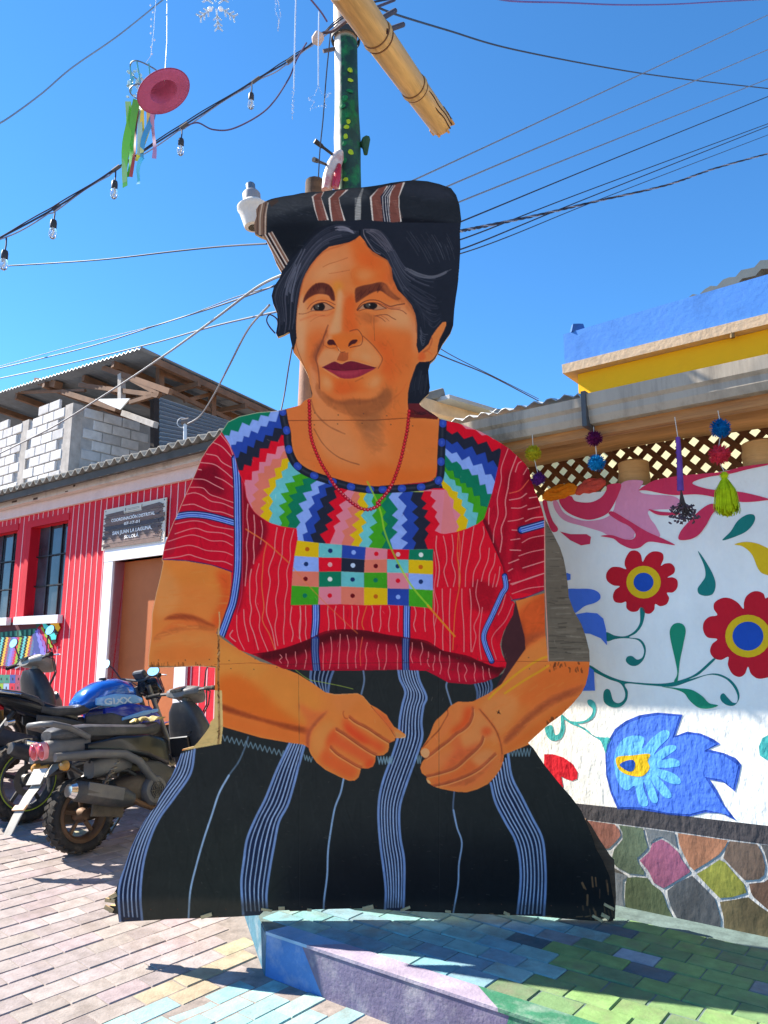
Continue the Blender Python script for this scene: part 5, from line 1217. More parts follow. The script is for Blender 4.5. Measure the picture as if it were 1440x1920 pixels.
    # lower part
    P('painted_flower', [([(525,400),(540,330),(580,260),(640,215),(720,182),(820,168),(960,180),(918,300),(985,275),(1060,285),(1130,315),(1172,345),(1105,375),(1190,395),(1260,425),(1290,462),(1275,540),(1255,612),(1190,560),(1112,545),(1150,600),(1195,690),(1262,776),(1180,735),(1090,730),(1000,752),(880,745),(720,715),(595,712),(555,620),(530,520)], 0, F),
        ([(535,400),(555,330),(600,265),(660,225),(740,195),(830,182),(940,190),(905,310),(990,290),(1060,298),(1150,345),(1080,385),(1190,408),(1275,465),(1245,595),(1180,545),(1085,530),(1130,600),(1180,680),(1225,745),(1090,715),(1000,740),(880,732),(730,702),(605,698),(565,610),(540,520)], 1, F),
        ([(575,440),(590,370),(630,315),(690,297),(745,310),(735,370),(790,310),(850,268),(885,275),(880,310),(830,360),(800,405),(860,360),(915,352),(922,375),(860,420),(845,435),(900,425),(940,440),(942,468),(880,478),(820,480),(900,505),(945,540),(945,568),(900,568),(850,545),(815,520),(860,570),(895,620),(895,645),(860,645),(810,590),(775,535),(805,600),(822,660),(800,678),(775,650),(745,560),(740,590),(765,660),(760,692),(725,690),(705,640),(690,580),(650,605),(610,580),(585,520)], 2, S),
        ([(585,440),(600,415),(680,408),(775,400),(765,440),(775,480),(735,525),(660,520),(605,490)], 3, S), ([(608,460),(640,440),(680,434),(694,455),(685,490),(660,498),(625,480)], 4, S)], [DB, RB2, SKY, YL, BU], 'big blue bird shaped flower with a yellow eye', tL)
    P('painted_vine', [([(280,180),(330,215),(400,215),(440,190),(455,150),(430,125),(425,100),(445,95),(468,115),(472,160),(450,205),(400,228),(370,232),(420,262),(470,302),(556,312),(540,350),(528,398),(500,330),(450,296),(390,255),(330,230),(295,210),(298,260),(280,310),(240,327),(205,312),(187,270),(190,250),(225,240),(240,290),(265,285),(275,240)], 0, S)], [LT], 'light teal stem holding the blue flower', tL)
    P('painted_petal', [([(182,402),(230,402),(290,420),(340,455),(370,505),(368,540),(340,552),(300,540),(278,528),(290,590),(230,560),(180,470)], 0, F)], [RD], 'red petal beside the black skirt', tL); P('painted_leaf', [([(1450,290),(1410,310),(1388,360),(1395,410),(1430,433),(1500,430),(1500,290)], 0, F)], [LT], 'pale teal leaf cut by the frame edge', tL)
    # base band and stones
    P('painted_band', [([(240,662),(370,680),(720,716),(1080,763),(1500,812),(1500,920),(1180,876),(840,826),(640,800),(430,772),(240,745)], 0, F)], [BK], 'charcoal band between flowers and stones', tL)
    P('painted_grout', [([(240,746),(430,773),(640,801),(840,827),(1180,877),(1500,921),(1500,1480),(1200,1400),(900,1335),(575,1268),(240,1230)], 0, F)], [GR], None, tL)
    def stone(pts, c, lab=None):
        m = wallmat('stone_%d_%d_%d' % c, tuple(v*.72 for v in rgb(*c)), var=.35, scale=6, bump=.4, dirt=tuple(v*.35 for v in rgb(*c)), dscale=4, damt=.8)
        P('painted_stone', [(pts, 0, F)], [m], lab, tL, .004)
    for pts, c in [([(300,752),(430,775),(580,796),(606,830),(612,860),(580,900),(545,932),(420,930),(300,900)], (160,104,88)), ([(602,800),(738,818),(748,870),(765,925),(740,955),(705,985),(710,1010),(745,1060),(745,1080),(660,1072),(590,1035),(560,1000),(575,940),(625,880),(622,840)], (94,108,86)),
        ([(750,820),(915,842),(925,900),(930,930),(870,880),(840,864),(800,880),(775,910),(765,870)], (112,116,118)), ([(842,880),(880,900),(935,950),(960,1000),(1002,1056),(1000,1066),(930,1110),(855,1155),(800,1125),(770,1060),(720,1000),(775,950),(790,905)], (158,92,118)),
        ([(935,846),(1080,866),(1215,886),(1200,920),(1165,965),(1100,1010),(1025,1055),(1000,1030),(965,960),(940,900)], (182,124,92)), ([(1225,890),(1380,908),(1408,960),(1425,1030),(1420,1080),(1390,1105),(1310,1110),(1260,1060),(1190,985),(1205,930)], (118,98,84)),
        ([(1168,995),(1200,1010),(1250,1070),(1305,1130),(1320,1180),(1240,1205),(1170,1210),(1120,1160),(1040,1075),(1100,1040)], (148,148,62)), ([(650,1096),(700,1092),(765,1098),(785,1130),(840,1170),(855,1200),(875,1260),(905,1318),(780,1300),(640,1270),(636,1200),(640,1130)], (92,104,72)),
        ([(585,1050),(640,1080),(655,1088),(625,1110),(622,1200),(632,1268),(580,1262),(560,1150)], (128,132,136)), ([(1015,1085),(1060,1130),(1140,1210),(1155,1260),(1175,1330),(1172,1380),(1040,1362),(930,1325),(900,1270),(878,1200),(876,1168),(930,1125)], (92,94,96)),
        ([(1170,1232),(1260,1218),(1330,1205),(1400,1260),(1460,1300),(1460,1450),(1320,1415),(1195,1385),(1192,1320)], (118,104,72)), ([(1335,1130),(1420,1120),(1500,1060),(1500,1290),(1440,1275),(1360,1205),(1345,1180)], (130,98,78)), ([(1400,908),(1500,920),(1500,1040),(1440,1100),(1445,1040),(1425,960)], (96,94,92)),
        ([(300,945),(530,960),(560,1030),(640,1080),(560,1060),(400,1050),(300,1040)], (110,104,96))]: stone(pts, c)
    return W
MURAL = mural()

m_log = pmat('varnished_log', rgb(212, 160, 98), .6, .25, 3, .25, 40, stretch=(1, 1, 6), dirt=rgb(96, 60, 36), dscale=3, damt=.5)
m_beam = pmat('eave_beam_wood', rgb(190, 132, 76), .6, .3, 3, .25, 40, stretch=(.5, 8, 8), dirt=rgb(92, 58, 38), dscale=1.6, damt=.75)
m_lat = pmat('lattice_wood', rgb(130, 84, 52), .8, .25, 3, .25, 40, dirt=rgb(70, 44, 30))
m_gut = pmat('grey_gutter', rgb(168, 154, 134), .55, .12, 5, .06, 60, spec=.5, dirt=rgb(92, 84, 72), dscale=2.5, damt=.75, stretch=(3, 3, .4))
m_tin = pmat('corrugated_sheet', rgb(176, 178, 178), .5, .15, 3, .05, 60, spec=.5, metal=.3, dirt=rgb(120, 110, 100), dscale=1.5)
def eave():
    E = empty('porch_roof', RB(0, 0, 2.0), 0, 'low porch roof with grey gutter on log posts over the mural wall', 'roof')
    OV = .475
    B = lambda s, d, z: RB(s, d, z)-E.location
    zt = RB.sz(1250, 705, OV)[1]; zb = RB.sz(1250, 763, OV)[1]; h = zt-zb
    sj = RB.sz(1095, 760, OV)[0]; s0 = RB.sz(865, 790, OV)[0]
    # gutter: two lengths with a strap
    def gprof(dz, k): return [(0, 0), (.07, 0), (.085, .03*k), (.085, .06*k), (.1, .075*k), (.1, h+dz), (.09, h+dz), (.088, .08*k), (0, .02)]
    for a, b, dz in ((sj+.01, 3.6, 0), (s0-1.2, sj-.002, -.014)):
        g = MB(); P = [RB(a, OV-.1+x, zb+z)-E.location for x, z in gprof(dz, h/.13)]
        g.prism(P, (0, 0, 0), ER*(b-a)); g.build('gutter', m_gut, E)
    g = MB(); g.box(B(sj+.003, OV-.045, zb+h/2-.004), (.022, .118, h+.03), RF); g.build('gutter_strap', pmat('dark_strap', rgb(84, 82, 80), .5, metal=.4), E)
    # fascia under and behind
    g = MB(); g.box((0, 0, 0), (5.8, .06, .075)); g.build('fascia_board', m_beam, E, loc=B(.6, OV-.11, zb-.008), rot=(0, 0, ROTF))
    # beam log
    ztop = RB.sz(1200, 792, .06)[1]; zbm = (RB.sz(1200, 868, .08)[1]+ztop)/2
    g = MB(); g.loft([(x, 0, 0, .085, (ztop-zbm)*.5+.012*math.sin(x*5)) for x in np.linspace(-2.2, 2.6, 20)], n=14, e=3.2)
    o = g.build('log_beam', m_beam, E, loc=B(.5, .02, (ztop+zbm)/2), rot=(0, 0, ROTF))
    # rafters & soffit sheets
    for k, s in enumerate(np.arange(-2.2, 3.3, .62)):
        g = MB(); a = B(s, OV-.18, zb+.03); b = B(s, -.72, zb+.27); d = b-a; M = Matrix((ER, d.normalized(), ER.cross(d.normalized()))).transposed()
        g.box((a+b)/2, (.05, d.length, .07), M); g.build('rafter', m_beam, E)
    for k in range(7):
        n = 40; g = MB(); V = []
        for j in (0, 1):
            for i in range(n+1):
                s = -2.25+k*.88+i*.92/n; u = .5+.5*math.cos(i/n*2*math.pi*11)
                dd = OV-.07 if j == 0 else -.78
                V.append(B(s, dd, zb+h-.018+(.042 if s < sj-.05 else 0)+(0 if j == 0 else .25)+u*.024+.003*(k % 2)))
        V += [v-Vector((0, 0, .004)) for v in V]; m2 = 2*(n+1)
        F = [[i, i+1, n+1+i+1, n+1+i] for i in range(n)]+[[m2+i, m2+n+1+i, m2+n+2+i, m2+i+1] for i in range(n)]+[[i, m2+i, m2+i+1, i+1] for i in range(n)]
        g.add(V, F, 0, True); g.build('roof_sheet', m_tin, E, sharp=False)
    # posts on the wall
    zbb = 2*zbm-ztop
    for px, w_ in ((1175, .078), (1422, .085)):
        s, _ = RB.sz(px, 870, .0)
        z0 = RB.sz(px, 912, 0)[1]-.05 if px < 1300 else RB.sz(px, 880, 0)[1]-.06
        g = MB(); rr = random.Random(px)
        prof = [(w_*(1+rr.uniform(-.04, .04)), z) for z in np.linspace(0, zbb+.05-z0, 8)]; prof += [(w_*.7, prof[-1][1]+.012), (0, prof[-1][1]+.012)]
        g.lathe([(0, 0)]+prof, 18); g.build('log_post', m_log, E, loc=B(s, -.10, z0))
    # lattice behind
    La = B(0, -.30, 0); z0, z1 = 2.02, ztop+.12
    slat_len = (z1-z0)*1.414
    me = MB().box((0, 0, 0), (.031, .008, slat_len), bev=.002).mesh('lattice_slat'); me.materials.append(m_lat)
    k = 0
    for s in np.arange(-2.2, 2.6, .098):
        for sg in (1, -1):
            o = bpy.data.objects.new('lattice_slat', me); COL.objects.link(o); o.parent = E
            o.location = B(s+(0 if sg > 0 else .049), -.30-(.009 if sg > 0 else 0), (z0+z1)/2)
            o.rotation_euler = Matrix.Rotation(ROTF, 3, 'Z').to_quaternion().to_matrix().to_euler() if False else (Matrix.Rotation(ROTF, 3, 'Z') @ Matrix.Rotation(sg*math.pi/4, 3, 'Y')).to_euler()
    for z in (z0, z1):
        g = MB(); g.box(B(.2, -.325, z), (4.8, .03, .05), RF); g.build('lattice_rail', m_lat, E)
    return E
EAVE = eave()

def pale_wall_behind():
    g = MB(); c = RB(1.6, -2.2, 1.6); g.box((0, 0, 0), (9, .12, 3.3), RF)
    # seen through the lattice
    o = g.build('back_wall', pmat('cream_wall', rgb(238, 224, 168), .9, .05, 3, .2, 30), loc=c); prop(o, 'cream wall seen through the wooden lattice', 'wall')
pale_wall_behind()

def yellow_house():
    d = -3.4
    s0, zt = RB.sz(1056, 622, d); _, zb = RB.sz(1066, 682, d); zt2 = RB.sz(1436, 525, d)[1]; _, zy = RB.sz(1070, 694, d-.18)
    H = empty('yellow_house', RB(s0, d, 0), 0, 'yellow house with a bright blue parapet behind the porch roof', 'house')
    B = lambda s, dd, z: ER*(s)+NF*dd+Vector((0, 0, z))
    blue = pmat('parapet_blue', rgb(66, 124, 196), .8, .16, 3, .22, 14, dirt=rgb(70, 106, 180), dscale=3, bdist=.02)
    g = MB(); L = 9; hh = zt-zb
    g.prism([B(0, 0, zb), B(L, 0, zb), B(L, 0, zt+.02), B(2.2, 0, zt+.01), B(.9, 0, zt-.01), B(0, 0, zt-.03)], (0, 0, 0), -NF*.14); g.prism([B(0, -.145, zb), B(0, -5, zb), B(0, -5, zt-.03), B(0, -.145, zt-.03)], (0, 0, 0), ER*.14)
    g.build('parapet', blue, H)
    g = MB(); s_, zq = RB.sz(1075, 610, d-.05); g.loft([(0, 0, 0, .085, .06), (0, 0, .09, .06, .05)], axis='z', n=8, e=6); g.build('parapet_stub', pmat('stub_blue', rgb(58, 96, 150), .8, .1), H, loc=B(.13, -.07, zt-.03))
    g = MB(); g.prism([B(-.02, .02, zb-.10), B(L, .02, zb-.10), B(L, .03, zb-.003), B(-.02, .03, zb-.003)], (0, 0, 0), -NF*5.0); g.build('slab_edge', pmat('raw_slab', rgb(206, 178, 146), .95, .2, 6, .3, 20, dirt=rgb(150, 120, 90), dscale=6, bdist=.02), H)
    g = MB(); g.prism([B(.10, -.09, 0), B(L, -.09, 0), B(L, -.09, zb-.103), B(.10, -.09, zb-.103)], (0, 0, 0), -NF*4.5); g.build('wall', pmat('yellow_wall', rgb(240, 178, 20), .85, .06, 2, .3, 30, dirt=rgb(196, 136, 30), dscale=2, damt=.25), H)
    for a in (1.05, 2.3):
        g = MB(); g.tube([(0, 0, 0), (0, 0, -.05)], .022, 8); g.build('drain_stub', pmat('drain_grey', rgb(120, 96, 60), .8), H, loc=B(a+.6, .0, zb-.095))
    # higher roof behind
    D = -6.2
    a = RB.px(1288, 560, D); b = RB.px(1446, 482, D); c = b+ER*3+Vector((0, 0, 1.0))
    g = MB(); n = 30; V = []
    for j, off in ((0, 0), (1, -4)):
        for i in range(n+1):
            t = i/n; p = a.lerp(b+(b-a)*1.2, t); V.append(p+NF*off+Vector((0, 0, .03*math.sin(i*2.2)+(.5 if j else 0))))
    V += [v-Vector((0, 0, .12)) for v in V]; m2 = 2*(n+1)
    F = [[i, i+1, n+2+i, n+1+i] for i in range(n)]+[[m2+i, m2+n+1+i, m2+n+2+i, m2+i+1] for i in range(n)]+[[i, m2+i, m2+i+1, i+1] for i in range(n)]
    R = empty('far_house', a, 0, 'house with a slanting grey sheet roof above the blue parapet', 'house')
    g.v = [tuple(Vector(v)-a) for v in (g.v or V)] if g.v else []
    g = MB().add([v-a for v in V], F); g.build('roof', pmat('far_roof', rgb(84, 92, 94), .6, .2, 3, .1), R)
    g = MB(); q = [a+Vector((0, 0, -.16)), b+(b-a)*1.2+Vector((0, 0, -.16)), b+(b-a)*1.2-Vector((0, 0, 4)), a-Vector((0, 0, 3.5))]; g.prism([v-a-NF*.25 for v in q], (0, 0, 0), -NF*3); g.build('wall', pmat('far_wall', rgb(120, 70, 60), .9, .1), R)
yellow_house()

def side_beam():
    # end of a lean-to roof just left of the porch gutter
    D = -.2
    R = empty('lean_to_roof', RB.px(790, 765, D), 0, 'tin lean-to roof on a pale timber rafter beside the neck of the cutout', 'roof')
    k = Vector(NF)*-1
    a = at_k(783, 757, 5.2); b = at_k(912, 792, 5.9)
    a0 = R.location
    d = b-a; M = Matrix((d.normalized(), Vector((0, 0, 1)).cross(d.normalized()).normalized(), d.normalized().cross(Vector((0, 0, 1)).cross(d.normalized()).normalized()))).transposed()
    g = MB(); g.box((a+b)/2-a0+d*.5, (d.length*2, .06, .10), M, bev=.006); g.build('rafter', pmat('pale_timber', rgb(214, 178, 138), .8, .2, 3, .2, 40, dirt=rgb(150, 110, 80)), R)
    g = MB(); g.box((a+b)/2-a0+d*.5+Vector((0, .25, .075)), (d.length*2, .6, .03), M); g.build('roof_sheet', m_tin, R)
    g = MB(); q = at_k(820, 742, 5.35); g.loft([(-.11, 0, 0, .035, .03), (.04, 0, 0.01, .035, .035), (.05, 0, .012, .03, .03)], n=10, e=5); g.build('sheet_lip', pmat('lip_grey', rgb(120, 116, 108), .7, .2), R, loc=q-a0, rot=(0, -.25, .2))
side_beam()
# ---------------------------------------------------------------- left: red building with striped wall
tQ = tf(0, 800, 3.4286); tR = tf(0, 600, 2.6667); tY = tf(0, 1160, 10.667); tZ = tf(190, 920, 11.077)
def red_building():
    zb0 = GZ(LB.o.x, LB.o.y)
    H = empty('red_building', (LB.o.x, LB.o.y, zb0), 0, 'long low red building with white stripes, a brown door and a cement roof', 'building')
    B = lambda s, d, z: LB(s, d, z)-H.location
    S = lambda tr, x, y, d=0: LB.sz(*tr([(x, y)])[0], d)
    red = wallmat('striped_red', rgb(206, 22, 44), bump=.2, bscale=50); white = wallmat('stripe_white', rgb(226, 168, 168), bump=.2); frame_red = wallmat('frame_red', rgb(196, 20, 40), bump=.2)
    sd0 = S(tQ, 740, 860)[0]; sd1 = sd0+1.35        # door opening
    zdt = S(tQ, 740, 865)[1]
    zwt = S(tQ, 300, 541)[1]                         # top of red wall
    w1a, w1b = S(tQ, 205, 660)[0], S(tQ, 440, 600)[0]; zw1t = S(tQ, 320, 625)[1]; zw1b = S(tQ, 300, 1212)[1]
    w0b = S(tQ, 112, 690)[0]; w0a = w0b-(w1b-w1a)
    sL, sR = -7.0, 2.6
    # wall with openings, built as slabs 0.2 thick
    def slab(a, b, z0, z1, m=red, name='wall', d0=0, th=.2):
        g = MB(); g.prism([B(a, d0, z0), B(b, d0, z0), B(b, d0, z1), B(a, d0, z1)], (0, 0, 0), -NF*th); return g.build(name, m, H)
    zlow = zb0-.9
    slab(sL, w0a, zlow, zwt); slab(w0b, w1a, zw1b, zw1t); slab(w0a, w1b, zlow, zw1b); slab(w0a, w1b, zw1t, zwt); slab(w1b, sd0, zlow, zwt); slab(sd0, sd1, zdt, zwt); slab(sd1, sR, zlow, zwt)
    # thin painted stripes
    rr = random.Random(4); me = MB(); sp = (S(tQ, 620, 520)[0]-S(tQ, 470, 550)[0])/4.25
    cols = list(np.arange(sL, sR, sp))
    def strip(s, z0, z1):
        w_ = .0095
        V = []; n = 5
        for i in range(n+1):
            z = z0+(z1-z0)*i/n; o = rr.uniform(-.004, .004); V += [B(s+o-w_, .002, z), B(s+o+w_, .002, z)]
        me.add(V, [[2*i, 2*i+1, 2*i+3, 2*i+2] for i in range(n)])
    for s in cols:
        if w0a-.1 < s < w0b+.09 or w1a-.11 < s < w1b+.04:
            strip(s, zw1t+.1, zwt)
            if s < w0a-.0 or True:
                strip(s, zlow, zw1b-.42)
        elif sd0-.16 < s < sd1+.16: strip(s, zdt+.2, zwt)
        else: strip(s, zlow, zwt)
    o = me.build('painted_stripes', white, H); prop(o, kind='stuff')
    # windows
    glass = pmat('dark_glass', rgb(58, 62, 68), .1, .6, 2, .0, spec=.3); bar = pmat('window_bar', rgb(26, 28, 32), .6, .1)
    for a, b in ((w0a, w0b), (w1a, w1b)):
        g = MB(); z0, z1 = zw1b, zw1t; t = .09
        g.prism([B(a-.11, .012, z1), B(b+.03, .012, z1), B(b+.03, .012, z1+.10), B(a-.11, .012, z1+.10)], (0, 0, 0), -NF*.03)
        g.prism([B(a-.13, .014, z0), B(a, .014, z0), B(a, .014, z1), B(a-.13, .014, z1)], (0, 0, 0), -NF*.12)
        F_ = g.build('window', frame_red, H)
        g = MB(); g.prism([B(a, -.13, z0), B(b, -.13, z0), B(b, -.13, z1), B(a, -.13, z1)], (0, 0, 0), -NF*.02); g.build('pane', glass, F_)
        for k in (1, 2):
            g = MB(); s = a+(b-a)*k/3; g.box(B(s, -.115, (z0+z1)/2), (.018, .02, z1-z0), RF); g.build('bar', bar, F_)
        for k in (1, 2):
            g = MB(); z = z0+(z1-z0)*k/3; g.box(B((a+b)/2, -.110, z), (b-a, .02, .018), RF); g.build('bar', bar, F_)
        g = MB(); g.prism([B(a-.16, .07, z0-.115), B(b+.05, .07, z0-.115), B(b+.05, .07, z0-.005), B(a-.16, .07, z0-.005)], (0, 0, 0), -NF*.2); g.build('sill', wallmat('sill_white', rgb(222, 220, 222), bump=.2), F_)
    # door with white surround
    g = MB(); g.prism([B(sd0, -.14, zlow), B(sd1, -.14, zlow), B(sd1, -.14, zdt), B(sd0, -.14, zdt)], (0, 0, 0), -NF*.05); g.build('door', pmat('door_brown', rgb(178, 100, 54), .7, .1, 2, .12, 80, dirt=rgb(120, 62, 36), dscale=1.2, damt=.3), H)
    sur = wallmat('surround_white', rgb(224, 222, 224), bump=.25)
    fw = .20
    g = MB(); g.prism([B(sd0-fw, .03, zlow), B(sd0, .03, zlow), B(sd0, .03, zdt), B(sd0-fw, .03, zdt)], (0, 0, 0), -NF*.17)
    g.prism([B(sd1, .03, zlow), B(sd1+fw, .03, zlow), B(sd1+fw, .03, zdt), B(sd1, .03, zdt)], (0, 0, 0), -NF*.17)
    g.prism([B(sd0-fw, .033, zdt), B(sd1+fw, .033, zdt), B(sd1+fw, .033, zdt+.2), B(sd0-fw, .033, zdt+.2)], (0, 0, 0), -NF*.17); g.build('door_surround', sur, H)
    # pinkish footing / pavement strip
    g = MB(); g.prism([B(sL, .0, -.9), B(sR, .0, -.9), B(sR, .55, -.9), B(sL, .55, -.9)], (0, 0, 0), (0, 0, .92)); 
    # pale eave beam, fascia and cement sheets
    OV = .35
    zf = S(tQ, 300, 400, OV)[1]; zs = S(tQ, 300, 325, OV)[1]
    pale = wallmat('eave_plaster', rgb(206, 190, 178), bump=.5, dirt=rgb(120, 104, 92), dscale=4, damt=.5)
    zp = S(tQ, 300, 470, .05)[1]
    g = MB(); g.prism([B(sL, .05, zwt-.01), B(sR, .05, zwt-.01), B(sR, .05, zwt+.22), B(sL, .05, zwt+.22)], (0, 0, 0), -NF*.2); g.build('wall_plate', wallmat('plate_pink', rgb(216, 190, 182), bump=.3), H)
    g = MB(); z1 = S(tQ, 300, 372, .16)[1]; z0 = S(tQ, 300, 455, .16)[1]
    g.prism([B(sL, .16, z0), B(sR, .16, z0), B(sR, .16, z1), B(sL, .16, z1)], (0, 0, 0), -NF*.1); g.build('eave_board', pale, H)
    g = MB(); rr = random.Random(9)
    for k in range(9):
        s = rr.uniform(-3.3, 1.2); g.box(B(s, .162, rr.uniform(z0, z1)), (rr.uniform(.02, .2), .006, rr.uniform(.01, .03)), RF)
    prop(g.build('broken_plaster', pmat('dark_chip', rgb(84, 62, 54), .9, .3), H), kind='stuff')
    # corrugated cement sheets, one object per sheet
    cem = pmat('cement_sheet', rgb(128, 124, 116), .9, .25, 4, .4, 40, dirt=rgb(70, 66, 60), dscale=4, damt=.6)
    per = (S(tQ, 1225, 100, OV)[0]-S(tQ, 975, 160, OV)[0])/4
    ze = S(tQ, 620, 250, OV)[1]
    for k in range(11):
        n = 60; V = []; L = 5*per*1.02; s0 = sL+k*5*per*.985+.2
        if s0 > sR: break
        for j in (0, 1):
            for i in range(n+1):
                s = s0+L*i/n; u = math.cos(2*math.pi*(s/per))
                V.append(B(s, OV if j == 0 else -3.0, ze+u*.034+(0 if j == 0 else 1.0)+.006*(k % 2)))
        V += [v-Vector((0, 0, .018)) for v in V]; m2 = 2*(n+1)
        F = [[i, i+1, n+2+i, n+1+i] for i in range(n)]+[[m2+i, m2+n+1+i, m2+n+2+i, m2+i+1] for i in range(n)]+[[i, m2+i, m2+i+1, i+1] for i in range(n)]
        MB().add(V, F, 0, True).build('roof_sheet', cem, H, sharp=False)
    g = MB(); g.prism([B(sL, OV-.05, ze-.135), B(sR, OV-.05, ze-.135), B(sR, OV-.05, ze-.045), B(sL, OV-.05, ze-.045)], (0, 0, 0), -NF*.05); g.build('eave_trim', pmat('dark_trim', rgb(86, 84, 80), .9, .3, 5, .3, dirt=rgb(50, 48, 44)), H)
    # woven pattern painted under the window
    pal = {k: wallmat('weave_'+k, rgb(*c), bump=.2) for k, c in dict(black=(24,30,34), teal=(90,180,176), gold=(226,176,60), plum=(150,70,90), navy=(64,78,140), lilac=(126,120,210), violet=(146,86,160), crimson=(196,40,60), lime=(140,170,50), green=(22,70,60), sage=(60,130,108), slate=(88,110,140), maroon=(84,30,36), brightteal=(70,200,190), amber=(246,180,30), grey=(150,170,200)).items()}
    pk = list(pal); pm = [pal[k] for k in pk]
    def zz(x0, x1, y0, y1, lean, col, amp=14, n=8, w=46):
        L = []
        for i in range(n*2+1):
            t = i/(n*2); L.append((x0+(x1-x0)*t+(amp if i % 2 else -amp), y0+(y1-y0)*t))
        return (L+[(x+w, y) for x, y in L[::-1]], pk.index(col), False)
    L = [([(0,95),(760,40),(760,240),(740,250),(0,270)], pk.index('maroon'), False), ([(0,270),(760,180),(740,330),(400,370),(0,380)], pk.index('green'), False)]
    for i in range(8): L.append(([(15+i*95,275-i*9),(60+i*95,270-i*9),(60+i*95,362-i*5),(15+i*95,366-i*5)], pk.index('sage'), False))
    seq = ['lime','black','teal','black','gold','plum','slate','lilac','violet','crimson','lime','black','teal','black','gold','plum','slate','navy','lilac']
    x = -60
    for k, c in enumerate(seq):
        x0 = -40+k*46; L.append(zz(x0, x0-115, 372-(20 if k > 11 else 0), 945, 0, c, 12, 10, 60))
    o = painted('painted_weave', L, LB, .0, .003, pm, H, 'zigzag woven pattern painted under the window', tY)
    L = []
    fan = [('crimson', [(800,190),(880,190),(1050,640),(1000,640)]), ('lime', [(850,170),(900,190),(1090,560),(1040,580)]), ('black', [(880,120),(960,100),(1160,470),(1090,520)]), ('brightteal', [(840,70),(930,60),(1160,320),(1150,410),(1070,420)]), ('black', [(930,50),(1010,45),(1200,290),(1150,330)]), ('amber', [(960,30),(1220,60),(1240,180),(1200,260),(1150,200)]), ('green', [(750,100),(850,60),(860,110),(780,190)]), ('violet', [(770,200),(830,230),(1010,640),(940,720)]), ('lilac', [(740,250),(790,230),(960,720),(860,800)]), ('navy', [(690,330),(760,260),(880,790),(760,880)])]
    for c, p in fan:
        q = np.array(p, float); out_ = []
        for i in range(len(q)):
            a, b = q[i], q[(i+1) % len(q)]; Ld = np.linalg.norm(b-a); n = max(1, int(Ld/60)); nn = np.array([-(b-a)[1], (b-a)[0]])/max(Ld, 1)
            for j in range(n): out_.append(tuple(a+(b-a)*j/n+nn*(14 if j % 2 else -6)))
        L.append((out_, pk.index(c), False))
    painted('painted_weave', L, LB, .0, .022, pm, H, 'fan of zigzags painted beside the window corner', tY)
    L = []; rr = random.Random(2)
    for r in range(6):
        for c in range(5):
            x, y = -90+c*118+r*-2, 1120+r*175; col = ['crimson','sage','plum','grey','lime','navy','teal','slate'][rr.randrange(8)]
            if x+115 > 560: continue
            L.append(([(x,y),(x+112,y),(x+110,y+170),(x-2,y+170)], pk.index(col), False)); L.append(([(x+45,y+60),(x+68,y+60),(x+68,y+110),(x+45,y+110)], pk.index('black'), False))
    painted('painted_weave', L, LB, .0, .041, pm, H, 'patchwork of small squares painted low on the wall', tY)
    return H
RED_B = red_building()

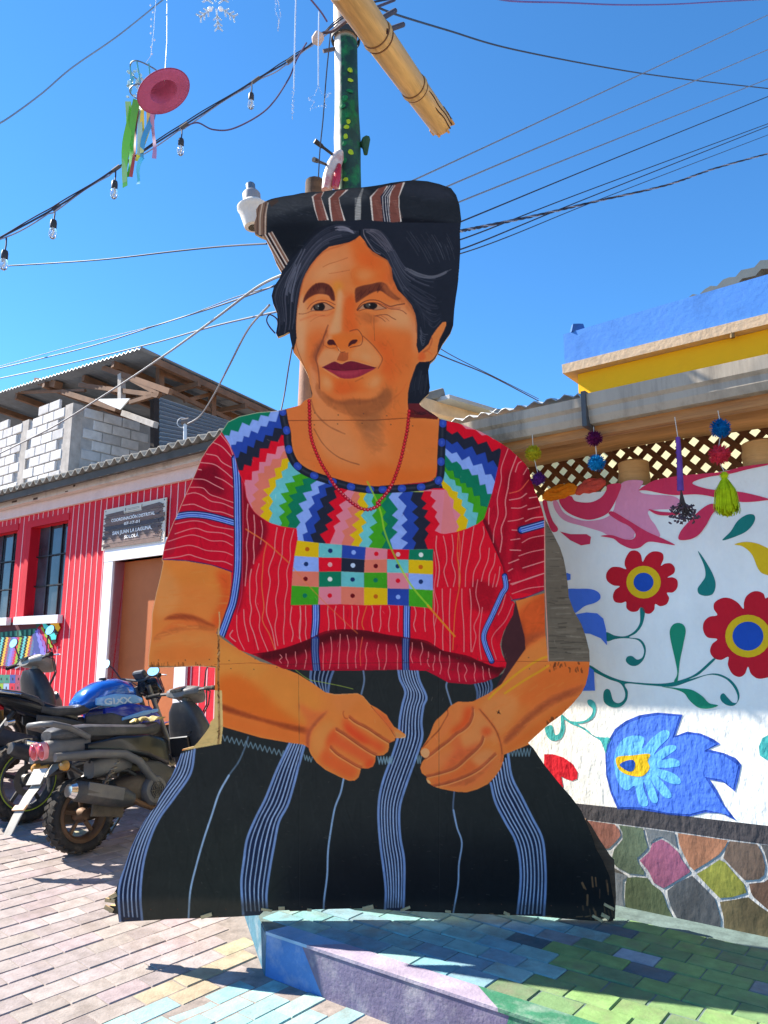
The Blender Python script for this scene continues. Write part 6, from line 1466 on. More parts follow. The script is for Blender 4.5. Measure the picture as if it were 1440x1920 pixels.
def sign():
    q = [(65,410),(1380,150),(1325,1050),(20,1250)]
    P = [LB.px(*tZ([p])[0], .03) for p in q]
    o = P[3]; S_ = empty('wooden_sign', o, 0, 'sign painted like brown boards with white lettering above the brown door', 'sign')
    ex = (P[2]-P[3]); W_ = ex.length; ez = (P[0]-P[3]); H_ = ez.length
    B = lambda u, v, d=0: ER*(u*W_)+Vector((0, 0, v*H_))+NF*d
    cream = pmat('sign_cream', rgb(206, 194, 176), .6, .05)
    g = MB(); g.prism([B(0, 0), B(1, 0), B(1, 1), B(0, 1)], (0, 0, 0), NF*.012); g.build('backing', cream, S_)
    rr = random.Random(6); tones = [rgb(116, 92, 82), rgb(92, 78, 76), rgb(122, 98, 90), rgb(74, 68, 72), rgb(104, 86, 80)]
    mats = [pmat('sign_board_%d' % i, t, .7, .25, 9, .3, 60, stretch=(1, 1, 8)) for i, t in enumerate(tones)]
    ys = np.linspace(.03, .90, 9)
    for i in range(8):
        g = MB(); a, b = ys[i], ys[i+1]-.008; l = rr.uniform(.0, .035); r = 1-rr.uniform(.0, .04)
        poly = []
        for t in np.linspace(0, 1, 5): poly.append(B(l+rr.uniform(0, .04), a+(b-a)*t, .012))
        for t in np.linspace(1, 0, 5): poly.append(B(r-rr.uniform(0, .04), a+(b-a)*t, .012))
        if i == 7: poly[4:6] = [B(.08, b-.02, .012), B(.34, b, .012), B(.34, a+.02, .012), B(.64, a+.02, .012), B(.64, b, .012), B(.9, b+.03, .012)]
        g.prism(poly, (0, 0, 0), NF*(.006+.002*(i % 3))); g.build('board', mats[(i*2) % 5], S_)
    for k in range(10):
        g = MB(); sd_ = k % 2; v = .08+.08*k; u = .04 if sd_ == 0 else .93
        g.prism([B(u+rr.uniform(-.03, .02), v, .018), B(u+.10*(1 if sd_ == 0 else -1), v+.02, .018), B(u+rr.uniform(0, .04), v+.07, .018), B(u-.03, v+.05, .018)], (0, 0, 0), NF*.006); g.build('splinter', mats[(k+1) % 5], S_)
    g = MB(); g.prism([B(.35, .84, .02), B(.63, .84, .02), B(.63, .955, .02), B(.35, .955, .02)], (0, 0, 0), NF*.004); g.build('label_plate', cream, S_)
    # tiny grey lines and emblem on the label plate
    g = MB(); g.prism([B(.37, .86, .0245), B(.39, .86, .0245), B(.39, .94, .0245), B(.37, .94, .0245)], (0, 0, 0), NF*.001)
    for v in (.875, .905): g.prism([B(.41, v, .0245), B(.60, v, .0245), B(.60, v+.012, .0245), B(.41, v+.012, .0245)], (0, 0, 0), NF*.001)
    g.build('small_print', pmat('grey_print', rgb(130, 122, 116), .7, .1), S_)
    wm = pmat('sign_letters', rgb(240, 236, 230), .7, .12, 30)
    for txt, u, v, sz, wd in (('COORDINACIÓN DISTRITAL', .5, .655, .078, .70), ('07-17-01', .5, .53, .07, .25), ('SAN JUAN LA LAGUNA,', .5, .335, .088, .63), ('SOLOLÁ', .5, .205, .078, .23)):
        ob = text_mesh('lettering', txt, wm, S_)
        dx = max(v.co.x for v in ob.data.vertices)-min(v.co.x for v in ob.data.vertices)
        ob.scale = (wd*W_/dx, sz*H_/.74, .08); ob.location = B(u, v, .024)
        ob.rotation_euler = (Matrix.Rotation(ROTF, 3, 'Z') @ Matrix.Rotation(math.pi/2, 3, 'X')).to_euler()
    for u, v in ((.03, .95), (.97, .96), (.03, .04), (.97, .05)):
        g = MB(); g.lathe([(0, .004), (.008, .003), (.009, 0)], 8, Matrix.Rotation(ROTF, 4, 'Z') @ Matrix.Rotation(math.pi/2, 4, 'X')); g.build('screw', pmat('screw_dark', rgb(50, 48, 48), .5), S_, loc=B(u, v, .012))
sign()

# ---------------------------------------------------------------- unfinished block house behind
def block_house():
    YD = 13.0
    c = at_y(134, 800, YD)                          # the near corner
    EL = -ER; EB = -NF                               # along the street, and away from it
    ztop = at_y(134, 757, YD).z
    o = Vector((c.x, c.y, 0)); H = empty('block_house', o, 0, 'unfinished grey block house with an open loft under a sloping tin roof', 'house')
    Fl = Frame(o); 
    def side(px, py): return at_pl(px, py, o, ER)    # the flank plane
    conc = pmat('rough_concrete', rgb(178, 168, 158), .95, .2, 5, .6, 25, dirt=rgb(104, 98, 92), dscale=3)
    mort = pmat('mortar', rgb(176, 170, 164), .95, .15, 8, .4, 60)
    cols = [pmat('block_%d' % i, rgb(*t), .95, .16, 7, .5, 50, rand=.05) for i, t in enumerate([(212,206,200), (204,198,193), (216,210,204), (196,190,185)])]
    BH, BL = .20, .40
    b1 = side(290, 803); dep = (b1-o).dot(EB)       # flank length to the dark post
    LW = 9.0
    # mortar core
    g = MB(); zb = -1
    g.prism([EL*.0+EB*.03+ER*-.012, EL*LW+EB*.012, EL*LW+EB*.15, EL*.15+EB*.15, EL*.15+EB*dep, EB*dep-ER*.012, EB*.03-ER*.012], (0, 0, zb), (0, 0, ztop-.03)); g.build('mortar_core', mort, H)
    # corner and mid pillars
    for a, b in ((0.0, 0), (1.62, 0), (3.9, 0)):
        g = MB(); L = .26
        p = EL*a; g.prism([p-EB*.004+ER*.004, p+EL*L-EB*.004, p+EL*L+EB*.2, p+EB*.2+ER*.004] if a == 0 else [p-EB*.004, p+EL*L-EB*.004, p+EL*L+EB*.2, p+EB*.2], (0, 0, zb), (0, 0, ztop+.02)); g.build('pillar', conc, H)
    me = MB().box((0, 0, 0), (BL-.022, .05, BH-.022), bev=.008).mesh('block')
    ms = []
    for i in range(4): m_ = me.copy(); m_.materials.append(cols[i]); ms.append(m_)
    rr = random.Random(12); n = 0
    def put(p, ang, sx=1):
        b = bpy.data.objects.new('block', ms[rr.randrange(4)]); COL.objects.link(b); b.parent = H; b.location = p+Vector((rr.uniform(-.003, .003), rr.uniform(-.003, .003), 0)); b.rotation_euler = (0, rr.uniform(-.006, .006), ang); b.scale = (sx, 1, 1)
    nrow = int((ztop-2.6)/BH)
    for r in range(-1, nrow+1):
        z = ztop-BH*(r+.5)
        # street side
        for k in range(14):
            a = .26+BL*(k+.5)+(BL/2 if r % 2 else 0)
            if 1.50 < a < 1.98 or 3.78 < a < 4.26: continue
            if r < 0 and k not in (0, 1, 5, 9): continue
            if a > 6.4: continue
            put(EL*a+EB*.012+Vector((0, 0, z)), ROTF)
        if r < 0: continue
        m = int((dep-.2)/BL)
        for k in range(m+1):
            a = .22+BL*(k+.5)+(BL/2 if r % 2 else 0)
            if a > dep-.15: continue
            put(EB*a-ER*.012+Vector((0, 0, z)), ROTF+math.pi/2)
    # loft: posts, sheet cladding, rafters, tin roof
    wood = pmat('loft_timber', rgb(120, 88, 66), .85, .25, 3, .2, 30, dirt=rgb(70, 52, 42)); dark = pmat('dark_post', rgb(52, 44, 40), .9, .2)
    A = at_y(265, 652, YD-.9)
    q = at_pl(512, 768, A, ER)
    sl = (q-A); dirR = sl.normalized()
    def loc(v): return v-o
    def bar(name, a, b, w_, h_, m=wood):
        d = b-a; L = d.length; X = d.normalized(); Y_ = Vector((0, 0, 1)).cross(X); Y_ = Y_.normalized() if Y_.length > 1e-3 else Vector((0, 1, 0)); M = Matrix((X, Y_, X.cross(Y_))).transposed()
        return MB().box(loc((a+b)/2), (L, w_, h_), M).build(name, m, H)
    lowB = at_pl(-10, 738, A, NF); EX = lowB-A; n = 70
    eL = EX.normalized()
    # roof skin with corrugations running down the slope
    V = []; Lr = EX.length*1.6; Ld = sl.length*1.35
    nn = 130
    for j in (0, 1):
        for i in range(nn+1):
            p = A+eL*(Lr*i/nn)+dirR*(Ld*j)+Vector((0, 0, .022*math.cos(i*math.pi)))
            V.append(loc(p))
    V += [v-Vector((0, 0, .012)) for v in V]; m2 = 2*(nn+1)
    F = [[i, i+1, nn+2+i, nn+1+i] for i in range(nn)]+[[m2+i, m2+nn+1+i, m2+nn+2+i, m2+i+1] for i in range(nn)]+[[i, m2+i, m2+i+1, i+1] for i in range(nn)]+[[0, nn+1, m2+nn+1, m2]]
    tin = pmat('loft_tin', rgb(120, 122, 124), .45, .2, 2, .05, spec=.5, metal=.35, dirt=rgb(84, 72, 62), dscale=1.2)
    MB().add(V, F, 0, True).build('tin_roof', tin, H, sharp=False)
    dn = Vector((0, 0, -.11))
    for k, (t, ov) in enumerate(((.05, -.15), (.95, .1), (2.2, -.05), (3.4, .12), (4.8, 0), (6.2, 0))):
        a = A+eL*t+dirR*(-ov+.15)+dn; b = a+dirR*(Ld*.97); bar('rafter', a, b, .09, .12)
    for t in (.28, .55, .85):
        a = A+dirR*(Ld*t)+dn*2.0; bar('purlin', a-eL*.1, a+eL*6.5, .07, .09)
    # flank cladding of tin
    fo = A-ER*.35
    def fl(px, py): return at_pl(px, py, fo, ER)
    c0, c1, c2, c3 = fl(297, 742), fl(440, 792), fl(440, 880), fl(297, 880)
    V = []; N_ = 34
    for i in range(N_+1):
        t = i/N_
        for p in (c3.lerp(c0, t), c2.lerp(c1, t)): V.append(loc(p+ER*(.05*(1 if i % 2 else -1))))
    V2 = [v-ER*.008 for v in V]; m2 = len(V)
    F = [[2*i, 2*i+1, 2*i+3, 2*i+2] for i in range(N_)]+[[m2+2*i, m2+2*i+2, m2+2*i+3, m2+2*i+1] for i in range(N_)]
    MB().add(V+V2, F, 0, True).build('tin_cladding', pmat('bright_tin', rgb(150, 154, 156), .45, .12, 2, .03, spec=.5, metal=.2), H, sharp=False)
    g = MB()
    for i in range(1, 17):
        t = i/17; p0, p1 = c3.lerp(c0, t), c2.lerp(c1, t); w_ = Vector((0, 0, .022)); g.add([loc(v+ER*.055) for v in (p0-w_, p1-w_, p1+w_, p0+w_)], [[0, 1, 2, 3]])
    prop(g.build('rib_shade_strips', pmat('rib_shade', rgb(92, 98, 104), .6, .15), H), kind='stuff')  # dark strips laid over the cladding, shade of the ribs as colour
    for px, p0, p1 in ((290, 738, 840), (300, 690, 742), (398, 735, 780)): bar('post', fl(px, p1), fl(px, p0), .11, .11, dark if px == 290 else wood)
    bar('rail', fl(302, 698), fl(500, 768), .09, .10); bar('rail', fl(312, 730), fl(432, 788), .07, .08); bar('brace', fl(345, 752), fl(398, 738), .06, .07)
    # beams across the open front
    def fr(px, py, dd=.4): return at_pl(px, py, o+EB*dd, NF)
    bar('beam', fr(232, 775), fr(292, 797), .10, .10, conc); bar('beam', fr(120, 735), fr(222, 768), .12, .10, wood); bar('beam', fr(150, 722), fr(298, 742), .07, .08)
    bar('beam', fr(70, 716), fr(110, 722), .16, .14, wood); bar('post', fr(228, 750), fr(228, 702), .1, .1, conc); bar('beam', fr(240, 708), fr(300, 740), .07, .07); bar('beam', fr(245, 755), fr(300, 738), .07, .07)
    bar('beam', fr(0, 737), fr(160, 732), .05, .05, wood); bar('beam', fr(195, 690), fr(320, 735), .08, .10, wood)
    g = MB(); P = [fr(178, 748, .1), fr(243, 747, .1), fr(225, 768, .1), fr(205, 760, .1)]; g.prism([loc(p) for p in P], (0, 0, 0), EB*.02); g.build('loose_sheet', pmat('white_sheet', rgb(214, 212, 206), .6), H)
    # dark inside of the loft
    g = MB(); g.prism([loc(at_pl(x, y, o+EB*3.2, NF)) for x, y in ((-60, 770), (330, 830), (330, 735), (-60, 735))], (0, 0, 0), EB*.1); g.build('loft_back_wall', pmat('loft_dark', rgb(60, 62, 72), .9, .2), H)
    # white pipe with a bent head in front of the cladding
    return H
BH_ = block_house()
def vent_pipe():
    a = LB.px(347, 862, -.9); b = LB.px(347, 795, -.9)
    g = MB(); g.tube([a, b], .024, 10); 
    R = empty('vent_pipe', a, 0, 'white pipe with a cable clamp rising from the cement roof', 'pipe')
    g.v = [tuple(Vector(v)-a) for v in g.v]; g.build('pipe', pmat('white_pvc', rgb(206, 206, 204), .5, .05), R)
    g = MB(); g.loft([(-.05, 0, 0, .035, .04), (.05, 0, .01, .04, .05)], n=10); g.build('clamp', pmat('clamp_grey', rgb(104, 94, 88), .6), R, loc=b-a+Vector((0, 0, .03)))
    g = MB(); g.tube([b-a+Vector((-.04+.07*math.cos(t), 0, .02+.07*math.sin(t))) for t in np.linspace(0, 6, 16)], .006, 6); g.build('cable_loop', pmat('wire_white', rgb(200, 200, 200), .5), R)
vent_pipe()
# ---------------------------------------------------------------- parked scooters and motorcycles
m_rub = pmat('tyre_rubber', rgb(52, 49, 46), .9, .3, 8, .3, 60, spec=.2, dirt=rgb(132, 116, 98), dscale=6, damt=.55)
m_blk = pmat('black_plastic', rgb(52, 52, 54), .38, .2, 6, .1, 60, spec=.45, dirt=rgb(112, 104, 94), dscale=5, damt=.4)
m_mat = pmat('grey_plastic', rgb(98, 96, 94), .48, .2, 6, .15, 60, spec=.4, dirt=rgb(134, 124, 110), dscale=5, damt=.5)
m_glo = pmat('glossy_black', rgb(22, 24, 28), .22, .2, 6, 0, spec=.4, coat=.15)
m_ste = pmat('dusty_steel', rgb(120, 116, 110), .4, .25, 8, .1, 60, metal=.7, dirt=rgb(110, 90, 70), dscale=8, damt=.6)
m_chr = pmat('chrome', rgb(210, 210, 212), .15, .05, 8, 0, metal=1.0)
m_rst = pmat('rusty_rim', rgb(112, 86, 66), .6, .3, 8, .2, 60, metal=.4, dirt=rgb(80, 58, 44), dscale=8)
m_eng = pmat('engine_cast', rgb(96, 86, 74), .7, .3, 9, .3, 60, metal=.3, dirt=rgb(112, 98, 82), dscale=7, damt=.5)
m_red = pmat('tail_lens', rgb(196, 60, 70), .15, .1, 8, 0, spec=.6, coat=.5); m_amb = pmat('amber_lens', rgb(196, 140, 60), .25, .2, 8, 0, spec=.6, dirt=rgb(120, 90, 60), dscale=9)
m_plt = pmat('plate_white', rgb(176, 172, 164), .5, .08, 9, .05, 60, dirt=rgb(160, 150, 136), dscale=8); m_ink = pmat('plate_ink', rgb(90, 92, 100), .6)
m_dus_glare = pmat('dust_and_glare_plastic', rgb(150, 145, 136), .55, .15, 5, .1, 60, dirt=rgb(110, 94, 76), dscale=5, damt=.6)
m_mir = pmat('mirror_glass', rgb(220, 224, 230), .03, 0, 5, 0, metal=1.0)
m_blu = pmat('metallic_blue', rgb(24, 96, 190), .2, .1, 6, 0, spec=.6, metal=.35, coat=.8); m_lbl = pmat('pale_blue_trim', rgb(120, 176, 226), .25, .05, 6, 0, coat=.5); m_vio = pmat('deep_blue_panel', rgb(34, 52, 150), .22, .1, 6, 0, coat=.7)
m_sil = pmat('silver_print', rgb(186, 204, 224), .3, .05, 6, 0, metal=.3); m_grn = pmat('lime_rim_tape', rgb(176, 190, 60), .4, .1)
m_seat = pmat('seat_vinyl', rgb(60, 60, 62), .4, .15, 8, .25, 80, spec=.4, dirt=rgb(120, 114, 106), dscale=4, damt=.4)

def wheel(parent, loc, R, wd, rimm, nsp, disc=None, tape=None, knob=True):
    Wp = empty('wheel', loc); Wp.parent = parent
    MX = Matrix.Rotation(math.pi/2, 4, 'X')
    r0 = R*.70
    g = MB(); n = 40; prof = []
    for t in np.linspace(-math.pi*.86, math.pi*.86, 15):
        prof.append((R-.5*(R-r0)*1.0+(R-r0)*.5*math.cos(t), wd*.5*math.sin(t)*(1 if abs(t) > 1.2 else 1.0)))
    g.lathe(prof, n, MX)
    if knob:
        for k in range(30):
            for sgn in (-1, 1):
                a = 2*math.pi*(k+.25*sgn)/30
                c = Vector((math.cos(a)*(R-.004), sgn*wd*.24, math.sin(a)*(R-.011)))
                M = Matrix.Rotation(-a, 3, 'Y') @ Matrix.Rotation(.45*sgn, 3, 'X')
                g.box(c, (.014, wd*.34, R*.12), M)
    g.build('tyre', m_rub, Wp)
    g = MB(); g.lathe([(r0+.012, -wd*.30), (r0-.012, -wd*.36), (r0-.03, -wd*.22), (r0-.035, 0), (r0-.03, wd*.22), (r0-.012, wd*.36), (r0+.012, wd*.30)], n, MX)
    for k in range(nsp):
        a = 2*math.pi*k/nsp+.3
        d = Vector((math.cos(a), 0, math.sin(a))); M = Matrix.Rotation(-a, 3, 'Y')
        g.box(d*(r0*.55), (r0*.92, .022, .028), M, bev=.005)
    g.lathe([(0, -.06), (.035, -.06), (.045, -.03), (.05, .03), (.035, .06), (0, .06)], 16, MX)
    g.build('rim', rimm, Wp)
    if disc:
        g = MB(); g.lathe([(disc, -.003), (disc, .003), (disc*.62, .003), (disc*.62, -.003)], 30, Matrix.Translation((0, -.055, 0)) @ MX, close=True); g.lathe([(disc*.4, -.01), (disc*.4, .008), (.02, .008)], 20, Matrix.Translation((0, -.05, 0)) @ MX)
        g.build('brake_disc', m_ste, Wp)
    if tape:
        g = MB(); P = [(math.cos(a)*(r0+.004), -wd*.315, math.sin(a)*(r0+.004)) for a in np.linspace(0, 2*math.pi, 41)]; g.tube(P, .0045, 6, caps=False); g.build('rim_tape', tape, Wp)
    return Wp
def mirror(parent, base, tip, ang, glass=m_mir):
    g = MB(); m = (Vector(base)+Vector(tip))/2+Vector((-.01, 0, .03)); g.tube([base, m, tip], .006, 6); o = g.build('mirror', m_blk, parent)
    g = MB(); M = Matrix.Translation(tip) @ Matrix.Rotation(ang, 4, 'Z') @ Matrix.Rotation(math.pi/2+.10, 4, 'Y')
    K = Matrix.Diagonal((.62, 1.2, 1, 1))
    g.lathe([(0, .022), (.04, .02), (.062, .006), (.065, -.004)], 20, M @ K, 0); g.build('mirror_shell', m_blk, o)
    g = MB(); g.lathe([(0, -.0045), (.061, -.0045), (.061, -.002)], 20, M @ K); g.build('mirror_glass', glass, o)
    return o
def grip(parent, y, x, z, tilt=0):
    s = 1 if y > 0 else -1
    g = MB(); g.tube([(x, y, z), (x-.025, y+.12*s, z-.01)], .017, 10); g.lathe([(0, 0), (.02, .002), (.02, .012), (0, .014)], 10, Matrix.Translation((x-.026, y+.125*s, z-.01)) @ Matrix.Rotation(math.pi/2*s*-1, 4, 'X'))
    o = g.build('grip', m_rub, parent)
    g = MB(); g.tube([(x+.03, y, z+.005), (x+.055, y+.05*s, z), (x+.045, y+.14*s, z-.012)], .006, 6); g.build('brake_lever', m_chr, o)

def bike_cables(root, x, z, xf):
    for k, (y, dy) in enumerate(((-.22, .10), (.22, -.08), (-.18, .16))):
        g = MB(); g.tube([(x, y, z+.01), (x+.08, y*1.05, z-.02+.02*k), (xf+.02, y*.6, z-.12), (xf-.02, y*.2+dy*.2, z-.30)], .0055, 6); g.build('control_cable', m_blk, root)
def make_scooter(label):
    root = empty('motor_scooter', (0, 0, 0), 0, label, 'scooter', 'two wheelers parked in front of the red building')
    R = .25
    wheel(root, (0, 0, R), R, .13, m_rst, 5); wheel(root, (1.27, 0, R), R, .12, m_rst, 5)
    # power unit
    g = MB(); g.loft([(-.10, .10, .26, .05, .06), (.05, .10, .27, .055, .085), (.35, .10, .30, .065, .10), (.55, .09, .32, .06, .09), (.62, .08, .32, .04, .06)], e=3.5); g.loft([(.22, -.02, .36, .10, .07), (.45, -.04, .36, .13, .12), (.62, -.04, .36, .11, .10)], e=3); 
    for k in range(6): g.box((.60+k*.014, -.03, .37), (.006, .2, .17))
    g.build('engine', m_eng, root)
    g = MB(); g.lathe([(.0, 0), (.05, .004), (.09, -.004), (.108, -.03), (.11, -.08)], 26, Matrix.Translation((.50, -.20, .33)) @ Matrix.Rotation(math.pi/2, 4, 'X')); o = g.build('fan_cover', m_mat, root)
    g = MB(); Mx = Matrix.Translation((.50, -.207, .33)) @ Matrix.Rotation(math.pi/2, 4, 'X')
    for r in (.02, .036, .052): g.lathe([(r, -.004), (r+.006, -.004), (r+.006, .004), (r, .004)], 20, Mx, close=True)
    for k in range(6): a = k*math.pi/3; g.box(Vector((.50+math.cos(a)*.036, -.208, .33+math.sin(a)*.036)), (.06, .005, .006), Matrix.Rotation(-a, 3, 'Y'))
    g.build('fan_grille', m_blk, o)
    g = MB(); g.tube([(-.20, -.20, .43), (-.17, -.20, .425), (.12, -.19, .345), (.20, -.19, .325), (.28, -.185, .30)], [.05, .066, .07, .068, .045], 18); o = g.build('muffler', pmat('dusty_muffler', rgb(74, 74, 74), .5, .2, 6, .15, 60, metal=.3, dirt=rgb(126, 112, 96), dscale=5, damt=.5), root)
    g = MB(); g.tube([(-.232, -.20, .437), (-.195, -.20, .43)], [.042, .056], 16); g.build('end_cap', m_chr, o)
    g = MB(); g.box((.02, -.255, .39), (.30, .016, .085), Matrix.Rotation(.28, 3, 'Y'), bev=.006); g.build('heat_shield', m_mat, o)
    g = MB(); g.tube([(.28, -.185, .30), (.38, -.17, .25), (.52, -.12, .2), (.62, -.06, .26)], .02, 10); g.build('exhaust_pipe', m_rst, o)
    g = MB(); g.box((.12, -.135, .27), (.26, .02, .12), Matrix.Rotation(.2, 3, 'Y'), bev=.01); g.build('swing_arm', m_eng, root)
    for y in (-.145, .145):
        g = MB()
        pts = [(.02+.20*t+.022*math.cos(t*50), y+.022*math.sin(t*50), .34+.26*t) for t in np.linspace(0, 1, 50)]; g.tube(pts, .006, 5); g.tube([(.0, y, .32), (.24, y, .63)], .012, 8); g.build('shock_absorber', m_ste, root)
    # tail
    g = MB(); g.loft([(-.31, 0, .705, .07, .045), (-.25, 0, .705, .10, .07), (-.14, 0, .70, .12, .075), (.0, 0, .70, .13, .08)], e=3.2); g.build('tail_housing', m_mat, root)
    for y in (-.044, .044):
        M = Matrix.Translation((-.315, y, .705)) @ Matrix.Rotation(-math.pi/2-.15, 4, 'Y'); K = Matrix.Diagonal((1.15, .78, 1, 1))
        g = MB(); g.lathe([(0, .03), (.03, .026), (.044, .01), (.046, -.03)], 20, M @ K); o = g.build('tail_light', m_red, root)
        g = MB(); g.lathe([(.044, .012), (.051, .012), (.051, -.02), (.044, -.02)], 20, M @ K, close=True); g.build('light_rim', pmat('pale_pink_lens', rgb(230, 150, 150), .2, .05, 5, 0), o)
    # rear mudguard, plate, indicator
    g = MB(); pts = [(-.18, .60), (-.28, .54), (-.38, .44), (-.46, .33), (-.52, .23)]
    g.loft([(x, 0, z, .066-.005*i, .016, .85) for i, (x, z) in enumerate(pts)], e=4); g.build('rear_mudguard', m_dus_glare, root)
    g = MB(); g.box((-.325, 0, .545), (.006, .16, .11), Matrix.Rotation(.55, 3, 'Y'), bev=.002); pl = g.build('licence_plate', m_plt, root)
    t = text_mesh('plate_text', 'M 171', m_ink, pl); t.scale = (.045, .05, .02); M = Matrix.Rotation(.55, 3, 'Y') @ Matrix.Rotation(-math.pi/2, 3, 'Z') @ Matrix.Rotation(math.pi/2, 3, 'X'); t.rotation_euler = M.to_euler(); t.location = (-.332, 0, .535)
    g = MB(); g.box((-.445, 0, .37), (.012, .13, .035), Matrix.Rotation(.75, 3, 'Y')); g.build('reflector', pmat('faded_reflector', rgb(206, 160, 120), .4, .1), root)
    for y in (-.16, .16):
        g = MB(); g.tube([(-.20, y*.4, .60), (-.22, y*.8, .595)], .012, 8); g.lathe([(0, .028), (.022, .022), (.034, 0), (.034, -.02), (0, -.03)], 16, Matrix.Translation((-.235, y, .595)) @ Matrix.Rotation(-math.pi/2, 4, 'Y')); g.build('turn_signal', m_amb, root)
    # seat
    g = MB(); g.loft([(-.26, 0, .80, .06, .03), (-.20, 0, .805, .115, .05), (0, 0, .80, .14, .055), (.25, 0, .775, .15, .055), (.45, 0, .755, .14, .055), (.62, 0, .77, .11, .05), (.68, 0, .775, .05, .03)], e=2.8); g.build('seat', m_seat, root)
    g = MB(); g.tube([(-.02, -.13, .76), (-.18, -.14, .84), (-.30, -.13, .875), (-.34, -.07, .88), (-.345, 0, .88), (-.34, .07, .88), (-.30, .13, .875), (-.18, .14, .84), (-.02, .13, .76)], .020, 10); g.build('grab_rail', m_mat, root)
    # side tube frame and panels
    for y in (-1, 1):
        g = MB(); g.tube([(-.28, .13*y, .655), (.0, .165*y, .645), (.24, .175*y, .615), (.36, .18*y, .55), (.52, .18*y, .36), (.62, .16*y, .29), (.95, .15*y, .27)], .030, 10); g.build('side_frame', m_mat, root)
        g = MB(); g.loft([(-.05, .135*y, .70, .03, .02), (.2, .15*y, .69, .04, .055), (.45, .15*y, .65, .04, .085), (.60, .14*y, .60, .03, .10), (.68, .12*y, .58, .015, .09)], e=3.2); g.build('side_panel', m_glo, root)
        g = MB(); g.loft([(.42, .14*y, .50, .02, .05), (.55, .15*y, .44, .03, .09), (.72, .14*y, .38, .03, .07), (.95, .13*y, .33, .03, .05)], e=4); g.build('lower_panel', m_blk, root)
    g = MB(); g.loft([(.60, 0, .26, .12, .03), (.95, 0, .27, .15, .035), (1.02, 0, .30, .15, .05)], e=5); g.build('footboard', m_blk, root)
    # front
    g = MB(); g.loft([(1.00, 0, .28, .15, .03, .2), (1.03, 0, .42, .17, .05, .2), (1.02, 0, .60, .18, .06, .2), (.98, 0, .78, .17, .06, .2), (.95, 0, .90, .12, .05, .2)], axis='z' if False else 'x', e=3.5) if False else None
    V = []
    secs = [(1.05, .28, .13, .05), (1.06, .40, .17, .07), (1.05, .58, .20, .085), (1.02, .74, .20, .08), (.98, .88, .15, .07), (.96, .95, .09, .05)]
    g = MB(); g.loft([(x, 0, z, d, w_) for x, z, w_, d in secs], axis='z', e=3.6, n=18); o = g.build('leg_shield', m_blk, root)
    g = MB(); g.loft([(.985, 0, .70, .03, .045), (.955, 0, .70, .025, .05)], axis='x', n=14); g.lathe([(0, .01), (.05, .008), (.058, -.01)], 18, Matrix.Translation((.955, -.07, .74)) @ Matrix.Rotation(-math.pi/2, 4, 'Y')); g.build('key_barrel', m_glo, o)
    g = MB(); g.box((.945, .03, .60), (.03, .22, .16), Matrix.Rotation(-.12, 3, 'Y'), bev=.02); g.build('glove_box', m_glo, o)
    g = MB(); g.loft([(1.10, 0, .62, .12, .05), (1.17, 0, .64, .10, .12), (1.22, 0, .62, .05, .07)], e=2.6); g.build('front_cowl', m_mat, root)
    g = MB(); g.tube([(.99, 0, .92), (1.0, 0, 1.0)], .03, 10); g.loft([(.90, 0, 1.02, .10, .03), (.96, 0, 1.03, .20, .045), (1.02, 0, 1.02, .19, .05), (1.10, 0, .99, .12, .06), (1.15, 0, .97, .07, .04)], e=2.6); hs_ = g.build('headset', m_mat, root)
    g = MB(); g.loft([(.89, 0, 1.045, .07, .012), (.97, 0, 1.065, .09, .012)], e=3); g.build('instrument', m_glo, hs_)
    g = MB(); g.tube([(.96, -.36, 1.035), (.97, -.2, 1.03), (.98, 0, 1.03), (.97, .2, 1.03), (.96, .36, 1.035)], .013, 8); g.build('handlebar', m_ste, root)
    for y in (-.27, .27): grip(root, y, .965, 1.035)
    mirror(root, (.98, -.24, 1.05), (.96, -.34, 1.24), 0); mirror(root, (.98, .24, 1.05), (.96, .34, 1.24), 0)
    for y in (-.075, .075): 
        g = MB(); g.tube([(1.10, y, .56), (1.27, y, .26)], .018, 8); g.build('fork', m_ste, root)
    g = MB(); pts = [(1.27+.285*math.cos(a), .25+.285*math.sin(a)) for a in np.linspace(.3, 2.6, 9)]
    g.loft([(x, 0, z, .07, .006, math.pi/2-a) for (x, z), a in zip(pts, np.linspace(.3, 2.6, 9))], e=4); g.build('front_mudguard', m_blk, root)
    g = MB(); g.tube([(.45, .12, .2), (.38, .22, .03)], .012, 6); g.build('side_stand', m_ste, root)
    g = MB(); g.tube([(.45,-.10,.42),(.30,-.12,.50),(.12,-.1,.52),(.02,-.08,.60)], .016, 8); g.tube([(.56,-.1,.44),(.48,-.14,.52),(.30,-.1,.56)], .012, 8); g.build('air_hose', m_blk, root)
    g = MB(); g.loft([(.02, -.07, .54, .06, .06), (.18, -.08, .56, .08, .075), (.34, -.07, .55, .06, .06)], e=3.2); g.build('air_box', m_mat, root)
    bike_cables(root, .97, 1.03, 1.10)
    return root

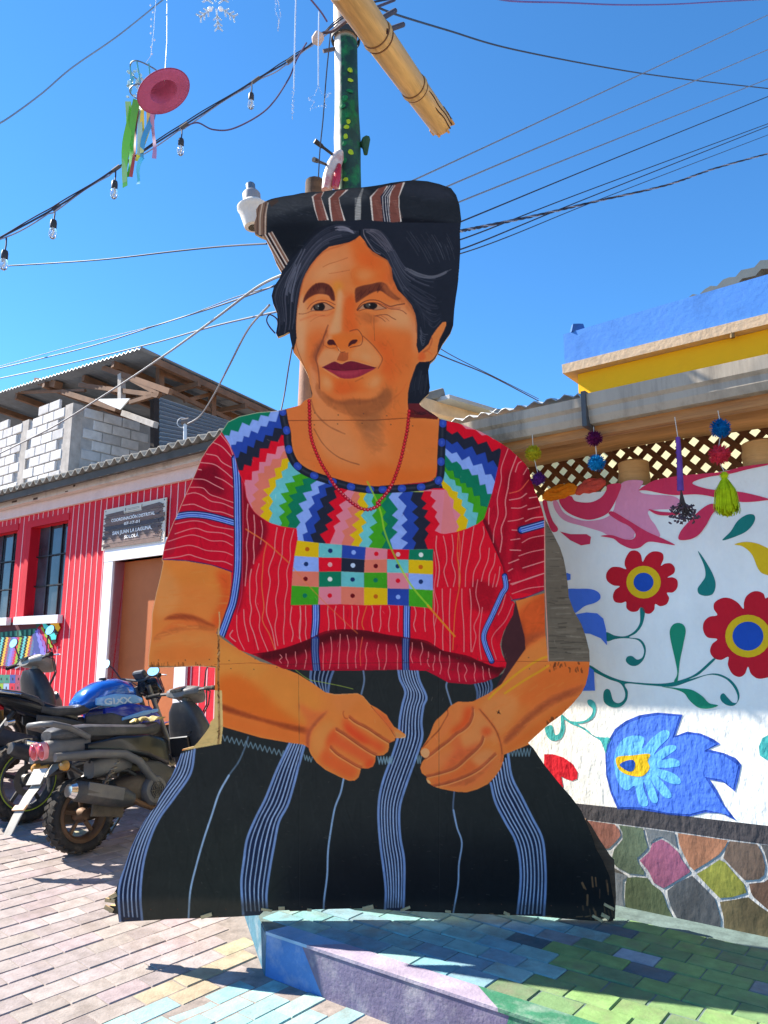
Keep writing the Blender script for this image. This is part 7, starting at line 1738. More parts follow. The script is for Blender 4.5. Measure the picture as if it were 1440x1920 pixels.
def make_motorcycle(label):
    root = empty('motorcycle', (0, 0, 0), 0, label, 'motorcycle', 'two wheelers parked in front of the red building')
    R = .31
    wheel(root, (0, 0, R), R, .14, m_blk, 5, .12, m_grn); wheel(root, (1.33, 0, R), R, .10, m_blk, 5, .14)
    g = MB()
    for y in (-.11, .11): g.tube([(-.03, y, .31), (.25, y, .36), (.45, y*.8, .38)], .026, 8)
    g.build('swing_arm', m_ste, root)
    g = MB(); g.loft([(.40, 0, .36, .10, .10), (.50, 0, .38, .15, .15), (.68, 0, .37, .15, .15), (.82, 0, .36, .10, .12)], e=4); g.box((.74, 0, .56), (.16, .19, .22), Matrix.Rotation(-.25, 3, 'Y'), bev=.02)
    for k in range(7): g.box((.74+k*.002, 0, .47+k*.028), (.21, .24, .008), Matrix.Rotation(-.25, 3, 'Y'))
    g.build('engine', m_blk, root)
    for y in (-1, 1):
        g = MB(); g.lathe([(0, .02), (.07, .018), (.09, 0), (.09, -.03)], 20, Matrix.Translation((.60, .155*y, .36)) @ Matrix.Rotation(-math.pi/2*y, 4, 'X')); g.build('engine_cover', m_eng, root)
    g = MB(); g.tube([(-.22, -.19, .56), (-.18, -.19, .545), (.1, -.18, .44), (.25, -.17, .38)], [.045, .055, .06, .045], 14); o = g.build('muffler', m_blk, root)
    g = MB(); g.tube([(.25, -.17, .38), (.5, -.16, .22), (.8, -.1, .2), (.92, -.05, .4), (.84, -.02, .52)], .02, 8); g.build('exhaust_pipe', m_ste, o)
    g = MB(); g.loft([(-.10, -.18, .57, .018, .04), (.12, -.175, .50, .02, .05)], e=4); g.build('heat_shield', m_chr, o)
    # tail rising to a point
    g = MB(); g.loft([(-.46, 0, .985, .025, .012), (-.36, 0, .965, .06, .035), (-.20, 0, .92, .09, .055), (.0, 0, .86, .10, .07), (.20, 0, .79, .11, .07), (.36, 0, .74, .12, .07)], e=2.8); g.build('tail', m_glo, root)
    g = MB(); g.loft([(-.40, 0, 1.0, .05, .012), (-.28, 0, .99, .085, .024), (-.10, 0, .955, .105, .028), (.04, 0, .90, .11, .03), (.08, 0, .86, .11, .03)], e=3); g.build('passenger_seat', m_seat, root)
    g = MB(); g.loft([(.06, 0, .83, .11, .04), (.18, 0, .80, .13, .05), (.35, 0, .795, .13, .05), (.48, 0, .82, .10, .05)], e=2.8); g.build('rider_seat', m_seat, root)
    g = MB(); g.loft([(-.43, 0, .945, .03, .012), (-.36, 0, .92, .055, .028), (-.25, 0, .875, .06, .03), (-.20, 0, .86, .03, .015)], e=2.4); g.build('tail_light', pmat('deep_red_lens', rgb(170, 20, 34), .15, .1, 8, 0, coat=.6), root)
    for y in (-1, 1):
        g = MB(); g.tube([(-.42, .045*y, .97), (-.30, .11*y, .985), (-.12, .12*y, .95)], .012, 8); g.build('grab_rail', m_chr, root)
        g = MB(); g.loft([(.02, .11*y, .76, .01, .03), (.2, .125*y, .70, .015, .06), (.42, .125*y, .63, .015, .07), (.52, .11*y, .60, .01, .04)], e=3.5); g.build('side_panel', m_blk, root)
    g = MB(); g.loft([(.40, 0, .84, .09, .05), (.46, 0, .875, .13, .09), (.58, 0, .92, .165, .11), (.74, 0, .945, .17, .11), (.88, 0, .935, .13, .09), (.95, 0, .91, .07, .05)], n=22, e=2.5); tk = g.build('tank', m_blu, root)
    for y in (-1, 1):
        g = MB(); g.loft([(.50, .155*y, .86, .012, .03), (.66, .18*y, .86, .014, .055), (.86, .165*y, .86, .014, .04), (.96, .13*y, .85, .01, .02)], e=3); g.build('tank_stripe', m_lbl, tk)
        g = MB(); g.loft([(.58, .15*y, .77, .02, .03), (.78, .20*y, .76, .03, .07), (.98, .21*y, .70, .03, .09), (1.10, .18*y, .66, .02, .05)], e=3); g.build('tank_shroud', m_vio, root)
        g = MB(); g.loft([(.70, .225*y, .70, .008, .012), (.90, .24*y, .735, .01, .022), (1.06, .22*y, .75, .008, .012)], e=3); g.build('shroud_trim', m_lbl, root)
        g = MB(); g.loft([(.42, .13*y, .72, .012, .03), (.62, .19*y, .71, .014, .05), (.86, .22*y, .64, .014, .03)], e=4); g.build('black_shroud', m_blk, root)
        t = text_mesh('tank_lettering', 'GIXX', m_sil, tk, .03); t.scale = (.11, .075, .03)
        M = (Matrix.Rotation(0 if y < 0 else math.pi, 3, 'Z') @ Matrix.Rotation(math.pi/2-.15, 3, 'X')); t.rotation_euler = M.to_euler(); t.location = (.68, .198*y, .828)
    g = MB(); g.lathe([(0, .02), (.03, .018), (.034, 0)], 14, Matrix.Translation((.66, 0, 1.045))); g.build('tank_cap', m_blk, root)
    for y in (-.09, .09):
        g = MB(); g.tube([(1.06, y, .98), (1.33, y, .31)], [.022, .024], 10); g.build('fork', m_ste, root)
    g = MB(); g.tube([(.95, -.38, 1.03), (1.0, -.22, 1.06), (1.05, -.05, 1.03), (1.05, .05, 1.03), (1.0, .22, 1.06), (.95, .38, 1.03)], .013, 8); g.build('handlebar', m_blk, root)
    for y in (-.27, .27): grip(root, y, .975, 1.05)
    g = MB(); g.loft([(1.05, 0, .98, .06, .06), (1.14, 0, .96, .12, .10), (1.20, 0, .94, .10, .10), (1.24, 0, .92, .05, .06)], e=2.6); g.build('headlight', m_glo, root)
    g = MB(); g.box((1.04, 0, 1.08), (.05, .16, .08), Matrix.Rotation(-.6, 3, 'Y'), bev=.015); g.build('instrument', m_blk, root)
    mirror(root, (1.0, -.24, 1.07), (.95, -.38, 1.22), .2); mirror(root, (1.0, .24, 1.07), (.95, .38, 1.22), -.2)
    g = MB(); pts = [(1.33+.335*math.cos(a), .31+.335*math.sin(a)) for a in np.linspace(.4, 2.5, 9)]
    g.loft([(x, 0, z, .06, .006, math.pi/2-a) for (x, z), a in zip(pts, np.linspace(.4, 2.5, 9))], e=4); g.build('front_mudguard', m_vio, root)
    g = MB(); g.tube([(-.1, 0, .84), (-.28, 0, .62)], .02, 8); g.box((-.30, 0, .57), (.012, .18, .12), Matrix.Rotation(.4, 3, 'Y')); g.build('plate_holder', m_blk, root)
    g = MB(); g.box((-.31, 0, .565), (.006, .17, .11), Matrix.Rotation(.4, 3, 'Y'), bev=.002); g.build('licence_plate', m_plt, root)
    for y in (-.17, .17):
        g = MB(); g.tube([(-.2, y*.3, .74), (-.22, y*.8, .74)], .009, 6); g.loft([(-.25, y, .74, .03, .018), (-.20, y, .745, .04, .022)], e=2.4); g.build('turn_signal', m_chr, root)
    g = MB(); g.tube([(.45, .13, .2), (.38, .24, .02)], .012, 6); g.build('side_stand', m_ste, root)
    for y in (-.13,):
        g = MB(); g.tube([(.42, y, .36), (.38, y-.09, .36)], .014, 6); g.build('foot_peg', m_blk, root)
        g = MB(); pts = [(.10+.16*t+.028*math.cos(t*44), .028*math.sin(t*44), .46+.22*t) for t in np.linspace(0, 1, 44)]; g.tube(pts, .008, 5); g.build('shock_absorber', m_ste, root)
    bike_cables(root, 1.0, 1.05, 1.18)
    return root

BS = .875
def park(o, px, py, head, lean=-.12, z0=None, dy=0):
    p = at_z(px, py, GZ(-2, 5.2))
    for _ in range(6): p = at_z(px, py, GZ(p.x, p.y))
    h = math.radians(head); d = Vector((math.sin(h), math.cos(h), 0))
    zf = GZ(p.x+d.x*1.3, p.y+d.y*1.3); pit = math.atan2(zf-p.z, 1.3)
    M = Matrix.Rotation(math.pi/2-h, 3, 'Z') @ Matrix.Rotation(-pit, 3, 'Y') @ Matrix.Rotation(lean, 3, 'X')
    o.location = p; o.rotation_euler = M.to_euler(); o.scale = (BS, BS, BS)
    return o
scoot = park(make_scooter('dusty black scooter with twin oval red tail lights, nearest to the cutout'), 152, 1600, 33, -.13)
moto = park(make_motorcycle('blue motorcycle with a sharp raised tail behind the dusty scooter'), 46, 1543, 37, -.12)
def place(o, x, y, head, lean):
    h = math.radians(head); d = Vector((math.sin(h), math.cos(h), 0)); z = GZ(x, y); pit = math.atan2(GZ(x+d.x*1.3, y+d.y*1.3)-z, 1.3)
    o.scale = (BS, BS, BS); o.location = (x, y, z); o.rotation_euler = (Matrix.Rotation(math.pi/2-h, 3, 'Z') @ Matrix.Rotation(-pit, 3, 'Y') @ Matrix.Rotation(lean, 3, 'X')).to_euler()
o = copy_tree(scoot); o['label'] = 'black scooter with round mirrors raised behind the blue motorcycle'; place(o, -3.40, 5.46, 40, -.16); o.scale = (.95, .95, .95)
for ch in kids(o):
    if ch.name.startswith('headset'): ch.data = ch.data.copy(); ch.data.materials[0] = m_dus_glare  # this headset gets a paler material: sun glare put into its colour
o = copy_tree(moto); o['label'] = 'motorcycle mostly cut off by the left edge of the photo'; place(o, -3.98, 5.55, 40, -.10)

def rag():
    base = Vector((.60, 0, .835))
    M = scoot.rotation_euler.to_matrix(); p = scoot.location+M @ (base*BS)
    rr = random.Random(2); g = MB(); n = 7; V = []
    for j in range(n):
        for i in range(n):
            u, v = i/(n-1)-.5, j/(n-1)-.5; V.append((u*.20, v*.13, .012+rr.uniform(-.012, .018)+.05*abs(v)*-.4))
    V += [(x, y, z-.004) for x, y, z in V]; k = n*n
    F = [[j*n+i, j*n+i+1, (j+1)*n+i+1, (j+1)*n+i] for j in range(n-1) for i in range(n-1)]; F += [[k+a for a in f[::-1]] for f in F]
    g.add(V, F); o = g.build('rag', pmat('pale_yellow_rag', rgb(226, 204, 140), .9, .15, 9, .3, 60), loc=p, rot=tuple(scoot.rotation_euler))
    prop(o, 'crumpled pale yellow rag lying on the seat of the dusty scooter', 'rag')
rag()
# ---------------------------------------------------------------- pole, bamboo, lamp and things hung above the street
m_pole = None
def pole_material():
    m = pmat('painted_pole', rgb(34, 62, 52), .6, .35, 7, .3, 30, spec=.4, dirt=rgb(30, 124, 62), dscale=9, damt=1.0)
    t = m.node_tree; N, L = t.nodes, t.links; b = N['Principled BSDF']; src = b.inputs['Base Color'].links[0].from_socket
    tc = N.new('ShaderNodeTexCoord'); sp = N.new('ShaderNodeSeparateXYZ'); L.new(tc.outputs['Object'], sp.inputs[0])
    nz = N.new('ShaderNodeTexNoise'); nz.inputs['Scale'].default_value = 6; L.new(tc.outputs['Object'], nz.inputs[0])
    a = N.new('ShaderNodeMath'); a.operation = 'MULTIPLY_ADD'; a.inputs[1].default_value = .05; L.new(nz.outputs['Fac'], a.inputs[0]); L.new(sp.outputs['X'], a.inputs[2])
    mr = N.new('ShaderNodeMapRange'); mr.inputs['From Min'].default_value = -.024; mr.inputs['From Max'].default_value = -.034; L.new(a.outputs[0], mr.inputs[0])
    mx = N.new('ShaderNodeMix'); mx.data_type = 'RGBA'; L.new(mr.outputs[0], mx.inputs[0]); L.new(src, mx.inputs[6]); mx.inputs[7].default_value = (*rgb(196, 190, 178), 1)
    # bare upper part
    m2 = N.new('ShaderNodeMapRange'); m2.inputs['From Min'].default_value = 4.90; m2.inputs['From Max'].default_value = 4.93; L.new(sp.outputs['Z'], m2.inputs[0])
    m3 = N.new('ShaderNodeMix'); m3.data_type = 'RGBA'; L.new(m2.outputs[0], m3.inputs[0]); L.new(mx.outputs[2], m3.inputs[6]); m3.inputs[7].default_value = (*rgb(186, 166, 148), 1)
    L.new(m3.outputs[2], b.inputs['Base Color']); return m
YP = 3.82
def pole():
    b = at_y(655, 340, YP); base = Vector((b.x, YP, 0))
    R = empty('wooden_pole', base, 0, 'tall wooden pole painted black and green with yellow dabs behind the cutout', 'pole')
    rr = random.Random(3); g = MB(); P, Rd = [], []
    for z in np.linspace(0, 6.4, 40):
        P.append((.006*math.sin(z*2.1)+(.0-.02*(z-2.9) if z > 2.9 else 0)*.6, .004*math.sin(z*3), z)); Rd.append(.078+.005*math.sin(z*5)+rr.uniform(-.003, .003)-(.004*(z-3)))
    g.tube(P, Rd, 18); g.build('shaft', pole_material(), R)
    dab = pmat('yellow_dab', rgb(160, 186, 30), .6, .3); gd = pmat('green_dab', rgb(24, 116, 62), .6, .3)
    for k, py in enumerate([128, 147, 168, 182, 198, 216, 228, 238, 255, 268, 284, 300, 336]):
        px = 653+rr.uniform(-8, 12); p = at_y(px, py, YP-.08)
        z = p.z; dx = p.x-base.x; ang = math.asin(max(-.9, min(.9, dx/.08)))
        g = MB(); n = 10; w_, h_ = rr.uniform(.025, .04), rr.uniform(.018, .032); V = [(0, 0, 0)]
        cx = P[min(39, int(z/6.4*39))][0]
        rad = Rd[min(39, int(z/6.4*39))]+.0035
        pts = []
        for i in range(n):
            t = 2*math.pi*i/n; a2 = ang+w_*.5*math.cos(t)*rr.uniform(.8, 1.2)/rad; pts.append((cx+rad*math.sin(a2), -rad*math.cos(a2), z+h_*.6*math.sin(t)))
        c = (cx+(rad+.002)*math.sin(ang), -(rad+.002)*math.cos(ang), z)
        g.add([c]+pts, [[0, 1+i, 1+(i+1) % n] for i in range(n)]); g.build('paint_dab', dab if k in (0, 1, 6, 7, 8, 10, 12) else gd, R)
    z = at_y(650, 72, YP).z
    g = MB(); g.lathe([(.080, -.02), (.088, -.018), (.088, .018), (.080, .02)], 18, Matrix.Translation((-.03, 0, z))); g.build('iron_band', pmat('iron_band', rgb(54, 56, 56), .7, .3), R)
    g = MB(); q = at_y(676, 276, YP)-base; g.tube([q, q+Vector((.03, -.02, .03)), q+Vector((.03, -.02, -.06))], [.02, .03, .012], 8); g.build('branch_stub', pmat('stub_green', rgb(40, 74, 52), .8, .3), R)
    for (x0, y0, x1, y1) in ((606, 96, 632, 88),):
        g = MB(); g.tube([at_y(x0, y0, YP-.03)-base, at_y(x1+12, y1, YP)-base], .011, 6); g.build('iron_pin', pmat('pin_iron', rgb(80, 70, 72), .6), R)
    return R
POLE = pole()
def carving():
    a = at_y(610, 352, YP-.11); R = empty('painted_carving', a, 0, 'red, white and green painted carving with two metal spikes at the pole foot', 'carving')
    L = lambda x, y, d=.11: at_y(x, y, YP-d)-a
    g = MB(); P = [L(612, 358), L(618, 335), L(626, 312), L(634, 294), L(640, 284)]; g.tube(P, [.035, .05, .052, .042, .018], 12, flat=.8)
    m = pmat('carving_paint', rgb(206, 190, 178), .35, .3, 8, .2, 30, spec=.5, coat=.3, dirt=rgb(168, 30, 44), dscale=7, damt=1.0); g.build('body', m, R)
    g = MB(); P = [L(628, 352, .13), L(632, 330, .145), L(636, 310, .14)]; g.tube(P, [.03, .034, .018], 10, flat=.7); g.build('red_patch', pmat('blood_red', rgb(170, 24, 36), .3, .25, 9, .1, coat=.3), R)
    for p0, p1 in (((590, 264), (642, 304)), ((588, 299), (618, 311))):
        a0, b0 = L(*p0, .2), L(*p1, .1); g = MB(); g.tube([a0, a0.lerp(b0, .25), a0.lerp(b0, .3), b0], [.014, .012, .008, .007], 8); g.build('spike', pmat('spike_iron', rgb(58, 54, 52), .5, .2, metal=.4), R)
carving()
def bamboo():
    a = at_k(640, -30, 3.45); b = at_k(829, 236, 4.55)
    R = empty('bamboo_pole', a, 0, 'thick broken bamboo stalk slanting across the top of the pole', 'bamboo')
    d = b-a; g = MB(); rr = random.Random(4); P, Rd = [], []
    for t in np.linspace(0, .985, 60):
        r = (.080-.011*t)
        for n_ in (.30, .665): 
            if abs(t-n_) < .012: r *= 1.10
            elif abs(t-n_) < .03: r *= .96
        P.append(d*t+Vector((0, 0, -.03*t*(1-t)*4*.2))); Rd.append(r)
    g.tube(P, Rd, 22)
    orient(g.build('stalk', pmat('bamboo_skin', rgb(202, 154, 90), .5, .3, 5, .25, 40, stretch=(5, 5, .5), spec=.4, dirt=rgb(128, 92, 58), dscale=2, damt=.7), R), d)
    X = d.normalized(); Y = X.cross(Vector((0, 1, 0))).normalized(); Z = X.cross(Y)
    mk = pmat('bamboo_scar', rgb(120, 82, 50), .7, .3)
    for t in (.282, .318, .648, .682):
        r = ((.080-.011*t))*1.0; c = d*t+Vector((0, 0, -.03*t*(1-t)*4*.2))
        g = MB(); g.tube([c+(Y*math.cos(b_)+Z*math.sin(b_))*r for b_ in np.linspace(0, 6.2832, 33)], .0035, 5, caps=False); g.build('node_scar', mk, R)
    for an, t0, t1 in ((2.0, .70, .99), (2.35, .80, .99), (1.5, .88, .99)):
        g = MB(); P = []
        for t in np.linspace(t0, t1, 12):
            r = ((.080-.011*t))*1.0+.0006; P.append(d*t+Vector((0, 0, -.03*t*(1-t)*4*.2))+(Y*math.cos(an+.05*math.sin(t*40))+Z*math.sin(an+.05*math.sin(t*40)))*r)
        g.tube(P, [.001]+[.0035]*10+[.005], 5); g.build('crack', pmat('bamboo_crack', rgb(60, 38, 24), .9, .2), R)
    for k in range(7):
        ang = k*.9; off = (Y*math.cos(ang)+Z*math.sin(ang))*.055; L = rr.uniform(.03, .10)
        M = Matrix((X, Y, Z)).transposed(); g = MB(); g.box(d*.985+off+X*(L*.5-.02), (L, .045, .014), M @ Matrix.Rotation(ang, 3, 'X'), bev=.004); g.build('splinter', pmat('bamboo_split', rgb(196, 142, 82), .7, .25), R)
    for k, (px, py, L) in enumerate(((703, 37, .0), (720, 58, .0))):
        q = at_k(px, py, 3.66+k*.05)-a
        g = MB(); g.lathe([(0, .006), (.018, .004), (.022, -.01)], 12, Matrix.Translation(q) @ (-(EYE-(q+a))).normalized().to_track_quat('-Z', 'Y').to_matrix().to_4x4()); g.build('hole', pmat('hole_dark', rgb(60, 30, 26), .9), R)
    for p0, p1 in (((706, 40), (741, 20)), ((722, 58), (756, 46))):
        g = MB(); g.tube([at_k(*p0, 3.72)-a, at_k(*p1, 3.85)-a], .013, 8); g.build('iron_pin', pmat('pin_iron', rgb(80, 70, 72), .6), R)
    return R
bamboo()
def post2():
    b = at_y(591, 345, 3.95); o = Vector((b.x, 3.95, 0))
    q = at_y(579, 720, 3.95); lean = (q.x-b.x)/(q.z-b.z)
    R = empty('wooden_post', o, 0, 'rough wooden post with a sawn top behind the head wrap', 'post')
    g = MB(); P = [(lean*(z-b.z), 0, z) for z in np.linspace(0, b.z, 16)]; g.tube(P, [.055+.003*math.sin(i*2) for i in range(15)]+[.05], 12)
    g.build('shaft', pmat('pinkish_post', rgb(150, 116, 98), .85, .25, 4, .3, 40, dirt=rgb(120, 84, 70), dscale=5), R)
    g = MB(); g.tube([(0, 0, b.z-.10), (0, 0, b.z+.012)], [.060, .058], 12); g.build('weathered_top', m_oldwood, R)
post2()
def lamp():
    p = at_y(474, 392, 3.72); R = empty('security_lamp', p, 0, 'white bell shaped outdoor lamp with a grey sensor cap beside the head wrap', 'lamp')
    T = Matrix.Rotation(-.12, 4, 'Y')
    g = MB(); g.lathe([(.035, -.115), (.055, -.11), (.066, -.06), (.078, -.01), (.086, .0), (.086, .012), (.066, .02), (.058, .04), (.05, .044)], 22, T); g.build('housing', pmat('lamp_white', rgb(214, 208, 198), .5, .12, 6, .1, dirt=rgb(150, 140, 126)), R)
    g = MB(); g.lathe([(.05, .042), (.05, .09), (.04, .105), (.034, .107)], 18, T); g.build('cap', pmat('lamp_grey', rgb(136, 134, 136), .5, .1), R)
    g = MB(); g.lathe([(.026, .106), (.026, .15), (.02, .158), (0, .16)], 14, T); g.build('sensor', pmat('sensor_blue', rgb(84, 104, 124), .35, .1), R)
    g = MB(); g.tube([(.0, .0, -.05), (.10, .03, -.05), (.16, .1, -.05)], .012, 6); g.build('bracket', pmat('bracket_grey', rgb(120, 116, 112), .6), R)
lamp()

# ---------------------------------------------------------------- cables
def cab(name, pts, r, col, label, cat='cable', group=None, rough=.6, n=6, sm=True):
    W = [at_k(x, y, k) for x, y, k in pts]
    if sm and len(W) > 2:
        A = smooth(np.array([tuple(q) for q in W]), 8) if len(W[0]) == 2 else None
    Q = []
    for i in range(len(W)-1):
        p0, p1, p2, p3 = W[max(0, i-1)], W[i], W[i+1], W[min(len(W)-1, i+2)]
        for t in np.linspace(0, 1, 10, endpoint=False):
            if sm and len(W) > 2: Q.append(.5*((2*p1)+(p2-p0)*t+(2*p0-5*p1+4*p2-p3)*t*t+(3*p1-p0-3*p2+p3)*t**3))
            else: Q.append(p1.lerp(p2, t))
    Q.append(W[-1]); o = Q[0]
    g = MB(); g.tube([q-o for q in Q], r, n)
    ob = g.build(name, pmat('cable_%d_%d_%d' % tuple(int(c*255) for c in col), rgb(*[c*255 for c in col]), rough, .1, 3, 0), loc=o)
    return prop(ob, label, cat, group)
DK = (.16, .17, .22); LG = (.46, .48, .52); MG = (.22, .23, .27)
G1 = 'overhead wires on the right side of the sky'; G2 = 'overhead wires on the left side of the sky'
cab('cable', [(760,342,4.6),(840,308,5.2),(1440,28,9)], .006, LG, 'pale wire leaving the top of the head wrap, uppermost on the right', group=G1)
cab('cable', [(838,352,4.6),(870,336,5),(1440,93,9)], .006, LG, 'pale wire second from the top right of the head wrap', group=G1)
cab('cable', [(850,386,4.6),(890,367,5),(1440,148,9)], .006, LG, 'pale wire third from the top right of the head wrap', group=G1)
cab('cable', [(850,421,4.6),(890,405,5),(1140,302,7),(1440,181,9)], .0055, DK, 'dark wire just under the three pale ones on the right', group=G1)
cab('cable', [(855,450,4.6),(900,436,5),(1100,358,7),(1440,232,9.2)], .0052, DK, 'upper wire of the close dark pair on the right', group=G1)
cab('cable', [(855,468,4.6),(900,454,5),(1100,372,7),(1440,237,9.3)], .0055, DK, 'lower wire of the close dark pair on the right', group=G1)
cab('cable', [(856,478,4.6),(950,445,5),(1140,368,7),(1440,253,9.2)], .004, MG, 'thinnest grey wire right of the head', group=G1)
def twisted(pts, label, r=.0085):
    W = [at_k(*p) for p in pts]; Q = []
    for i in range(len(W)-1):
        p0, p1, p2, p3 = W[max(0, i-1)], W[i], W[i+1], W[min(len(W)-1, i+2)]
        for t in np.linspace(0, 1, 40, endpoint=False): Q.append(.5*((2*p1)+(p2-p0)*t+(2*p0-5*p1+4*p2-p3)*t*t+(3*p1-p0-3*p2+p3)*t**3))
    R = empty('twisted_cable', Q[0], 0, label, 'cable', G1)
    for k, c in enumerate(((.2, .2, .25), (.55, .54, .58), (.16, .16, .2))):
        g = MB(); P = []
        for i, q in enumerate(Q):
            d = (Q[min(i+1, len(Q)-1)]-Q[max(0, i-1)]).normalized(); y = d.cross(Vector((0, 1, 0))).normalized(); z = d.cross(y); a = i*.42+k*2.1
            P.append(q-Q[0]+(y*math.cos(a)+z*math.sin(a))*r*.75)
        g.tube(P, r*.62, 5); g.build('strand', pmat('strand_%d' % k, rgb(*[v*255 for v in c]), .6, .1, 3, 0), R)
twisted([(850,436,4.6),(900,426,5),(1010,403,6),(1120,377,6.8),(1250,347,7.7),(1340,316,8.4),(1440,288,9.2)], 'thick twisted cable sagging across the right of the sky')
cab('cable', [(700,10,4.1),(745,28,4.3),(840,57,5),(960,92,5.8),(1150,129,7),(1280,148,8),(1440,166,9)], .006, MG, 'grey sagging cable from the bamboo to the right edge', group=G1)
cab('cable', [(900,-10,5),(960,2,5.4),(1060,5,6),(1160,9,6.6),(1260,8,7.2),(1350,3,7.8),(1450,-2,8.4)], .006, (.42,.32,.55), 'purple cord along the very top right edge', group=G1)
# left
LT_ = [(-12,452,3.2),(100,392,3.3),(215,318,3.5),(345,235,3.7),(475,153,3.9),(540,115,3.95),(590,78,3.98),(640,36,3.95),(700,2,4.2)]
def lights():
    R = empty('string_light_cable', at_k(*LT_[0]), 0, 'long dark cable with bulbs running from the left edge up to the pole', 'cable', G2)
    o = R.location
    def path(dy, jig, k):
        W = [at_k(x, y+dy, d) for x, y, d in LT_]; Q = []
        for i in range(len(W)-1):
            p0, p1, p2, p3 = W[max(0, i-1)], W[i], W[i+1], W[min(len(W)-1, i+2)]
            for t in np.linspace(0, 1, 12, endpoint=False): Q.append(.5*((2*p1)+(p2-p0)*t+(2*p0-5*p1+4*p2-p3)*t*t+(3*p1-p0-3*p2+p3)*t**3)-o+Vector((0, 0, jig*math.sin(i*3.1+t*5+k))))
        return Q
    for k, (dy, r, j) in enumerate(((0, .004, .0), (4, .003, .008), (-3, .0028, .006))):
        g = MB(); g.tube(path(dy, j, k*2), r, 6); g.build('strand', pmat('strand_%d' % (k % 3), rgb(60, 60, 70), .6, .1), R)
    for (x, y) in ((480, 150), (345, 236), (218, 316), (105, 388), (545, 112)):
        g = MB(); k = 3.2+.8*x/600; g.tube([at_k(x-7, y+5, k)-o, at_k(x+7, y-5, k)-o], .009, 8); g.build('splice', pmat('splice_tape', rgb(86, 80, 78), .7, .2), R)
    g = MB(); q = at_k(596, 72, 3.9)-o; g.box(q, (.05, .05, .06), Matrix.Rotation(.5, 3, 'Y'), bev=.01); g.build('junction', pmat('junction_cream', rgb(190, 170, 156), .7, .2), R)
    rr = random.Random(1)
    for i, (p, n) in enumerate((((12, 446), 'the one at the left edge'), ((103, 390), 'second from the left edge'), ((217, 318), 'left of the green ribbons'), ((341, 240), 'below the pink hat'), ((472, 156), 'nearest to the pole'))):
        k = 3.2+.8*p[0]/600; a = at_k(*p, k)
        B = empty('light_bulb', a, 0, 'clear bulb hanging from the cable, '+n, 'bulb', 'bulbs hanging from the long cable'); B.scale = (.85, .85, .82)
        g = MB(); g.tube([(0, 0, 0), (.002, 0, -.04), (0, 0, -.075)], .004, 6); g.build('wire', pmat('strand_0', rgb(60, 60, 70)), B)
        g = MB(); g.lathe([(.004, -.07), (.014, -.075), (.017, -.09), (.017, -.118), (.015, -.122)], 14); g.build('socket', pmat('socket_dark', rgb(58, 54, 54), .5, .1), B)
        g = MB(); g.lathe([(.013, -.121), (.018, -.135), (.021, -.155), (.017, -.175), (.008, -.185), (0, -.187)], 16); g.build('bulb', pmat('bulb_glass', rgb(236, 236, 236), .04, 0, 5, 0, spec=.8, trans=.85), B)
        g = MB(); g.tube([(0, 0, -.12), (.003, 0, -.15), (-.002, 0, -.165)], .004, 5); g.build('filament', pmat('filament_white', rgb(236, 232, 226), .5), B)
lights()
cab('cable', [(345,238,3.66),(370,230,3.68),(400,243,3.75),(440,240,3.8),(500,205,3.85),(540,150,3.9),(556,112,3.93),(575,80,3.96)], .004, (.34,.28,.40), 'thin loose wire looping under the bulb cable near the hat', group=G2)
cab('cable', [(-12,229,3.6),(5,228,3.6),(75,178,3.8),(135,127,4),(220,68,4.2),(300,4,4.5),(330,-20,4.6)], .004, (.5,.55,.6), 'thin tinsel wire in the upper left corner', group=G2)
cab('cable', [(-12,500,6.5),(90,494,6.2),(200,486,5.6),(330,471,5),(420,462,4.6),(500,457,4.1)], .0052, DK, 'thick dark wire crossing from the left edge to the head wrap', group=G2)
cab('cable', [(-12,693,9),(160,652,8),(300,608,6.6),(420,570,5.4),(530,530,4.3)], .006, MG, 'upper wire of the sagging bundle left of the face', group=G2)
cab('cable', [(-12,690,9.2),(140,648,8),(310,605,6.4),(440,558,5),(520,536,4.3)], .0035, MG, 'thinnest wire of the bundle left of the face', group=G2)
cab('cable', [(-12,712,9),(100,688,8.2),(270,648,6.8),(400,612,5.4),(530,582,4.3)], .006, (.3,.3,.34), 'lower wire of the sagging bundle left of the face', group=G2)
cab('cable', [(-12,856,9),(100,800,8),(200,738,7),(300,672,6),(400,600,5),(480,540,4.5),(530,515,4.2)], .008, (.50,.49,.49), 'pale service cable running down across the block house', group=G2)
cab('cable', [(352,795,6.6),(375,780,6.4),(400,742,5.8),(430,685,5.2),(465,618,4.7),(505,572,4.2)], .007, (.46,.46,.46), 'pale cable from the white pipe up to the hair', group=G2)
cab('cable', [(527,770,3.9),(534,735,3.95),(541,690,3.98),(548,650,4)], .004, DK, 'short dark wire rising behind the left shoulder', group=G2)
cab('cable', [(516,625,3.9),(505,612,3.9),(500,600,3.9),(506,590,3.9),(520,600,3.9),(520,622,3.9)], .004, (.2,.22,.3), 'small loop of dark wire beside the hair', group=G2)
cab('cable', [(597,335,4),(600,280,4),(606,220,4),(612,140,4),(620,60,4)], .0035, DK, 'thin straight wire hanging beside the pole', group=G2)
cab('cable', [(800,655,5),(840,672,5.4),(920,705,6.4),(1010,752,7.6)], .005, DK, 'dark wire descending right of the neck', group=G1)
cab('cable', [(805,640,5),(850,668,5.6),(930,708,6.6),(1010,748,7.8)], .0035, MG, 'thin grey wire just above the one right of the neck', group=G1)
cab('cable', [(590,72,3.9),(606,62,3.92),(625,58,3.9),(650,40,3.86),(690,20,3.9),(740,0,4.2)], .0075, (.3,.24,.26), 'dark cable wrapped round the top of the pole', group=G2)
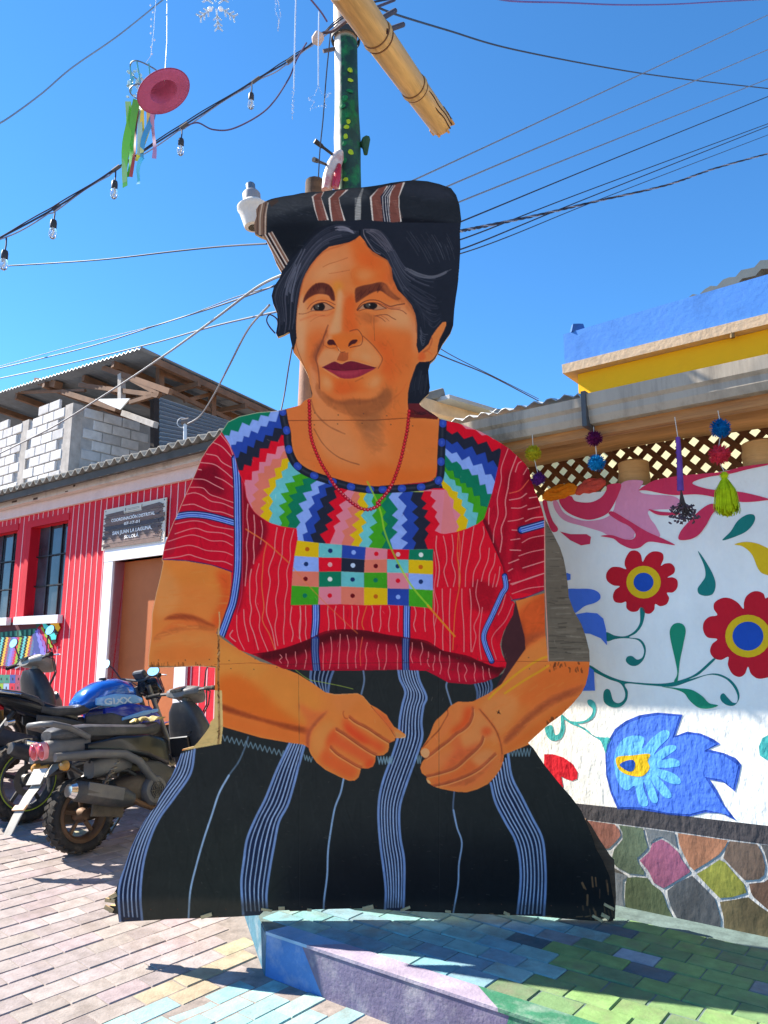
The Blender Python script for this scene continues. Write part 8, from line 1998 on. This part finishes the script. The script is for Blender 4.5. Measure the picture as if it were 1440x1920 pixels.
cab('cable', [(575,-10,3.7),(600,20,3.8),(613,40,3.88)], .005, (.36,.30,.44), 'purple wire dropping to the pole top from above', group=G2)
cab('cable', [(690,6,4.0),(720,0,4.2),(790,-12,4.6)], .006, DK, 'dark wire above the bamboo at the top edge', group=G1)

# ---------------------------------------------------------------- hung decorations
def hat():
    c = at_k(307, 172, 3.0); R = empty('hanging_hat', c, 0, 'pink felt hat hanging upright from a thread in the sky', 'hat')
    n = (EYE-c).normalized()                         # we look up into it
    up = (Vector((-.55, 0, 1))-n*n.dot(Vector((-.55, 0, 1)))).normalized(); M = (-n*math.cos(.88)+up*math.sin(.88)).to_track_quat('Z', 'Y').to_matrix().to_4x4()
    pink = pmat('pink_felt', rgb(188, 90, 126), .9, .12, 9, .35, 90); edge = pmat('hat_binding', rgb(150, 60, 92), .8)
    k = .112
    prof = [(1.0, 0), (.98, .02), (.8, .015), (.56, .02), (.52, .10), (.47, .42), (.40, .56), (.2, .60), (0, .585)]
    prof2 = [(0, .545), (.2, .56), (.37, .52), (.43, .40), (.49, .09), (.52, -.01), (.8, -.02), (.98, -.018), (1.0, 0)]
    K = Matrix.Diagonal((1.0, 1.0, .95, 1))
    g = MB(); g.lathe([(r*k, z*k) for r, z in prof+prof2], 40, M @ K); g.build('felt', pink, R)
    g = MB(); g.lathe([(.525*k, .02*k), (.54*k, .03*k), (.52*k, .15*k), (.505*k, .15*k)], 36, M @ K); g.build('hat_band', edge, R)
    g = MB(); g.tube([M @ K @ Vector((math.cos(a)*k, math.sin(a)*k, 0)) for a in np.linspace(0, 6.2832, 41)], .0022, 6, caps=False); g.build('binding', edge, R)
    g = MB(); q = at_k(313, -10, 3.1)-c; g.tube([(.0, 0, .05), q*.5+Vector((.006, 0, 0)), q], .0012, 4); g.build('thread', pmat('thread_white', rgb(220, 226, 232), .5), R)
hat()
def ribbons():
    c = at_k(268, 130, 3.12); R = empty('ribbon_streamer', c, 0, 'ring of green, blue, yellow and pink ribbons hanging behind the pink hat', 'streamer')
    L = lambda x, y, k=3.12: at_k(x, y, k)-c
    spec = [((240,190),(236,345),7,(150,196,120)),((247,195),(232,348),9,(110,190,60)),((256,190),(240,330),8,(90,170,50)),((258,200),(246,335),4,(170,70,60)),((263,190),(262,290),6,(170,200,180)),((271,200),(258,300),5,(226,206,70)),((279,200),(268,290),5,(220,210,130)),((285,205),(265,300),6,(70,150,190)),((266,296),(256,342),5,(90,196,226)),((286,206),(289,300),5,(190,140,170))]
    rr = random.Random(7)
    for i, (a, b, w_, col) in enumerate(spec):
        g = MB(); V = []; n = 10; a3, b3 = L(*a), L(*b); k3 = w_/FPX*3.12*.8
        for j in range(n+1):
            t = j/n; p = a3.lerp(b3, t)+Vector((.004*math.sin(t*6+i), .012*math.sin(t*5+i*2), 0)); tw = math.sin(t*4+i)*.6
            s = Vector((math.cos(tw), math.sin(tw), 0))*k3; V += [p-s, p+s]
        V += [v+Vector((0, .0008, 0)) for v in V]; m2 = 2*(n+1)
        F = [[2*j, 2*j+1, 2*j+3, 2*j+2] for j in range(n)]; F += [[m2+q for q in f[::-1]] for f in F]
        g.add(V, F, 0, True); g.build('ribbon', pmat('ribbon_%d_%d_%d' % col, rgb(*col), .4, .05, 5, 0, spec=.5), R)
    g = MB(); cc = L(268, 150); g.tube([cc+Vector((.055*math.cos(t), .05*math.sin(t), .045+.01*math.sin(t*2))) for t in np.linspace(0, 6.2832, 30)], .003, 5, caps=False); g.tube([cc+Vector((.05*math.cos(t), .045*math.sin(t), -.06)) for t in np.linspace(0, 6.2832, 30)], .003, 5, caps=False); g.build('ring', pmat('ring_wire', rgb(120, 130, 130), .4, metal=.5), R)
    cl = pmat('clear_plastic', rgb(200, 226, 226), .1, .1, 5, 0, spec=.6, trans=.5)
    g = MB()
    for i in range(26):
        p = L(240+rr.uniform(-2, 30), 130+rr.uniform(0, 60)); g.loft([(-.006, 0, 0, .002, .002), (0, 0, 0, .008, .006), (.008, 0, .004, .002, .002)], n=6, M=Matrix.Translation(p) @ Matrix.Rotation(rr.uniform(0, 6), 4, 'Z'))
    prop(g.build('plastic_flakes', cl, R), kind='stuff')
    for i in range(7):
        a = i/7*6.28; g = MB(); p0 = cc+Vector((.055*math.cos(a), .05*math.sin(a), .045)); p1 = cc+Vector((.05*math.cos(a+.4), .045*math.sin(a+.4), -.06)); g.tube([p0, p1], .0035, 5); g.build('strut', pmat('strut_teal', rgb(90, 170, 170), .3, .1), R)
    g = MB(); g.tube([L(272, 120), L(283, 104), L(288, 60), L(293, -10)], .0011, 4)
    for i in range(8): g.lathe([(0, .007), (.004, 0), (0, -.007)], 6, Matrix.Translation(L(288+rr.uniform(-6, 4), 10+i*13)))
    g.build('thread', pmat('thread_white', rgb(220, 226, 232), .5), R)
ribbons()
def tinsel(name, pts, k, label, w_=.012, star=False, thread=None):
    a = at_k(*pts[0], k); R = empty(name, a, 0, label, 'decoration', 'silver tinsel decorations')
    m = pmat('silver_tinsel', rgb(226, 228, 232), .25, .2, 20, 0, spec=.8, metal=.4)
    rr = random.Random(len(label)); Q = [at_k(x, y, k)-a for x, y in pts]
    g = MB()
    for i in range(len(Q)-1):
        d = Q[i+1]-Q[i]; n = max(2, int(d.length/.006))
        for j in range(n):
            p = Q[i].lerp(Q[i+1], j/n); v = Vector((rr.gauss(0, 1), rr.gauss(0, 1), rr.gauss(0, 1))).normalized()*w_*rr.uniform(.5, 1.1); s = v.orthogonal().normalized()*.0011
            g.add([p-v-s, p-v+s, p+v+s, p+v-s, p-v+s*.2+s.cross(v).normalized()*.001], [[0, 1, 2, 3], [0, 4, 2]])
    o = g.build('tinsel', m, R); prop(o, kind='stuff')
    if thread:
        g = MB(); g.tube([at_k(x, y, k)-a for x, y in thread], .003, 5); g.build('cord', m, R)
    return R
tinsel('tinsel_icicle', [(551,165),(549,190),(548,226)], 3.3, 'silver tinsel icicle on a long cord left of the pole', .011, thread=[(555,-10),(553,60),(551,165)])
tinsel('tinsel_star', [(597,160),(590,178),(576,185),(590,190),(582,205),(600,198),(612,202),(608,186),(620,175),(604,178),(597,160)], 3.4, 'small silver tinsel star on a cord beside the pole', .006, thread=[(598,22),(597,90),(597,160)])
tinsel('tinsel_loop', [(519,-8),(516,20),(523,38),(521,58),(523,38),(527,34),(521,0)], 3.3, 'silver tinsel loop at the top edge', .007)
def snowflake():
    c = at_k(405, 10, 3.2); R = empty('snowflake_ornament', c, 0, 'clear plastic snowflake ornament at the top edge', 'ornament')
    m = pmat('clear_ice', rgb(226, 238, 244), .06, 0, 5, 0, spec=.9, trans=.55)
    n = (EYE-c).normalized(); X = Vector((1, 0, 0)); Z = n.cross(X).normalized(); X = Z.cross(n)
    for k in range(6):
        a = k*math.pi/3+math.pi/6; d = X*math.cos(a)+Z*math.sin(a); q = n.cross(d)
        g = MB(); g.tube([d*.012, d*.088], .0042, 6)
        for r in (.04, .062, .08):
            for s in (1, -1): g.tube([d*r, d*(r+.014)+q*s*.018], .0038, 6)
            g.lathe([(0, .006), (.006, 0), (0, -.006)], 8, Matrix.Translation(d*r))
        g.build('arm', m, R)
    for x, y in ((394, 17), (414, 17)):
        p = at_k(x, y, 3.19)-c; g = MB(); g.lathe([(0, .012), (.009, .006), (.011, 0), (.009, -.006), (0, -.012)], 12, Matrix.Translation(p)); g.build('crystal', pmat('white_crystal', rgb(246, 246, 246), .1, 0, 5, 0, spec=.9), R)
snowflake()

# ---------------------------------------------------------------- pompons and tassels under the porch eave
def fuzz(g, c, r, n, rr, jag=.16, dens=500):
    for i in range(dens):
        v = Vector((rr.gauss(0, 1), rr.gauss(0, 1), rr.gauss(0, 1))).normalized(); L = r*(1+rr.uniform(-jag, jag)); s = v.orthogonal().normalized()*(r*.055); s.rotate(Quaternion(v, rr.uniform(0, 6.28)))
        g.add([c+v*r*.45-s, c+v*r*.45+s, c+v*L+s*.5, c+v*L-s*.5], [[0, 1, 2, 3]])
    g.lathe([(0, r*.8), (r*.5, r*.66), (r*.8, 0), (r*.5, -r*.66), (0, -r*.8)], 12, Matrix.Translation(c))
def pom(px, py, rpx, col, label, dd=.45, top=None):
    c = RB.px(px, py, dd); R = empty('pompon', c, 0, label, 'pompon', 'wool pompons hanging under the porch eave')
    k = (c-EYE).dot(Vector((0, CP, SP))); r = rpx/FPX*k; rr = random.Random(px)
    g = MB(); fuzz(g, Vector((0, 0, 0)), r, 10, rr); g.build('ball', pmat('wool_%d_%d_%d' % col, rgb(*col), .95, .25, 30, .3, 90, spec=.1), R)
    if top:
        q = RB.px(*top, dd)-c; g = MB(); g.tube([Vector((0, 0, r*.8)), q], .0018, 5); g.build('string', pmat('pale_string', rgb(206, 196, 180), .8), R)
pom(1000, 850, 15, (170, 156, 30), 'olive yellow wool pompon above the purple one by the shoulder', top=(998, 815)); pom(1009, 898, 13, (84, 36, 100), 'purple wool pompon lowest beside the right shoulder', top=(1002, 862))
pom(1114, 822, 15, (84, 20, 60), 'dark plum wool pompon high under the beam', top=(1113, 800)); pom(1119, 868, 16, (14, 110, 160), 'sky blue wool pompon under the plum one', top=(1117, 836))
pom(1351, 803, 18, (10, 92, 146), 'blue wool pompon at the right beneath the gutter', top=(1346, 770)); pom(1349, 852, 19, (200, 50, 64), 'red wool pompon under the right blue one', top=(1350, 820))
def tassel(px, py, pts, col, label, top):
    c = RB.px(px, py, .45); R = empty('tassel', c, 0, label, 'tassel', 'tassels hanging under the porch eave'); L = lambda x, y: RB.px(x, y, .45)-c; rr = random.Random(px)
    m = pmat('wool_%d_%d_%d' % col, rgb(*col), .95, .25, 30, .3, 90, spec=.1)
    h = L(px, py+60) ; g = MB()
    for i in range(420):
        a = rr.uniform(0, 6.283); q = math.sqrt(rr.random()); k = q
        p0 = Vector((math.cos(a)*.006, math.sin(a)*.006, -.004)); p1 = Vector((math.cos(a)*.055*k, math.sin(a)*.05*k, -.168+rr.uniform(-.012, .02)+.02*k)); pm_ = p0.lerp(p1, .5)+Vector((math.cos(a)*.012*k, math.sin(a)*.012*k, .01))
        s = Vector((math.sin(a), -math.cos(a), 0))*.0022
        g.add([p0-s, p0+s, pm_+s, pm_-s, p1+s, p1-s], [[0, 1, 2, 3], [3, 2, 4, 5]])
    g.build('strands', m, R)
    g = MB(); fuzz(g, Vector((0, 0, 0)), .019, 8, rr, .1, 160); g.build('knot', m, R)
    g = MB(); g.tube([(0, 0, .02), RB.px(*top, .45)-c], .0018, 5); g.build('string', pmat('pale_string', rgb(206, 196, 180), .8), R)
tassel(1358, 892, None, (176, 190, 20), 'lime yellow wool tassel hanging in front of the white wall', (1350, 868))
def herb():
    c = RB.px(1271, 820, .45); R = empty('dried_flower_bundle', c, 0, 'dried lavender bundle wrapped in purple ribbon hanging in front of the wall', 'dried flowers'); L = lambda x, y: RB.px(x, y, .45)-c; rr = random.Random(9)
    g = MB(); g.tube([L(1271, 820), L(1274, 860), L(1276, 920)], [.009, .011, .014], 10); g.build('stem_wrap', pmat('purple_ribbon', rgb(104, 60, 138), .7, .2, 12, .3, 40), R)
    g = MB()
    for i in range(9): t = i/9; g.tube([L(1266+t*4, 828+t*90), L(1276+t*4, 834+t*90)], .0035, 5)
    g.build('ribbon_edge', pmat('dark_ribbon', rgb(70, 36, 96), .7), R)
    g = MB()
    for i in range(26):
        x = rr.uniform(1264, 1300); p = L(x, 972+rr.uniform(-14, 8)); p.y += rr.uniform(-.02, .02); g.tube([L(1277, 918), L(1278, 935).lerp(p, .3), p], .0022, 4)
    g.build('stalks', pmat('dry_stalk', rgb(70, 56, 50), .9, .3), R)
    g = MB()
    for i in range(90):
        x = rr.uniform(1260, 1306); y = rr.uniform(946, 980); p = L(x, y)+Vector((rr.uniform(-.01, .01), rr.uniform(-.03, .03), 0)); g.loft([(-.008, 0, 0, .002, .002), (0, 0, 0, .006, .005), (.008, 0, 0, .002, .002)], n=5, M=Matrix.Translation(p) @ Matrix.Rotation(rr.uniform(0, 6), 4, 'Z') @ Matrix.Rotation(rr.uniform(-1, 1), 4, 'Y'))
    prop(g.build('flower_heads', pmat('dry_lavender', rgb(84, 68, 76), .95, .35), R), kind='stuff')
    g = MB(); g.tube([(0, 0, 0), RB.px(1265, 782, .45)-c], .0018, 5); g.build('string', pmat('pale_string', rgb(206, 196, 180), .8), R)
herb()
def fleece(px0, py0, px1, py1, col, label):
    a, b = RB.px(px0, py0, .0), RB.px(px1, py1, .0); c = a; R = empty('wool_bundle', c, 0, label, 'wool', 'bundles of dyed wool on top of the mural wall'); rr = random.Random(px0); g = MB(); d = b-a
    for i in range(14):
        o = Vector((0, rr.uniform(-.02, .02), rr.uniform(-.012, .022))); P = [d*t*rr.uniform(.97, 1.0)+o*math.sin(t*3.1)*1.4+Vector((0, 0, .015+.01*math.sin(t*9+i))) for t in np.linspace(0, 1, 9)]
        g.tube(P, [.006, .013, .016, .017, .016, .017, .016, .013, .005], 7)
    g.build('fibres', pmat('wool_%d_%d_%d' % col, rgb(*col), .95, .25, 30, .4, 80, spec=.1), R)
fleece(1018, 937, 1084, 921, (224, 122, 26), 'orange bundle of dyed wool lying on the wall top'); fleece(1080, 928, 1136, 910, (204, 78, 62), 'coral red bundle of wool beside the orange one')
